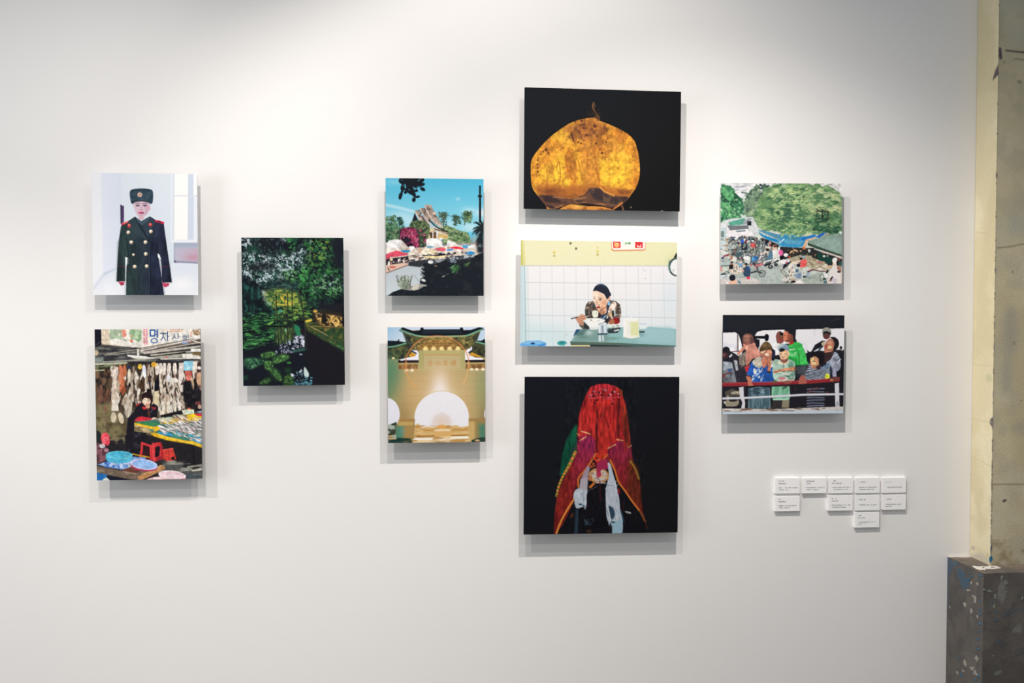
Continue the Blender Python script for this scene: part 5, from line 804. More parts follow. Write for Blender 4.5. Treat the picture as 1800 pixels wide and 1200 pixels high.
    p.poly([(900, 780), (970, 800), (1000, 900), (960, 970), (900, 900)], (52, 74, 96), sm=1, bl=6); p.line([(890, 760), (930, 960)], 22, (206, 216, 224)); p.ell(500, 750, 26, 14, (44, 70, 90)); p.ell(545, 770, 20, 12, (60, 96, 120)); p.poly([(950, 1020), (1100, 970), (1110, 1180), (970, 1180)], (150, 190, 212), bl=8, a=.8); p.ell(970, 1010, 40, 14, (70, 100, 124)); p.line([(1090, 850), (1130, 1010)], 26, (50, 96, 130), a=.6); p.poly([(430, 820), (470, 820), (460, 1190), (410, 1190)], (44, 62, 76), bl=8); p.line([(880, 470), (960, 480)], 10, (130, 140, 156))
    p.ell(1190, 868, 48, 15, (150, 156, 150), rot=12); p.ell(1215, 876, 20, 9, (190, 190, 180), rot=12); p.ell(1055, 560, 18, 50, (130, 34, 48)); p.line([(1130, 700), (1120, 850)], 12, (70, 26, 32)); p.scat(16, [(560, 940), (690, 940), (680, 1080), (570, 1080)], [(44, 66, 84), (70, 96, 114), (60, 60, 70)], (10, 36), (5, 10), (-30, 40), a=.7); p.ell(620, 1140, 40, 24, (96, 60, 40), a=.6); p.ell(375, 910, 40, 22, (96, 52, 36), rot=-60, a=.8); p.line([(590, 600), (600, 800)], 10, (70, 34, 54), a=.7)
    return p.done()

def pic_market(C):
    p = Painter(C, (196, 204, 196), 99).fr(1250, 310, 1500, 540)
    p.poly([(80, 50), (1220, 50), (1220, 200), (80, 200)], (224, 224, 226)); p.scat(40, [(180, 60), (520, 60), (440, 180), (240, 160)], [(206, 206, 214), (236, 234, 236), (150, 156, 166), (190, 196, 190)], (10, 44), (4, 9), (-10, 10), a=.8); p.line([(220, 105), (300, 100)], 9, (150, 156, 166)); p.line([(280, 150), (330, 158)], 16, (120, 126, 136)); p.scat(14, [(1030, 60), (1190, 60), (1190, 160), (1060, 140)], [(206, 204, 204), (236, 234, 234), (160, 150, 150)], (10, 30), (4, 9))
    g1 = [(108, 148, 104), (130, 166, 120), (80, 122, 88), (156, 186, 140)]; dk = [(44, 84, 66), (30, 60, 54), (56, 100, 70)]
    # rear trees
    T1 = [(60, 110), (170, 100), (270, 200), (310, 300), (250, 380), (60, 430)]; p.ragged(T1, (64, 124, 88), 36, 16, k=1.6); p.clip(T1, sm=1, bl=8); p.tex(T1, (104, 176, 118), 40, .5, .6, a=.9); p.tex(T1, (38, 76, 62), 34, .52, .6, a=.9); p.tex(T1, (150, 206, 150), 22, .6, .68, a=.8); p.clip()
    T2 = [(310, 200), (400, 90), (530, 70), (540, 330), (330, 370)]; p.ragged(T2, (116, 142, 116), 36, 16, k=1.6); p.clip(T2, sm=1, bl=8); p.tex(T2, (160, 182, 146), 36, .52, .62, a=.85); p.tex(T2, (66, 90, 82), 30, .5, .6, a=.9); p.clip(); p.scat(14, [(440, 70), (520, 70), (520, 200), (440, 210)], [(70, 76, 90), (200, 206, 214), (40, 44, 50)], (8, 20), (6, 12), a=.9)
    # big tree
    tree = [(420, 290), (470, 170), (560, 90), (700, 62), (900, 70), (1080, 90), (1180, 160), (1225, 260), (1225, 480), (1120, 525), (1000, 535), (900, 515), (800, 550), (690, 540), (600, 505), (460, 480), (385, 430)]
    p.ragged(tree, (104, 142, 96), 46, 22, k=1.6); p.clip(tree, sm=1, bl=10)
    for sc_, c, lo, hi, a_ in ((120, (70, 108, 80), .44, .58, .9), (70, (146, 178, 122), .50, .62, .9), (44, (58, 96, 72), .53, .62, .85), (34, (170, 196, 140), .56, .66, .85), (24, (84, 126, 90), .52, .62, .7)): p.tex(tree, c, sc_, lo, hi, a=a_, sx=1.5, sy=.75, sm=1)
    p.clip()
    def leaves(n, R, cols, big=(8, 24), th=(2.5, 5), rot=(-60, 10)): p.scat(n, R, cols, big, th, rot, a=.8)
    p.tex([(420, 290), (560, 90), (820, 62), (880, 240), (640, 330), (480, 470)], (176, 202, 140), 40, .52, .62, a=.8, bl=30, sx=1.4, sy=.7); p.tex([(880, 80), (1180, 140), (1215, 330), (900, 300)], (198, 208, 160), 40, .5, .62, a=.8, bl=24, sx=1.8, sy=.7)
    p.tex([(820, 340), (1215, 340), (1215, 510), (1000, 525), (820, 470)], (44, 80, 62), 50, .45, .58, a=.9, bl=24, sx=1.6, sy=.7); p.tex([(820, 340), (1215, 340), (1215, 510), (1000, 525), (820, 470)], (96, 140, 98), 34, .55, .64, a=.85, bl=20, sx=1.6, sy=.7); p.tex([(460, 330), (800, 230), (860, 440), (520, 470)], (60, 96, 74), 44, .5, .6, a=.85, bl=30)
    leaves(200, tree, g1); leaves(110, [(450, 380), (900, 360), (900, 530), (640, 520), (440, 470)], [(120, 164, 110), (160, 190, 130), (84, 130, 90), (190, 206, 150)]); leaves(120, [(560, 110), (900, 100), (860, 300), (560, 320)], [(206, 218, 160), (176, 204, 136), (70, 108, 80)]); leaves(80, [(880, 260), (1210, 270), (1210, 340), (900, 330)], [(210, 214, 166), (170, 190, 130)], rot=(-10, 30)); p.tex([(960, 300), (1070, 300), (1070, 390), (960, 390)], (46, 46, 40), 26, .5, .58, a=.9, bl=12)
    # houses left
    p.poly([(80, 430), (160, 390), (380, 370), (430, 470), (430, 560), (80, 700)], (206, 210, 212)); p.poly([(160, 420), (310, 380), (310, 440), (170, 450)], (90, 160, 140)); p.poly([(300, 400), (370, 380), (350, 440), (290, 440)], (150, 160, 166)); p.rect(330, 410, 368, 450, (40, 40, 46)); p.poly([(90, 470), (150, 470), (150, 690), (90, 690)], (190, 206, 210)); p.rect(92, 500, 122, 585, (110, 130, 126)); p.poly([(150, 450), (340, 450), (340, 500), (180, 500)], (70, 76, 80), a=.7); p.poly([(160, 500), (330, 480), (400, 540), (180, 560)], (232, 226, 230)); p.line([(230, 510), (300, 505)], 14, (110, 130, 140)); p.line([(150, 545), (330, 550)], 10, (240, 236, 238)); p.line([(150, 470), (150, 700)], 12, (232, 232, 228))
    p.scat(50, [(90, 560), (280, 560), (280, 720), (90, 720)], [(206, 212, 212), (150, 166, 170), (232, 230, 228), (120, 130, 130), (180, 150, 120)], (12, 44), (5, 11), (-20, 0), a=.85); p.poly([(160, 660), (270, 630), (270, 660), (170, 690)], (176, 194, 192)); p.rect(160, 595, 210, 640, (170, 140, 110), a=.8)
    p.fr(1260, 400, 1380, 505)
    # street
    p.poly([(60, 620), (700, 500), (900, 790), (1400, 720), (1400, 1140), (60, 1140)], (168, 178, 172)); p.poly([(640, 900), (960, 800), (1240, 830), (1330, 980), (1350, 1140), (900, 1130), (700, 960)], (176, 186, 182)); p.poly([(60, 1020), (700, 990), (860, 1050), (880, 1130), (60, 1140)], (204, 198, 194))
    C1 = [(40, 44, 50), (60, 66, 70), (28, 30, 36), (90, 100, 100), (196, 200, 200), (230, 228, 226), (150, 160, 160), (176, 140, 120)]
    # far crowd
    p.poly([(200, 230), (700, 170), (900, 200), (1240, 340), (1240, 640), (900, 760), (500, 700), (300, 560)], (110, 120, 118)); p.scat(260, [(200, 200), (640, 180), (900, 200), (1240, 350), (1200, 620), (900, 740), (460, 640), (240, 500)], C1, (8, 30), (7, 18), (-60, 20), a=.9)
    p.poly([(210, 60), (560, 30), (620, 60), (640, 140), (420, 200), (220, 180)], (234, 228, 232)); p.line([(400, 75), (560, 60)], 26, (90, 120, 130)); p.scat(26, [(210, 170), (640, 150), (640, 240), (220, 260)], [(36, 44, 56), (230, 228, 228), (120, 100, 90), (50, 70, 110)], (12, 34), (8, 18), (-40, 0), a=.9); p.poly([(210, 380), (420, 320), (420, 400), (220, 440)], (176, 192, 190)); p.poly([(380, 520), (470, 480), (520, 540), (500, 620), (400, 620)], (70, 92, 96), sm=1)
    p.poly([(480, 240), (540, 230), (540, 310), (480, 310)], (50, 96, 190)); p.poly([(540, 250), (640, 240), (630, 300), (560, 310)], (120, 40, 50)); p.poly([(500, 310), (600, 300), (620, 440), (500, 450)], (40, 46, 48)); p.ell(555, 350, 30, 40, (110, 126, 126)); p.ell(720, 240, 34, 30, (30, 32, 40)); p.ell(715, 260, 26, 18, (226, 226, 226)); p.poly([(670, 310), (780, 300), (775, 390), (740, 450), (690, 420)], (232, 86, 80)); p.line([(690, 330), (770, 330)], 8, (250, 130, 116)); p.ell(850, 190, 44, 36, (216, 220, 206)); p.line([(870, 210), (860, 400)], 22, (176, 186, 180)); p.ell(720, 450, 50, 60, (150, 156, 140)); p.ell(770, 130, 40, 34, (200, 206, 206))
    # awning
    p.poly([(800, 40), (960, 120), (1220, 230), (1400, 330), (1400, 130), (1200, 130), (960, 60)], (86, 142, 170)); p.poly([(830, 70), (920, 140), (1220, 240), (1210, 300), (1010, 240), (880, 160)], (40, 134, 190)); p.poly([(1210, 240), (1400, 160), (1400, 390), (1280, 380), (1200, 310)], (90, 160, 190)); p.line([(1250, 260), (1330, 240)], 16, (196, 220, 226)); p.poly([(890, 200), (1010, 240), (1200, 320), (1240, 380), (1160, 420), (900, 280)], (36, 34, 40)); p.ell(935, 295, 22, 22, (110, 140, 150)); p.ell(1060, 300, 26, 30, (190, 160, 140)); p.poly([(960, 390), (1070, 340), (1080, 450), (980, 430)], (214, 212, 190)); p.ell(1160, 370, 44, 36, (190, 150, 130))
    p.scat(240, [(210, 190), (640, 170), (900, 220), (1200, 400), (1200, 640), (900, 760), (640, 760), (460, 640), (240, 520)], C1+[(230, 228, 226), (206, 212, 214), (60, 90, 150), (170, 60, 60), (30, 32, 40), (120, 130, 126)], (5, 15), (10, 30), (-30, 30), a=.85)
    p.scat(70, [(80, 640), (300, 560), (500, 600), (520, 760), (300, 900), (80, 980)], C1+[(206, 210, 206), (150, 160, 156), (196, 150, 130)], (8, 34), (6, 16), (-40, 20), a=.85)
    # riders
    p.poly([(1110, 450), (1240, 450), (1270, 620), (1130, 650)], (228, 226, 222), sm=1); p.ell(1150, 400, 50, 40, (222, 190, 170)); p.ell(1165, 370, 40, 24, (90, 60, 50)); p.poly([(1040, 490), (1110, 480), (1120, 620), (960, 650), (1030, 560)], (84, 126, 150)); p.line([(890, 530), (1000, 470)], 34, (226, 206, 190)); p.ell(1010, 440, 36, 30, (40, 36, 40)); p.ell(1250, 410, 34, 26, (236, 236, 236)); p.poly([(1250, 460), (1310, 450), (1330, 540), (1270, 570)], (226, 96, 156), sm=1); p.poly([(1250, 570), (1330, 560), (1320, 640), (1260, 640)], (24, 24, 32))
    p.line([(930, 720), (1000, 670), (1110, 650)], 26, (226, 230, 228), sm=1); p.line([(960, 760), (1100, 700), (1220, 660)], 34, (34, 36, 40), sm=1); p.ell(1070, 780, 50, 44, (50, 54, 56)); p.ell(1070, 780, 22, 20, (150, 156, 156)); p.ell(1180, 740, 40, 34, (60, 64, 66)); p.line([(1090, 700), (1220, 620)], 22, (220, 222, 222)); p.ell(990, 740, 30, 24, (40, 42, 48))
    p.poly([(700, 600), (770, 560), (830, 590), (800, 660), (700, 680)], (44, 104, 166)); p.ell(720, 620, 30, 44, (96, 160, 206)); p.line([(830, 660), (880, 560)], 30, (214, 216, 220)); p.line([(770, 760), (840, 750), (920, 720)], 34, (226, 120, 130)); p.ell(850, 670, 34, 24, (190, 150, 160)); p.ell(740, 730, 34, 40, (60, 50, 56)); p.ell(790, 790, 40, 22, (206, 140, 140))
    t = np.linspace(0, 6.3, 24); p.line(np.c_[900+66*np.cos(t), 915+66*np.sin(t)], 16, (70, 76, 78)); p.ell(900, 915, 46, 46, (140, 150, 148)); p.line([(690, 900), (780, 870), (880, 900)], 34, (60, 66, 70)); p.line([(800, 780), (820, 880)], 40, (90, 96, 96)); p.glow(760, 970, 80, 30, (150, 160, 158), .7)
    p.ell(610, 650, 60, 80, (206, 208, 206)); p.ell(600, 600, 76, 34, (232, 234, 232)); p.ell(585, 725, 30, 26, (30, 30, 36)); p.poly([(530, 800), (610, 760), (665, 820), (660, 960), (560, 975), (525, 900)], (52, 74, 96), sm=1); p.poly([(600, 780), (660, 780), (660, 860)], (50, 90, 160)); p.poly([(590, 980), (660, 970), (650, 1030), (600, 1025)], (226, 60, 86)); p.ell(545, 760, 22, 34, (226, 190, 160)); p.line([(480, 820), (530, 860)], 30, (222, 170, 150))
    p.poly([(240, 760), (340, 720), (460, 760), (500, 870), (440, 920), (260, 890)], (206, 196, 180), sm=1); p.scat(26, [(250, 760), (460, 760), (470, 900), (270, 880)], [(236, 230, 220), (60, 56, 60), (150, 130, 110), (240, 240, 240)], (10, 26), (7, 14), a=.9); p.ell(290, 740, 26, 36, (180, 110, 90)); p.poly([(240, 740), (330, 730), (320, 820), (250, 830)], (34, 32, 38)); p.ell(300, 690, 26, 18, (44, 36, 40)); p.ell(480, 690, 26, 40, (224, 196, 176)); p.poly([(420, 700), (520, 700), (510, 790), (440, 780)], (110, 160, 200), a=.8)
    p.ell(310, 1000, 62, 66, (30, 34, 44)); p.poly([(230, 1080), (300, 1060), (390, 1040), (410, 1100), (330, 1125), (240, 1125)], (228, 180, 152)); p.poly([(170, 1110), (200, 1070), (250, 1090), (240, 1130)], (236, 226, 222)); p.poly([(390, 1020), (440, 1010), (500, 1080), (480, 1130), (410, 1120)], (176, 184, 190)); p.line([(420, 1060), (470, 1110)], 16, (60, 70, 80))
    p.poly([(80, 920), (170, 900), (180, 940), (110, 970)], (30, 30, 38)); p.scat(26, [(70, 940), (240, 940), (230, 1010), (80, 1020)], [(220, 226, 236), (180, 194, 214), (236, 238, 240)], (12, 34), (6, 12), (-30, 10), a=.9); p.ell(90, 820, 20, 50, (222, 130, 126)); p.poly([(80, 690), (270, 680), (250, 760), (90, 770)], (176, 196, 192)); p.line([(90, 760), (260, 745)], 14, (60, 72, 70)); p.poly([(120, 560), (240, 520), (240, 550), (150, 580)], (140, 34, 60)); p.poly([(90, 590), (150, 575), (140, 620), (95, 620)], (40, 40, 90)); p.ell(350, 620, 50, 50, (222, 220, 214)); p.ell(295, 600, 22, 40, (176, 110, 84)); p.poly([(120, 780), (230, 780), (220, 860), (110, 880)], (196, 206, 196))
    p.scat(60, [(700, 560), (1250, 500), (1300, 640), (1000, 800), (720, 780)], [(30, 32, 38), (230, 230, 230), (90, 96, 100), (160, 166, 168)], (6, 20), (4, 10), (-60, 10), a=.8)
    # right half
    p.fr(1370, 400, 1490, 505)
    p.poly([(0, 380), (460, 400), (740, 400), (1270, 620), (1270, 760), (900, 760), (560, 640), (0, 640)], (44, 44, 46)); p.scat(90, [(0, 390), (460, 410), (700, 420), (1100, 620), (900, 740), (500, 600), (0, 560)], [(30, 30, 34), (60, 50, 46), (90, 70, 56), (44, 60, 52), (150, 120, 90)], (10, 30), (8, 18), a=.85)
    p.poly([(740, 470), (900, 560), (1080, 620), (1020, 730), (760, 650)], (30, 66, 58)); p.poly([(150, 620), (420, 540), (620, 560), (700, 640), (900, 680), (980, 780), (960, 850), (650, 830), (560, 780), (200, 680)], (176, 166, 140)); p.scat(110, [(200, 600), (560, 560), (900, 690), (970, 830), (680, 830), (540, 740)], [(206, 192, 166), (150, 140, 116), (190, 160, 130), (226, 216, 196), (120, 104, 84), (160, 170, 140)], (14, 40), (6, 13), (0, 40), a=.85); p.scat(12, [(180, 440), (440, 440), (420, 520), (200, 520)], [(210, 170, 130), (190, 150, 110)], (12, 26), (10, 20)); p.ell(590, 460, 26, 34, (190, 200, 190)); p.ell(890, 570, 30, 22, (206, 216, 206)); p.ell(960, 565, 16, 22, (150, 180, 160)); p.ell(800, 690, 70, 16, (200, 130, 126)); p.ell(800, 830, 60, 26, (226, 226, 216)); p.ell(930, 760, 36, 40, (226, 214, 196))
    p.line([(680, 840), (800, 870), (960, 880)], 20, (110, 60, 60), sm=1); p.line([(550, 790), (950, 860)], 12, (216, 204, 186))
    # blue tarp, green awning, gutter pole
    p.poly([(0, 170), (160, 130), (460, 170), (740, 170), (900, 100), (960, 100), (720, 210), (520, 250), (460, 370), (320, 395), (40, 360), (0, 330)], (54, 140, 190)); p.poly([(60, 230), (300, 240), (470, 260), (450, 340), (120, 330)], (110, 170, 190), bl=20, a=.7); p.line([(40, 350), (250, 380), (450, 370)], 26, (60, 150, 196), sm=1); p.line([(450, 230), (560, 190), (700, 150)], 40, (36, 110, 190)); p.poly([(740, 170), (880, 90), (930, 110), (780, 210)], (36, 100, 190)); p.line([(0, 300), (80, 230)], 26, (196, 226, 234)); p.glow(250, 210, 90, 30, (90, 130, 120), .7)
    leaves(60, [(0, 20), (700, 0), (900, 60), (560, 180), (300, 210), (120, 170), (0, 140)], [(130, 168, 110), (170, 196, 140), (96, 140, 100), (200, 214, 160)], (30, 70), (7, 14), (-70, -10)); leaves(60, [(600, -20), (1270, -20), (1270, 120), (900, 90)], dk + [(84, 130, 90)], (30, 70), (7, 14), (-10, 40))
    p.poly([(560, 260), (800, 200), (960, 130), (1120, 140), (1275, 120), (1275, 560), (1100, 500), (700, 390), (560, 330)], (134, 158, 146)); p.poly([(700, 330), (1000, 200), (1270, 200), (1270, 540), (900, 430)], (150, 174, 166), bl=30, a=.8); p.poly([(560, 300), (700, 350), (1000, 460), (1275, 555), (1275, 590), (900, 470), (560, 350)], (54, 74, 60)); p.poly([(680, 400), (900, 470), (1275, 590), (1275, 640), (1100, 570), (840, 490), (690, 430)], (214, 200, 192)); p.line([(700, 410), (840, 470)], 14, (150, 180, 176)); p.line([(900, 130), (980, 110)], 22, (200, 170, 150)); p.poly([(480, 370), (500, 290), (520, 240), (720, 180), (730, 200), (560, 260), (540, 300), (510, 400)], (226, 176, 140)); p.poly([(450, 380), (520, 370), (500, 430), (460, 430)], (214, 120, 76)); p.ell(1225, 95, 34, 30, (206, 224, 206))
    # figures right
    p.poly([(400, 680), (460, 640), (530, 640), (540, 720), (520, 780), (430, 800), (400, 760)], (228, 96, 96), sm=1); p.line([(420, 730), (520, 725)], 8, (190, 60, 70)); p.ell(475, 580, 34, 26, (150, 180, 200)); p.ell(470, 545, 36, 22, (70, 76, 84)); p.ell(425, 620, 30, 24, (24, 26, 32)); p.poly([(420, 850), (560, 800), (640, 820), (600, 870), (450, 880)], (206, 212, 204)); p.line([(560, 890), (680, 840)], 22, (50, 46, 50)); p.line([(570, 870), (640, 830)], 14, (220, 110, 110)); p.ell(495, 945, 44, 40, (214, 216, 206)); p.ell(500, 985, 44, 26, (44, 50, 54)); p.poly([(520, 920), (610, 900), (570, 990), (540, 980)], (150, 180, 200))
    p.poly([(60, 650), (180, 620), (180, 700), (120, 740), (20, 720)], (236, 232, 234), sm=1); p.ell(120, 545, 46, 36, (240, 238, 238)); p.ell(190, 590, 26, 20, (190, 70, 60)); p.ell(140, 710, 34, 34, (206, 110, 140)); p.poly([(60, 740), (200, 680), (240, 660), (200, 740), (60, 830)], (28, 28, 38)); p.line([(0, 690), (80, 640)], 30, (240, 236, 236)); p.line([(20, 850), (60, 740)], 26, (190, 190, 200)); p.ell(20, 500, 46, 60, (226, 100, 160)); p.poly([(0, 580), (80, 560), (60, 640), (0, 650)], (22, 22, 30))
    p.poly([(180, 740), (240, 690), (330, 690), (350, 780), (300, 860), (250, 960), (190, 910), (170, 800)], (230, 222, 212), sm=1); p.line([(250, 700), (390, 670)], 34, (232, 210, 192)); p.poly([(330, 730), (410, 720), (400, 790), (340, 780)], (24, 26, 40)); p.ell(290, 770, 40, 50, (196, 204, 204)); p.ell(345, 860, 36, 36, (84, 120, 150)); p.poly([(300, 940), (420, 910), (430, 1010), (330, 1000)], (130, 150, 180), sm=1); p.line([(240, 900), (225, 1000)], 40, (232, 210, 190)); p.scat(40, [(30, 820), (200, 850), (260, 1040), (240, 1110), (80, 1090), (20, 960)], [(60, 66, 70), (190, 190, 184), (232, 226, 220), (110, 120, 120), (150, 120, 100)], (12, 36), (7, 16), a=.9)
    p.poly([(440, 1020), (600, 960), (820, 900), (860, 1100), (480, 1120)], (168, 178, 168), bl=10); p.glow(600, 1000, 60, 20, (110, 130, 140), .6); p.poly([(270, 1125), (330, 1070), (400, 1055), (490, 1110), (470, 1135)], (240, 230, 228)); p.ell(270, 1080, 46, 26, (30, 30, 36)); p.ell(150, 1090, 40, 24, (110, 116, 110)); p.ell(100, 1040, 70, 40, (216, 208, 200)); p.ell(270, 1040, 60, 20, (200, 170, 150))
    p.scat(70, [(0, 640), (200, 620), (420, 700), (600, 820), (560, 960), (200, 1050), (0, 900)], [(40, 44, 50), (226, 224, 222), (110, 120, 124), (170, 174, 172), (70, 80, 90), (200, 170, 150)], (6, 22), (5, 12), (-50, 30), a=.75)
    p.mottle([(-1300, -900), (1300, -900), (1300, 1140), (-1300, 1140)], .035, 36)
    # foreground woman in veil with motorbike
    p.poly([(1060, 640), (1110, 600), (1160, 620), (1140, 700), (1160, 780), (1250, 900), (1260, 1125), (960, 1125), (990, 1000), (1000, 880), (1060, 800), (1070, 720)], (232, 226, 222), sm=1); p.ell(1100, 660, 44, 56, (244, 240, 236)); p.ell(1085, 740, 26, 30, (236, 206, 180)); p.poly([(1150, 770), (1230, 760), (1240, 890), (1160, 840)], (170, 120, 100)); p.ell(1195, 885, 40, 22, (70, 50, 50)); p.tex([(990, 900), (1250, 900), (1250, 1120), (970, 1120)], (206, 196, 206), 70, .46, .62); p.poly([(1000, 1040), (1060, 970), (1075, 990), (1020, 1090)], (20, 22, 26)); p.line([(960, 1100), (1010, 1040)], 26, (222, 170, 130)); p.line([(960, 1090), (1040, 900)], 14, (236, 232, 232))
    p.poly([(860, 940), (930, 880), (970, 960), (920, 1010)], (226, 228, 226), sm=1); p.poly([(920, 910), (960, 830), (990, 860), (950, 920)], (26, 28, 34)); p.line(np.c_[850+40*np.cos(t), 1000+66*np.sin(t)], 12, (90, 100, 100)); p.ell(900, 1030, 40, 20, (50, 60, 60)); p.ell(915, 1090, 40, 34, (90, 120, 130)); p.ell(940, 970, 30, 34, (240, 240, 238)); p.poly([(1190, 690), (1270, 660), (1270, 760), (1200, 750)], (50, 90, 80)); p.ell(1010, 790, 40, 40, (206, 176, 140)); p.ell(1190, 640, 26, 34, (120, 70, 66))
    p.line([(1200, 770), (1250, 1120)], 10, (200, 160, 130), a=.6)
    return p.done()

def pic_bus(C):
    p = Painter(C, (32, 35, 42), 111).fr(1250, 540, 1500, 770)
    p.rect(90, 50, 1240, 1000, (34, 37, 45), c2=(28, 28, 34), g=(0, 80, 0, 900))
    W = (234, 232, 236)
    p.poly([(90, 232), (220, 228), (250, 245), (270, 300), (290, 380), (280, 440), (90, 460)], W); p.poly([(100, 320), (240, 340), (240, 390), (110, 370)], (222, 222, 230)); p.line([(243, 240), (245, 400)], 14, (120, 110, 112)); p.poly([(400, 260), (420, 225), (470, 212), (680, 205), (680, 420), (590, 440), (430, 420), (440, 300), (400, 280)], W); p.poly([(400, 280), (500, 282), (500, 262), (400, 260)], (26, 28, 34)); p.poly([(775, 205), (1240, 195), (1240, 400), (1180, 390), (900, 410), (850, 370), (770, 290)], W); p.line([(945, 205), (945, 260)], 8, (214, 212, 216)); p.poly([(770, 280), (880, 340), (880, 420), (820, 420)], (228, 226, 232))
    p.line([(110, 215), (220, 222), (262, 245)], 10, (18, 18, 24), sm=1); p.line([(410, 230), (470, 205), (680, 198)], 9, (18, 18, 24), sm=1); p.line([(770, 200), (1230, 188)], 8, (16, 16, 22)); p.line([(100, 75), (1230, 85)], 12, (18, 18, 24), a=.8); p.line([(1090, 130), (1170, 105)], 8, (60, 62, 66), a=.7)
    p.fr(1265, 570, 1380, 690)
    sk = (186, 126, 104)
    # woman in pink veil
    p.poly([(330, 560), (480, 470), (540, 700), (480, 880), (340, 960), (280, 800)], (58, 54, 58)); p.poly([(340, 560), (470, 460), (480, 640), (440, 720), (350, 700)], (134, 122, 112)); p.scat(20, [(350, 540), (470, 480), (480, 720), (390, 740)], [(170, 156, 140), (90, 84, 80), (200, 190, 170)], (10, 26), (6, 13), (-60, -20), a=.8); p.poly([(470, 480), (560, 380), (640, 390), (720, 540), (660, 590), (580, 600), (520, 680), (460, 700)], (206, 140, 124), sm=1); p.poly([(560, 420), (640, 400), (700, 520), (600, 560)], (226, 160, 142), bl=12, a=.8); p.line([(600, 480), (580, 570)], 12, (170, 106, 96)); p.line([(650, 430), (630, 560)], 10, (180, 116, 102)); p.line([(520, 430), (510, 640)], 14, (190, 124, 110))
    p.poly([(400, 250), (420, 190), (480, 160), (560, 180), (600, 260), (600, 330), (560, 380), (450, 360), (410, 320)], (120, 80, 74), sm=1); p.ell(490, 265, 66, 84, (150, 104, 92)); p.ell(470, 210, 50, 30, (170, 116, 100), bl=8); p.ell(455, 245, 16, 7, (60, 40, 44)); p.ell(520, 240, 16, 7, (60, 40, 44)); p.poly([(478, 250), (492, 250), (500, 290), (476, 292)], (176, 124, 108)); p.ell(485, 322, 28, 10, (176, 96, 90)); p.poly([(540, 220), (600, 260), (580, 350), (530, 350)], (90, 62, 64), bl=10, a=.8); p.poly([(410, 330), (470, 360), (620, 320), (640, 400), (480, 470), (420, 420)], (206, 142, 124)); p.ell(470, 400, 26, 26, (236, 190, 166)); p.line([(330, 510), (400, 440), (450, 380)], 46, (206, 140, 118), sm=1); p.line([(200, 475), (350, 465)], 14, (90, 44, 46)); p.poly([(440, 740), (560, 690), (520, 830), (470, 830)], (196, 46, 56)); p.line([(450, 760), (520, 720)], 10, (226, 110, 100))
    # left man
    p.poly([(50, 470), (60, 410), (110, 385), (170, 410), (190, 470), (260, 500), (330, 550), (340, 700), (300, 1010), (60, 1010)], (40, 40, 48)); p.ell(115, 440, 62, 54, (34, 32, 40)); p.ell(100, 540, 60, 60, (66, 46, 52)); p.ell(85, 530, 28, 30, (120, 76, 76)); p.poly([(165, 560), (215, 510), (225, 540), (180, 580)], (232, 232, 236)); p.poly([(60, 640), (220, 660), (260, 800), (300, 1010), (80, 1010), (60, 860)], (126, 130, 140)); p.poly([(70, 650), (220, 665), (230, 760), (70, 800)], (166, 176, 186), bl=8); p.poly([(150, 780), (220, 760), (210, 820), (160, 830)], (70, 100, 150)); p.line([(240, 640), (260, 760)], 34, (50, 50, 58)); p.poly([(250, 620), (310, 630), (330, 800), (290, 810)], (170, 174, 178)); p.line([(70, 900), (140, 850), (210, 840)], 26, (110, 60, 56)); p.tex([(80, 850), (260, 850), (300, 1010), (90, 1010)], (90, 94, 100), 70, .46, .62); p.poly([(60, 860), (100, 860), (80, 940), (60, 940)], (120, 60, 56)); p.poly([(270, 830), (440, 800), (500, 990), (300, 1010)], (48, 46, 58))
    # mirror
    p.line([(600, 232), (800, 240)], 26, (24, 26, 32)); p.poly([(790, 190), (830, 170), (860, 200), (850, 280), (800, 290)], (22, 22, 28), sm=1); p.poly([(640, 270), (700, 260), (700, 400), (640, 380)], (30, 32, 38))
    # man with hat
    p.poly([(480, 880), (520, 740), (570, 640), (680, 570), (760, 560), (880, 600), (980, 680), (990, 800), (960, 1010), (560, 1010), (560, 900)], (38, 92, 178)); p.scat(70, [(540, 760), (620, 620), (760, 640), (960, 740), (960, 990), (580, 990)], [(30, 76, 156), (56, 116, 206), (24, 60, 130), (50, 104, 190)], (14, 44), (8, 18), (-70, -30), a=.8); p.poly([(580, 640), (690, 570), (740, 590), (760, 700), (700, 760), (610, 720)], (196, 190, 172), sm=1); p.poly([(880, 620), (960, 640), (960, 720), (900, 760)], (196, 190, 176)); p.poly([(730, 600), (860, 600), (860, 700), (760, 770)], (196, 120, 98)); p.scat(22, [(570, 780), (800, 780), (780, 980), (570, 980)], [(206, 220, 226), (170, 196, 216), (230, 232, 226)], (10, 46), (5, 13), (-76, -40), a=.9); p.poly([(600, 800), (650, 780), (650, 860), (610, 880)], (216, 216, 206)); p.ell(930, 720, 30, 16, (232, 236, 240), rot=-30); p.poly([(480, 880), (520, 760), (580, 720), (560, 900), (500, 910)], (44, 100, 196)); p.poly([(800, 860), (960, 820), (970, 960), (870, 1010), (800, 960)], (36, 84, 160))
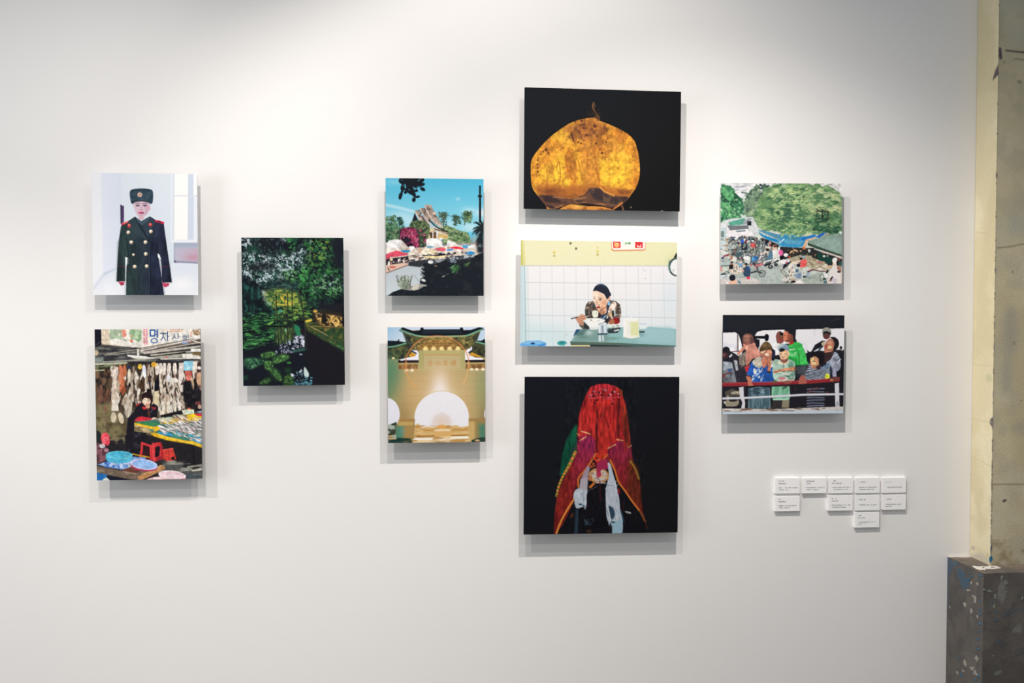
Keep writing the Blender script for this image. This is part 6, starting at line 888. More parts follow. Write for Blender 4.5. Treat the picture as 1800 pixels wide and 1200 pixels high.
    p.poly([(700, 460), (740, 420), (900, 420), (960, 480), (960, 580), (900, 600), (840, 620), (740, 580)], sk, sm=1); p.poly([(900, 420), (970, 460), (965, 570), (910, 600), (920, 500)], (32, 38, 60), sm=1); p.ell(760, 480, 44, 30, (240, 196, 166)); p.ell(870, 480, 44, 26, (226, 160, 128)); p.line([(780, 500), (830, 470)], 10, (130, 70, 60)); p.ell(830, 540, 40, 40, (240, 214, 190)); p.ell(800, 590, 50, 50, (196, 130, 106)); p.poly([(800, 560), (900, 560), (900, 640), (840, 660), (780, 640)], (206, 136, 108), sm=1); p.line([(820, 580), (900, 600)], 10, (150, 86, 70)); p.line([(850, 640), (880, 720), (860, 830)], 46, (206, 128, 94), sm=1); p.line([(830, 660), (850, 840)], 14, (130, 74, 60)); p.ell(865, 835, 44, 18, (50, 50, 60))
    p.poly([(700, 460), (700, 420), (740, 350), (790, 305), (850, 310), (890, 350), (930, 430), (880, 440), (800, 430), (730, 460)], (96, 76, 48), sm=1); p.poly([(700, 465), (730, 430), (880, 410), (940, 440), (800, 445), (730, 475)], (76, 58, 38)); p.ell(790, 360, 40, 30, (120, 98, 66), bl=8); p.tex([(720, 350), (900, 340), (910, 420), (720, 440)], (120, 100, 70), 30, .5, .66, a=.7)
    p.line([(505, 920), (540, 1010), (570, 1110)], 70, (196, 120, 96), sm=1); p.line([(490, 900), (545, 900)], 16, (24, 30, 50))
    # man with cap behind (dark face)
    p.ell(1060, 250, 72, 90, (120, 72, 62)); p.poly([(985, 200), (1010, 150), (1060, 138), (1110, 150), (1130, 200), (1060, 180), (1000, 215)], (26, 28, 34), sm=1); p.ell(1050, 300, 26, 12, (150, 50, 56)); p.ell(1030, 240, 12, 6, (40, 26, 28)); p.ell(1080, 235, 12, 6, (40, 26, 28)); p.line([(990, 220), (1010, 330)], 12, (70, 44, 44))
    p.fr(1370, 570, 1490, 690)
    # man in green shirt
    p.poly([(150, 370), (260, 310), (380, 340), (410, 400), (470, 560), (500, 700), (350, 720), (260, 720), (150, 600)], (60, 182, 84), sm=1); p.poly([(330, 400), (400, 400), (480, 640), (490, 700), (370, 700)], (74, 200, 96), bl=10); p.line([(330, 460), (345, 600), (340, 720)], 12, (34, 120, 60), sm=1); p.poly([(150, 560), (300, 600), (340, 720), (240, 720)], (40, 140, 66), a=.7, bl=10); p.line([(150, 452), (260, 436)], 20, (200, 236, 206)); p.scat(26, [(150, 490), (290, 500), (290, 550), (160, 550)], [(190, 232, 196), (150, 214, 160)], (8, 22), (4, 8), a=.85); p.poly([(170, 320), (240, 290), (250, 330), (170, 370)], (170, 40, 40)); p.ell(135, 318, 46, 22, (240, 240, 242))
    p.ell(150, 215, 92, 108, (176, 104, 80)); p.poly([(60, 190), (78, 120), (120, 110), (130, 200), (120, 290), (90, 300), (62, 260)], (214, 132, 100), sm=1, bl=8); p.poly([(150, 190), (235, 180), (235, 290), (170, 320)], (120, 66, 56), bl=14); p.line([(100, 288), (165, 292)], 12, (40, 26, 28)); p.ell(92, 196, 14, 6, (70, 40, 36)); p.ell(185, 230, 14, 24, (150, 88, 70)); p.poly([(80, 110), (100, 70), (275, 70), (273, 268), (238, 256), (224, 185), (165, 165), (140, 130)], (32, 34, 42)); p.ell(0, 220, 66, 100, (130, 80, 70)); p.poly([(0, 130), (60, 150), (60, 200), (0, 190)], (28, 30, 36)); p.ell(10, 285, 40, 16, (170, 60, 64))
    # boy with cap
    p.poly([(-90, 620), (0, 620), (140, 610), (230, 640), (270, 700), (250, 990), (-60, 990), (-120, 800)], (176, 206, 190), sm=1); p.poly([(150, 640), (240, 650), (260, 900), (170, 980), (150, 800)], (90, 140, 120), bl=14, a=.8); p.scat(20, [(0, 820), (240, 800), (240, 980), (-40, 980)], [(220, 214, 206), (200, 150, 150), (60, 110, 90), (226, 190, 190)], (20, 60), (6, 14), (-10, 20), a=.85); p.ell(40, 950, 60, 30, (214, 140, 144)); p.poly([(-40, 680), (0, 640), (70, 690), (150, 630), (180, 650), (100, 730), (40, 700)], (232, 226, 196)); p.poly([(10, 600), (150, 590), (140, 650), (70, 690), (20, 650)], (140, 88, 76), bl=6); p.line([(80, 700), (60, 760)], 12, (90, 120, 116))
    p.poly([(0, 470), (70, 450), (160, 470), (150, 580), (80, 615), (10, 590)], (232, 190, 152), sm=1); p.ell(40, 540, 44, 30, (246, 212, 176)); p.ell(25, 520, 18, 7, (90, 60, 54)); p.ell(105, 515, 18, 7, (90, 60, 54)); p.ell(62, 580, 26, 9, (206, 130, 120)); p.ell(62, 548, 9, 12, (222, 170, 140)); p.poly([(-30, 430), (0, 360), (80, 340), (150, 380), (165, 470), (90, 440), (0, 470)], (130, 150, 170), sm=1); p.poly([(0, 430), (50, 415), (100, 440), (80, 470), (0, 485)], (30, 30, 36)); p.poly([(-60, 420), (20, 350), (70, 345), (0, 420)], (176, 196, 190)); p.line([(20, 390), (80, 360)], 12, (206, 220, 230)); p.line([(-110, 800), (-30, 800), (20, 790)], 30, (190, 200, 180))
    # man rear right
    p.poly([(470, 520), (560, 470), (620, 360), (740, 290), (800, 290), (780, 380), (700, 460), (560, 640), (480, 660)], (30, 30, 38)); p.ell(820, 190, 66, 76, (96, 60, 58)); p.poly([(745, 160), (760, 80), (830, 58), (890, 90), (900, 180), (830, 130)], (150, 150, 140), sm=1); p.poly([(750, 180), (770, 130), (830, 120), (890, 150), (895, 190), (820, 160)], (36, 36, 42)); p.ell(820, 235, 30, 16, (110, 50, 54)); p.poly([(730, 330), (790, 290), (790, 400), (740, 370)], (190, 176, 150)); p.line([(610, 480), (700, 425)], 26, (222, 228, 236)); p.line([(690, 430), (750, 400)], 22, (60, 80, 100)); p.poly([(700, 460), (800, 480), (760, 560), (680, 540)], (36, 38, 46))
    # woman right
    p.poly([(780, 420), (810, 320), (850, 270), (920, 260), (1000, 300), (990, 420), (900, 490), (800, 500)], (170, 112, 94), sm=1); p.poly([(880, 235), (950, 225), (1020, 270), (1040, 360), (1000, 440), (940, 460), (960, 350), (930, 270)], (32, 30, 34), sm=1); p.ell(870, 330, 44, 50, (206, 146, 116), bl=8); p.ell(880, 410, 40, 26, (226, 206, 150)); p.ell(810, 390, 26, 34, (170, 70, 66)); p.line([(790, 490), (900, 470)], 16, (206, 140, 110)); p.line([(840, 360), (880, 350)], 9, (90, 50, 44))
    p.poly([(940, 500), (1000, 500), (1060, 600), (1070, 760), (1000, 830), (880, 780), (820, 680), (900, 600)], (150, 156, 174), sm=1); p.scat(34, [(900, 600), (1000, 520), (1060, 620), (1050, 780), (900, 760)], [(186, 192, 206), (110, 116, 136), (90, 96, 116), (206, 210, 220)], (12, 40), (5, 10), (-60, -20), a=.85); p.poly([(800, 500), (960, 480), (900, 620), (790, 680), (760, 600)], (62, 44, 48)); p.poly([(930, 820), (1000, 800), (1000, 920), (930, 920)], (170, 172, 196)); p.ell(1075, 415, 22, 30, (26, 26, 32)); p.line([(1000, 480), (1140, 490)], 34, (38, 38, 44)); p.line([(1090, 455), (1140, 440)], 22, (206, 190, 176))
    # pointing child with striped shirt
    p.poly([(470, 990), (440, 880), (320, 900), (300, 760), (540, 690), (740, 740), (860, 680), (930, 780), (880, 960)], (54, 62, 82))
    for i in range(9):
        y = 770+i*26; p.line([(310+i*16, y+40-i*6), (480, y-20), (700, y+10), (880, y-60)], 12, (190, 200, 214), sm=1, a=.9); p.line([(330+i*16, y+52-i*6), (480, y-6), (700, y+24), (880, y-46)], 8, (34, 40, 58), sm=1)
    for i in range(4): p.line([(305, 760+i*34), (430, 730+i*34), (545, 700+i*34)], 15, (206, 212, 226), a=.9); p.line([(305, 777+i*34), (430, 747+i*34), (545, 717+i*34)], 13, (40, 46, 64))
    p.poly([(720, 760), (860, 680), (900, 720), (780, 800)], (120, 150, 180), a=.7)
    p.poly([(-120, 830), (0, 790), (80, 770), (290, 740), (310, 800), (150, 815), (0, 830), (-70, 860)], (206, 140, 104)); p.line([(-100, 845), (0, 800)], 10, (160, 96, 72)); p.line([(0, 822), (300, 808)], 10, (150, 92, 74), a=.7)
    p.poly([(540, 600), (560, 560), (640, 560), (690, 600), (690, 700), (620, 780), (570, 760), (540, 690)], (206, 150, 112), sm=1); p.poly([(545, 600), (600, 580), (600, 640), (560, 660)], (236, 206, 150), sm=1); p.poly([(560, 670), (640, 660), (640, 710), (590, 720)], (236, 200, 150), sm=1); p.ell(605, 755, 30, 18, (176, 110, 86)); p.ell(600, 650, 26, 7, (70, 46, 40)); p.poly([(540, 560), (580, 490), (680, 470), (770, 520), (790, 620), (740, 690), (690, 680), (680, 600), (610, 560), (560, 590)], (30, 28, 34), sm=1); p.poly([(640, 740), (720, 700), (720, 790), (660, 790)], (70, 50, 52))
    p.poly([(800, 900), (830, 860), (880, 890), (880, 940), (830, 960), (800, 945)], (214, 222, 70), sm=1); p.ell(845, 880, 16, 10, (240, 240, 150))
    p.poly([(290, 720), (340, 720), (480, 700), (520, 720), (440, 900), (330, 990), (270, 900), (260, 760)], (38, 44, 46), a=.65, bl=8)
    p.mottle([(-1050, 520), (-700, 300), (-500, 200), (-380, 330), (-200, 340), (60, 200), (260, 320), (420, 380), (560, 560), (900, 280), (1060, 560), (1080, 1000), (-1050, 1000)], .055, 60, bl=14)
    p.mottle([(-1050, 560), (1080, 560), (1080, 1000), (-1050, 1000)], .045, 22)
    # rail
    p.fr(1250, 540, 1500, 770)
    p.poly([(90, 690), (330, 682), (600, 682), (900, 668), (1175, 645), (1180, 680), (900, 700), (600, 715), (330, 720), (90, 722)], (146, 46, 54)); p.line([(100, 690), (560, 684), (900, 668), (1160, 652)], 8, (180, 76, 80), a=.8); p.line([(100, 720), (600, 714), (900, 698)], 7, (96, 30, 40), a=.7); p.poly([(560, 672), (600, 665), (610, 690), (565, 695)], (110, 90, 70)); p.poly([(800, 700), (810, 650), (840, 620), (870, 660), (880, 690), (850, 704), (815, 712)], (176, 96, 84), sm=1); p.poly([(1080, 650), (1170, 640), (1175, 665), (1110, 680)], (120, 64, 60), sm=1); p.ell(1105, 668, 14, 10, (190, 130, 100)); p.poly([(340, 650), (375, 690), (395, 735), (370, 752), (345, 735)], (196, 122, 100), sm=1); p.line([(352, 745), (390, 740)], 8, (150, 80, 66)); p.ell(700, 685, 40, 14, (150, 84, 70))
    # below rail
    p.poly([(90, 725), (1230, 690), (1230, 930), (90, 930)], (34, 33, 40)); p.poly([(345, 740), (440, 725), (540, 735), (550, 925), (340, 925)], (98, 126, 136)); p.tex([(345, 740), (540, 735), (550, 925), (340, 925)], (66, 92, 104), 50, .45, .62, sx=.4, sy=2); p.scat(12, [(360, 730), (530, 735), (500, 790), (360, 790)], [(50, 64, 76), (150, 176, 186)], (14, 34), (4, 8), (-30, 10), a=.8); p.poly([(558, 725), (720, 722), (728, 820), (700, 850), (570, 850), (556, 800)], (140, 196, 166)); p.tex([(558, 725), (720, 722), (728, 840), (570, 850)], (104, 164, 132), 60, .46, .62, sx=.5, sy=2); p.line([(575, 842), (715, 838)], 12, (180, 224, 200)); p.ell(675, 735, 22, 8, (50, 70, 66), rot=-30); p.poly([(655, 850), (720, 848), (715, 920), (650, 918)], (140, 132, 110)); p.poly([(570, 850), (650, 850), (650, 920), (560, 920)], (54, 50, 52))
    p.poly([(130, 770), (200, 740), (260, 770), (250, 900), (150, 910)], (96, 90, 80), a=.8); p.scat(16, [(130, 750), (255, 760), (250, 900), (150, 910)], [(176, 168, 146), (60, 56, 54), (200, 194, 176)], (16, 40), (8, 16), (-10, 30), a=.85); p.ell(200, 865, 60, 40, (150, 142, 124)); p.ell(205, 845, 40, 16, (40, 38, 40))
    for i in range(7): y = 748+i*26; p.line([(880, y+4), (930, y-2), (1040, y-4+(i % 2)*6)], 7, (150, 162, 186), a=.7, sm=1); p.line([(890, y+14), (1030, y+6)], 5, (70, 76, 96), a=.8)
    p.scat(12, [(750, 740), (1130, 720), (1130, 800), (760, 800)], [(110, 50, 50), (90, 44, 48)], (10, 24), (6, 12), a=.6)
    p.line([(95, 830), (290, 826), (560, 815), (850, 800), (1220, 796)], 17, (216, 218, 226)); p.line([(95, 840), (290, 836), (560, 825), (850, 810), (1220, 806)], 5, (150, 152, 164), a=.8)
    p.poly([(258, 730), (300, 724), (302, 800), (315, 870), (312, 940), (275, 940), (290, 870), (265, 810)], (212, 212, 218)); p.poly([(1133, 700), (1172, 692), (1180, 930), (1142, 930)], (214, 216, 224)); p.ell(1160, 885, 14, 26, (170, 172, 186))
    p.poly([(90, 925), (560, 935), (900, 925), (1240, 915), (1240, 990), (90, 990)], (190, 200, 212)); p.poly([(90, 920), (560, 930), (1240, 910), (1240, 935), (560, 955), (90, 945)], (206, 200, 194)); p.tex([(90, 920), (1240, 910), (1240, 945), (90, 950)], (130, 104, 90), 40, .52, .64, sx=3, sy=.6); p.line([(700, 945), (760, 948)], 13, (100, 100, 106)); p.scat(14, [(120, 930), (1200, 925), (1200, 955), (120, 955)], [(150, 140, 130), (110, 96, 86), (230, 226, 222)], (14, 44), (3, 6), (-8, 8), a=.8); p.poly([(90, 955), (1240, 945), (1240, 990), (90, 990)], (196, 208, 220), bl=6)
    return p.done()

GAIN = {'soldier': 0.97, 'fish': 0.93, 'forest': 0.98, 'temple': 0.84, 'gate': 0.9, 'rock': 0.8, 'noodle': 0.84, 'red': 0.74, 'market': 0.93, 'bus': 0.98}
# ------------------------------------------------------------------ pillar at the right end of the wall
rg = np.random.RandomState(7)
MAT_PILLAR = vcol_mat('old_cream_paint', .7, .25, .35, 160)
MAT_PLINTH = vcol_mat('worn_grey_paint', .65, .3, .5, 120)
PX, PF = 1.893, -.12          # left face, front face of the shaft
QX, QF, QT = 1.811, -.21, .645  # left face, front face, top of the plinth
X2 = 2.75
pillar = empty('pillar', (PX, 0, 0)); tag(pillar, 'old cream pillar on a worn dark grey plinth beside the white wall', 'pillar', kind='structure')
shaft = bm_obj('shaft', box_bm([(PX+.004, PF+.004, 0, X2, -.0005, 3.6)]), plain('pillar_core', (176, 166, 140), .8, .2, .05), pillar)
def canvas(w, h, c, seed):
    p = Painter([(0, 0), (w, 0), (w, h), (0, h)], c, seed, K=1.0); return p
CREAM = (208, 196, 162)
# front face of the shaft, 1 px = 2.5 mm
hp, wp = int((3.6-QT)/.0035), int((X2-PX)/.0035)
p = canvas(wp, hp, CREAM, 3)
full = [(0, 0), (wp, 0), (wp, hp), (0, hp)]
p.tex(full, (190, 176, 140), 120, .42, .62, a=.6); p.tex(full, (218, 210, 184), 60, .5, .7, a=.5); p.tex(full, (184, 176, 150), 24, .54, .7, a=.5); p.tex(full, (176, 178, 166), 90, .55, .72, a=.6)
def zz(z): return (3.6-z)/.0035
for x, z, l, a in ((10, 2.37, 60, 0), (2, 1.74, 90, -4), (0, .93, 130, 4), (50, 1.06, 120, 2)):
    pts = [(x+i*l/7, zz(z)+a*i/7+rg.randn()*1.6) for i in range(8)]; p.line(pts, 1.3, (120, 106, 84), a=.6)
p.line([(8, zz(2.40)), (26, zz(2.395)), (40, zz(2.375)), (46, zz(2.372)), (56, zz(2.378)), (70, zz(2.372)), (96, zz(2.376))], 1.8, (84, 74, 66), a=.75); p.line([(2, zz(2.405)), (3, zz(2.375))], 3, (96, 84, 90)); p.ell(12, zz(2.372), 4, 5, (196, 188, 160))
p.ell(14, zz(.87), 2.4, 1.1, (70, 66, 62), rot=-20); p.ell(14, zz(1.30), 5, 22, (168, 166, 150), bl=4, a=.8); p.ell(17, zz(1.45), 7, 26, (164, 160, 146), bl=4, a=.7); p.ell(30, zz(1.12), 12, 5, (168, 160, 140), bl=4, a=.7)
for k in range(26): p.ell(rg.uniform(6, 90), rg.uniform(0, hp), rg.uniform(1, 3), rg.uniform(1, 2), (150, 140, 116), rot=rg.uniform(0, 180), a=.7)
p.tex([(0, hp-26), (wp, hp-26), (wp, hp), (0, hp)], (150, 132, 100), 14, .42, .6, a=.8)
# chipped arris: bare grey and bluish spots along the corner
chips = [(2.33, .035), (1.98, .03), (1.84, .012), (1.76, .012), (1.66, .014), (1.58, .012), (1.50, .01), (1.40, .012), (1.32, .014), (1.235, .012), (1.14, .022), (1.05, .026), (.99, .05), (.93, .08), (.86, .06), (.80, .03), (.745, .02), (.70, .03), (2.12, .008), (2.22, .008), (2.55, .01), (2.75, .02), (3.0, .02)]
chips += [(z_, rg.uniform(.004, .012)) for z_ in rg.uniform(.66, 1.75, 46)]+[(z_, rg.uniform(.003, .008)) for z_ in rg.uniform(1.75, 3.5, 16)]
for z, l in chips: p.poly([(0, zz(z+l/2)), (rg.uniform(.5, 1.6), zz(z+l/4)), (rg.uniform(.6, 1.8), zz(z)), (rg.uniform(.4, 1.5), zz(z-l/4)), (0, zz(z-l/2))], [(110, 104, 112), (86, 80, 92), (128, 120, 112)][rg.randint(3)])
p.line([(.8, 0), (.8, hp)], 1.0, (150, 140, 120), a=.4); p.ell(1, hp-7, 1.6, 3.4, (40, 100, 136)); p.ell(1, hp-18, 1.2, 3, (70, 90, 104))
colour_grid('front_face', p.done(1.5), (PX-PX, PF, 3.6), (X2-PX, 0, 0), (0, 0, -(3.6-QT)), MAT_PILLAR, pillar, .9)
# left face of the shaft
hs, ws = int((3.6-QT)/.0035), int(.12/.0035)
p = canvas(ws, hs, CREAM, 4); full = [(0, 0), (ws, 0), (ws, hs), (0, hs)]
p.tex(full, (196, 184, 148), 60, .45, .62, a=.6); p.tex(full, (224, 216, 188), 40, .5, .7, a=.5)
p.rect(0, 0, 1.2, hs, (150, 146, 136), a=.5)
for z, l in chips: p.poly([(ws, zz(z+l/2)), (ws-rg.uniform(.4, 1.2), zz(z+l/4)), (ws-rg.uniform(.5, 1.5), zz(z)), (ws-rg.uniform(.4, 1.2), zz(z-l/4)), (ws, zz(z-l/2))], [(110, 104, 112), (86, 80, 92), (128, 120, 112)][rg.randint(3)])
p.poly([(ws, zz(2.355)), (ws-5, zz(2.335)), (ws-9, zz(2.305)), (ws-4, zz(2.312)), (ws, zz(2.318))], (92, 84, 88)); p.poly([(ws, zz(1.16)), (ws-4, zz(1.15)), (ws-5, zz(1.135)), (ws, zz(1.12))], (96, 92, 92)); p.ell(ws-7, zz(1.29), 5, 4, (190, 184, 150), bl=1)
for z in (1.8, 1.33, 1.14, 1.0): p.line([(0, zz(z)), (ws*.5, zz(z)+rg.randn()*2), (ws, zz(z)+rg.randn()*3)], 1.0, (190, 178, 146), a=.6)
p.tex([(0, hs-12), (ws, hs-12), (ws, hs), (0, hs)], (170, 160, 140), 10, .42, .6)
p.ell(ws-1, hs-6, 1.6, 3.2, (40, 100, 136)); p.ell(ws-5, hs-9, 1.6, 1.6, (176, 160, 90), a=.6); p.poly([(0, hs), (0, hs-3), (8, hs-5), (20, hs-9), (ws-6, hs-7), (ws-4, hs)], (186, 180, 164), bl=1, a=.8)
colour_grid('side_face', p.done(1.5), (0, 0, 3.6), (0, PF, 0), (0, 0, -(3.6-QT)), MAT_PILLAR, pillar, 1.25)  # colour lifted above the front face's, painting in brighter light from the left
# small chips missing from the corner are filled with rough lumps of bare plaster
MAT_CHIP = plain('bare_plaster_chip', (126, 118, 122), .9, .1, .2, 200)
MAT_BLUE = plain('old_blue_paint', (56, 108, 140), .6, .3, .2, 150)
MAT_GREYFLAKE = plain('pale_grey_filler', (156, 150, 140), .8, .2, .2, 120)
MAT_DIMFLAKE = plain('thin_grey_green_filler', (124, 126, 118), .8, .2, .2, 120)
MAT_WHITEFLAKE = plain('white_paint_flake', (232, 226, 216), .8, .2, .06, 120)
# plinth
GREY = (118, 112, 106)
plinth = bm_obj('plinth', box_bm([(QX-PX+.003, QF+.003, 0, X2-PX, -.0005, QT-.003)]), plain('plinth_core', (96, 92, 88), .8, .2, .05), pillar)
S = .003
wl, hl = int(.21/S), int(QT/S)
def dirt(p, w, h):
    f = [(0, 0), (w, 0), (w, h), (0, h)]
    p.tex(f, (100, 95, 90), 50, .42, .62, a=.6); p.tex(f, (138, 130, 122), 30, .52, .7, a=.5); p.tex(f, (92, 90, 92), 9, .55, .7, a=.5)
p = canvas(wl, hl, GREY, 5); dirt(p, wl, hl)
B = (84, 112, 136)
for pts, c in (([(0, 2), (3, 1), (12, 6), (10, 14), (3, 26), (0, 30)], (92, 112, 136)), ([(20, 10), (30, 8), (36, 14), (24, 20)], B), ([(26, 20), (40, 14), (44, 22), (32, 30)], B), ([(0, 30), (5, 34), (4, 60), (0, 70)], (104, 108, 118)), ([(56, 140), (70, 130), (70, 215), (60, 215)], (90, 116, 140)), ([(10, 150), (22, 158), (30, 215), (14, 215)], (96, 110, 130)), ([(30, 190), (50, 180), (60, 215), (34, 215)], (140, 142, 146))): p.poly(pts, c, sm=1, bl=1, a=.85)
p.line([(.6, 0), (.6, hl)], 1.5, (88, 82, 80), a=.7)
colour_grid('plinth_side', p.done(2), (QX-PX, 0, QT), (0, QF, 0), (0, 0, -QT), MAT_PLINTH, pillar, .68)
wf = int((X2-QX)/S)
p = canvas(wf, hl, GREY, 6); dirt(p, wf, hl)
p.tex([(20, 6), (50, 6), (60, 70), (8, 66)], (150, 150, 146), 22, .52, .66, a=.7); p.poly([(22, 45), (45, 40), (60, 38), (60, 41), (40, 45), (24, 49)], (90, 98, 112), a=.6, bl=2); p.tex([(0, 100), (wf, 100), (wf, 215), (0, 215)], (96, 92, 88), 40, .45, .6, a=.6); p.ell(19, 112, 5, 2, (150, 156, 152), a=.7, rot=-20); p.ell(20, 76, 3, 1.2, (80, 104, 122))
colour_grid('plinth_front', p.done(2), (QX-PX, QF, QT), (X2-QX, 0, 0), (0, 0, -QT), MAT_PLINTH, pillar, .68)
wt, ht = wf, wl
p = canvas(wt, ht, (138, 126, 116), 7); dirt(p, wt, ht); p.tex([(0, 0), (wt, 0), (wt, ht), (0, ht)], (166, 148, 132), 26, .5, .66, a=.6); p.poly([(0, 0), (28, 0), (28, 4), (20, 6), (8, 3.5), (0, 4)], (246, 240, 230)); p.poly([(24, 3), (30, 36), (34, 42), (wt, 41), (wt, 46), (32, 47), (26, 40)], (176, 160, 140), bl=1, a=.7)  # white strip along the wall paints in the light catching the ledge
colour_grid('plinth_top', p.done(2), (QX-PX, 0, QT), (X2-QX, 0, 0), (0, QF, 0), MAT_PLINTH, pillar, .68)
# flakes of paint and filler standing proud of the plinth and the corners
def flake(name, plane, pts, mat, th=.0012):
    """plane 'side' (y, z), 'front' (x, z), 'top' (x, y); pts in metres in the room"""
    n = len(pts); c = np.mean(pts, 0); out = []; 
    for q, k in ((0.0, 1.0), (th, .82)):
        for a, b in pts:
            a, b = c[0]+(a-c[0])*k, c[1]+(b-c[1])*k
            if plane == 'side': out.append((QX-PX-.0003-q, a, b))
            elif plane == 'front': out.append((a-PX, QF-.0003-q, b))
            elif plane == 'top': out.append((a-PX, b, QT+.0003+q))
            elif plane == 'corner': out.append((-.0003-q, a, b))
    faces = [tuple(range(n)), tuple(range(2*n-1, n-1, -1))]+[(i, (i+1) % n, n+(i+1) % n, n+i) for i in range(n)]
    o = mesh_obj(name, out, faces, mat, pillar)
    bm = bmesh.new(); bm.from_mesh(o.data); bmesh.ops.recalc_face_normals(bm, faces=bm.faces); bm.to_mesh(o.data); bm.free()
    return o
def blob(cx, cy, rx, ry, rot, n=15, j=.38, seed=0):
    r = np.random.RandomState(seed); t = np.linspace(0, 2*np.pi, n+1)[:-1]; k = 1+r.uniform(-j, j, n)
    u, v = rx*k*np.cos(t), ry*k*np.sin(t); a = math.radians(rot)
    return [(cx+x*math.cos(a)-y*math.sin(a), cy+x*math.sin(a)+y*math.cos(a)) for x, y in zip(u, v)]
FL = [('paint_flake', 'side', -0.1257, 0.5629, 0.0104, 0.0039, -15, 'g'), ('paint_flake', 'side', -0.1074, 0.5078, 0.0092, 0.0102, -30, 'g'), ('paint_flake', 'side', -0.1456, 0.4968, 0.0077, 0.0101, 20, 'g'), ('paint_flake', 'side', -0.1432, 0.593, 0.0058, 0.0055, 0, 'g'), ('paint_flake', 'side', -0.1663, 0.5425, 0.0082, 0.0116, 5, 'g'), ('paint_flake', 'side', -0.1533, 0.55, 0.0045, 0.0046, 0, 'g'), ('paint_flake', 'side', -0.1775, 0.6002, 0.0062, 0.0054, 0, 'g'), ('paint_flake', 'side', -0.1803, 0.489, 0.0063, 0.0053, 0, 'g'), ('paint_flake', 'side', -0.1157, 0.3048, 0.0105, 0.0094, 35, 'g'), ('paint_flake', 'side', -0.1549, 0.3046, 0.0179, 0.0062, -20, 'g'), ('paint_flake', 'side', -0.1794, 0.3473, 0.0101, 0.0085, 0, 'g'), ('paint_flake', 'side', -0.1712, 0.2955, 0.0114, 0.0085, 0, 'g'), ('paint_flake', 'side', -0.0699, 0.2546, 0.0067, 0.0055, 0, 'g'), ('paint_flake', 'side', -0.1032, 0.274, 0.0066, 0.0032, 0, 'g'), ('paint_flake', 'side', -0.0197, 0.469, 0.0034, 0.0057, 0, 'g'), ('blue_paint_chip', 'side', -0.1915, 0.5467, 0.0044, 0.0038, 0, 'b'), ('blue_paint_chip', 'side', -0.1922, 0.5162, 0.005, 0.005, 0, 'b'), ('blue_paint_chip', 'side', -0.1932, 0.503, 0.0044, 0.0046, 0, 'b'), ('blue_paint_chip', 'side', -0.1934, 0.4704, 0.0055, 0.005, 0, 'b'), ('blue_paint_chip', 'side', -0.1933, 0.448, 0.005, 0.0034, 0, 'b'), ('blue_paint_chip', 'side', -0.184, 0.4161, 0.0062, 0.003, 0, 'b'), ('blue_paint_chip', 'side', -0.1867, 0.3831, 0.0068, 0.005, 0, 'b'), ('blue_paint_chip', 'side', -0.1902, 0.2935, 0.0068, 0.0053, 0, 'b'), ('blue_paint_chip', 'side', -0.1749, 0.2729, 0.0076, 0.0035, 0, 'b'), ('blue_paint_chip', 'side', -0.0537, 0.6351, 0.0109, 0.0036, 25, 'b'), ('blue_paint_chip', 'side', -0.0333, 0.6234, 0.0048, 0.0056, 0, 'b'), ('blue_paint_chip', 'side', -0.1281, 0.601, 0.0116, 0.0035, -35, 'b'), ('blue_paint_chip', 'side', -0.1471, 0.6175, 0.0051, 0.0024, 0, 'b'), ('blue_paint_chip', 'side', -0.1931, 0.6337, 0.0075, 0.0035, 0, 'b'), ('blue_paint_chip', 'side', -0.1852, 0.6199, 0.0056, 0.0023, 0, 'b'), ('blue_paint_chip', 'side', -0.0903, 0.2548, 0.0054, 0.0071, -10, 'b'), ('blue_paint_chip', 'side', -0.0687, 0.3044, 0.0061, 0.0028, 0, 'b'), ('blue_paint_chip', 'side', -0.134, 0.6231, 0.0058, 0.0023, 0, 'b'), ('paint_flake', 'front', 1.8336, 0.5846, 0.0122, 0.0043, -20, 'f'), ('paint_flake', 'front', 1.8518, 0.5669, 0.005, 0.0093, 0, 'f'), ('paint_flake', 'front', 1.8504, 0.5344, 0.0043, 0.0093, 0, 'f'), ('paint_flake', 'front', 1.8748, 0.6295, 0.0047, 0.0064, 0, 'f'), ('paint_flake', 'front', 1.889, 0.6119, 0.005, 0.0072, 0, 'f'), ('paint_flake', 'front', 1.8793, 0.5949, 0.0036, 0.0057, 0, 'f'), ('paint_flake', 'front', 1.8136, 0.5909, 0.0057, 0.0029, 0, 'f'), ('blue_paint_chip', 'front', 1.8554, 0.5178, 0.0036, 0.0029, 0, 'b'), ('blue_paint_chip', 'front', 1.8422, 0.548, 0.0032, 0.0032, 0, 'b'), ('blue_paint_chip', 'front', 1.8576, 0.4863, 0.0057, 0.0018, 0, 'b'), ('paint_flake', 'front', 1.8491, 0.3668, 0.0043, 0.0021, 20, 'f'), ('paint_flake', 'front', 1.948, 0.5586, 0.0036, 0.0057, 0, 'f'), ('paint_flake', 'top', 1.8346, -0.1423, 0.0193, 0.024, 0, 'w'), ('paint_flake', 'top', 1.8667, -0.1473, 0.0219, 0.0174, 0, 'w'), ('paint_flake', 'top', 1.8928, -0.1449, 0.0168, 0.0196, 0, 'w')]
for i, (nm, pl, cx, cy, rx, ry, rot, mt) in enumerate(FL):
    flake(nm, pl, blob(cx, cy, rx, ry, rot, seed=i), {'w': MAT_WHITEFLAKE, 'g': MAT_GREYFLAKE, 'b': MAT_BLUE, 'c': MAT_CHIP, 'f': MAT_DIMFLAKE}[mt])

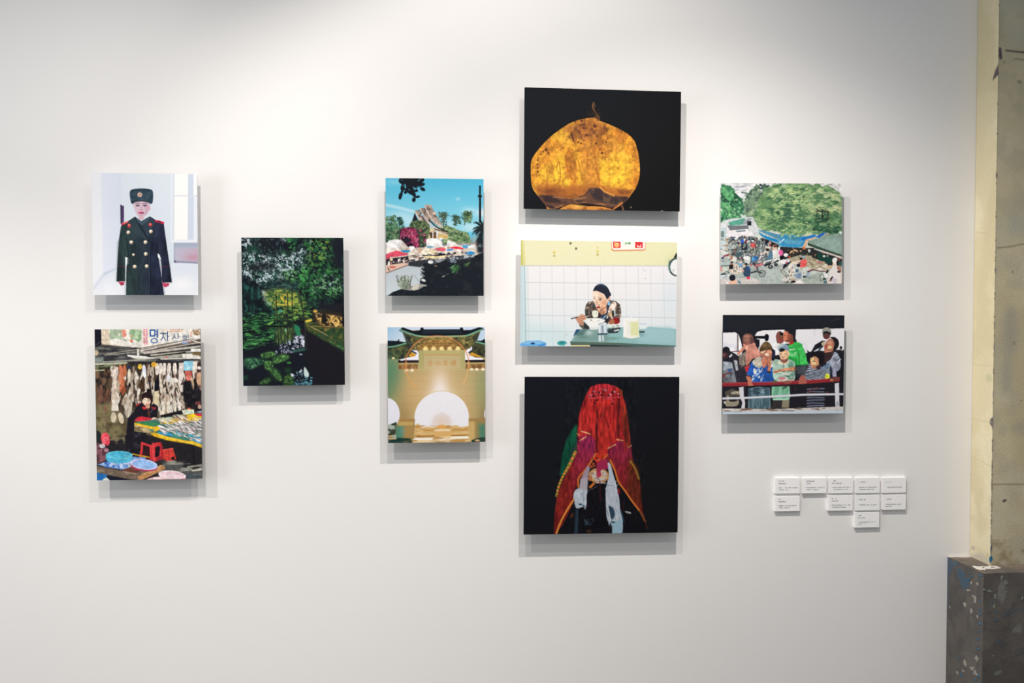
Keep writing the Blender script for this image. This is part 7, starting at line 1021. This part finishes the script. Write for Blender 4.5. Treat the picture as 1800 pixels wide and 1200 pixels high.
# ------------------------------------------------------------------ photographs hung off the wall on hidden frames
MAT_PRINT = vcol_mat('satin_photo_print', .5, .06)
MAT_FRAME = plain('aluminium_hanging_frame', (150, 150, 152), .45, .5, .05)
D0, TH = .05, .006
CORN = {
 'soldier': [(160.5, 303.5), (345.5, 306), (349, 519), (163.5, 517.5)],
 'fish': [(166, 578.4), (352.5, 578.4), (355.3, 840.5), (170.6, 844.7)],
 'forest': [(423.4, 416.5), (603, 418.7), (606.3, 676.5), (428.3, 677.9)],
 'temple': [(677.1, 311.9), (849.4, 315.6), (850.7, 520.4), (679.3, 519.3)],
 'gate': [(680.9, 574.6), (851.8, 574.6), (854, 777), (682.7, 777.7)],
 'rock': [(921.4, 152.8), (1197.7, 161.8), (1194.3, 371.3), (921.4, 366.8)],
 'noodle': [(915.6, 422), (1191.3, 426), (1187, 608.6), (914.6, 608.8)],
 'red': [(922.5, 662.3), (1193.8, 662.3), (1191.7, 935.9), (920.4, 938.8)],
 'market': [(1266.9, 322.5), (1480, 321.9), (1480, 498.8), (1266.3, 498.8)],
 'bus': [(1270.7, 553), (1483.5, 554.4), (1483, 726.9), (1270.1, 726.9)]}
PRINTS = [  # key, painter, centre x, centre z, width, height, roll deg, edge colour, label
 ('soldier', pic_soldier, -.9354, 1.7633, .3285, .3892, .06, (222, 226, 232), 'portrait photo of a soldier in a dark green greatcoat and fur hat'),
 ('fish', pic_fish, -.9300, 1.2150, .3311, .4870, .17, (120, 116, 110), 'photo of a fish market stall with red stools and blue basins'),
 ('forest', pic_forest, -.4686, 1.5151, .3267, .4821, .33, (24, 28, 34), 'tall photo of a dark green forest stream with mossy stones'),
 ('temple', pic_temple, -.0074, 1.7608, .3216, .3860, .07, (40, 60, 70), 'photo of a tiered temple roof and palms under a turquoise sky'),
 ('gate', pic_gate, -.0024, 1.2731, .3218, .3834, .16, (150, 140, 110), 'photo of a sunlit white arched gate with green tiled roofs'),
 ('rock', pic_rock, .5530, 2.0566, .5291, .4008, -.40, (20, 21, 25), 'photo of a glowing golden boulder against a black background'),
 ('noodle', pic_noodle, .5418, 1.5754, .5300, .3527, -.37, (224, 226, 222), 'photo of a woman eating noodles in a white tiled canteen'),
 ('red', pic_red, .5531, 1.0309, .5277, .5307, -.35, (20, 21, 26), 'square photo of a figure under a red veil on black'),
 ('market', pic_market, 1.1714, 1.7822, .4266, .3418, .49, (196, 200, 196), 'photo of a crowded street market under a large green tree'),
 ('bus', pic_bus, 1.1825, 1.3355, .4275, .3381, -.14, (60, 62, 70), 'photo of people crowded behind a red and white railing')]
for key, fn, cx, cz, w, h, roll, ec, label in PRINTS:
    t = empty('photo_print', (cx, 0, cz)); t.rotation_euler = (0, -math.radians(roll), 0)
    tag(t, label, 'photo print', 'mounted photographs on the white wall')
    bm_obj('panel', box_bm([(-w/2, -D0+.0006, -h/2, w/2, -D0+TH, h/2)], .0006, 1), plain('panel_edge_'+key, ec, .5, .3), t)
    fw, fh, b = w*.56, h*.52, .02
    z1, z0 = fh/2+h*.10, -fh/2+h*.10
    bm_obj('hanging_frame', box_bm([(-fw/2, -D0+TH, z1-b, fw/2, 0, z1), (-fw/2, -D0+TH, z0, fw/2, 0, z0+b), (-fw/2, -D0+TH, z0+b, -fw/2+b, 0, z1-b), (fw/2-b, -D0+TH, z0+b, fw/2, 0, z1-b)]), MAT_FRAME, t)
    colour_grid('print_face', fn(CORN[key]), (-w/2, -D0, h/2), (w, 0, 0), (0, 0, -h), MAT_PRINT, t, GAIN[key])

# ------------------------------------------------------------------ caption cards
MAT_CARD = plain('white_foam_board', (251, 250, 249), .7, .2, .01)
MAT_INK = plain('grey_black_ink', (66, 62, 62), .7, .2, .02)
CARDS = [  # centre x, centre z, width, height, heading lines, body lines, label
 (1.2160, .9103, .0886, .0545, (.30, .36), (1.0, .52), 'white caption card at the top left corner of the card cluster'),
 (1.2163, .8472, .0884, .0530, (.20, .40), (.95, .60), 'white caption card in the lower row, directly under the top left card'),
 (1.3135, .9092, .0880, .0540, (.42, .26), (.98, .70), 'white caption card in the top row with bare wall beneath it'),
 (1.4089, .9082, .0889, .0544, (.20, .46), (.98, .85), 'white caption card in the middle of the top row'),
 (1.4084, .8464, .0892, .0545, (.22, .34), (1.0, .75), 'white caption card right below the middle card of the top row'),
 (1.5068, .9072, .0880, .0545, (.34,), (.98, .80), 'white caption card fourth from the left in the top row'),
 (1.5071, .8455, .0876, .0543, (.32,), (.98,), 'white caption card in the middle of the stack of three'),
 (1.5057, .7849, .0893, .0541, (.18, .36), (.98, .36), 'lowest white caption card, alone in the third row'),
 (1.6030, .9062, .0876, .0538, (.34,), (.92,), 'white caption card at the top right corner of the card cluster'),
 (1.6037, .8456, .0866, .0530, (.32,), (1.0, .30), 'white caption card in the lower row at the far right')]
CT = .012
for i, (cx, cz, w, h, heads, bodies, label) in enumerate(CARDS):
    t = empty('caption_card', (cx, 0, cz)); tag(t, label, 'caption card', 'caption cards on the white wall')
    t.rotation_euler = (0, math.radians([.2, -.1, .1, 0, .15, -.1, .1, -.2, .15, .3][i]), 0)
    bm_obj('board', box_bm([(-w/2, -CT, -h/2, w/2, 0, h/2)], .0008, 2), MAT_CARD, t)
    r = random.Random(40+i); vs_, fs_ = [], []
    def stroke(x0, z0, x1, z1, wd):
        dx, dz = x1-x0, z1-z0; L = math.hypot(dx, dz) or 1; nx, nz = -dz/L*wd/2, dx/L*wd/2; k = len(vs_)
        for q in ((x0-nx, z0-nz), (x1-nx, z1-nz), (x1+nx, z1+nz), (x0+nx, z0+nz)): vs_.append((q[0], -CT-.00025, q[1]))
        fs_.append((k, k+1, k+2, k+3))
    def glyph_row(z, frac, size):
        x = -w*.36; end = x+w*.76*frac
        while x < end:
            if r.random() > .14:
                for s_ in range(3):
                    if r.random() < .55: a = r.random()*size*.8; stroke(x, z-size/2+a, x+size*.72, z-size/2+a+r.uniform(-.1, .1)*size, size*.2)
                    else: a = r.random()*size*.6; stroke(x+a, z-size/2, x+a+r.uniform(-.15, .15)*size, z+size/2, size*.2)
            x += size*.95
    for k, f in enumerate(heads): glyph_row(h*(.30-.16*k-(.08 if len(heads) == 1 else 0)), f, .0036)
    for k, f in enumerate(bodies): glyph_row(h*(-.13-.13*k), f, .0034)
    o = mesh_obj('caption_text', vs_, fs_, MAT_INK, t); o['label'] = 'small grey printed caption lines'
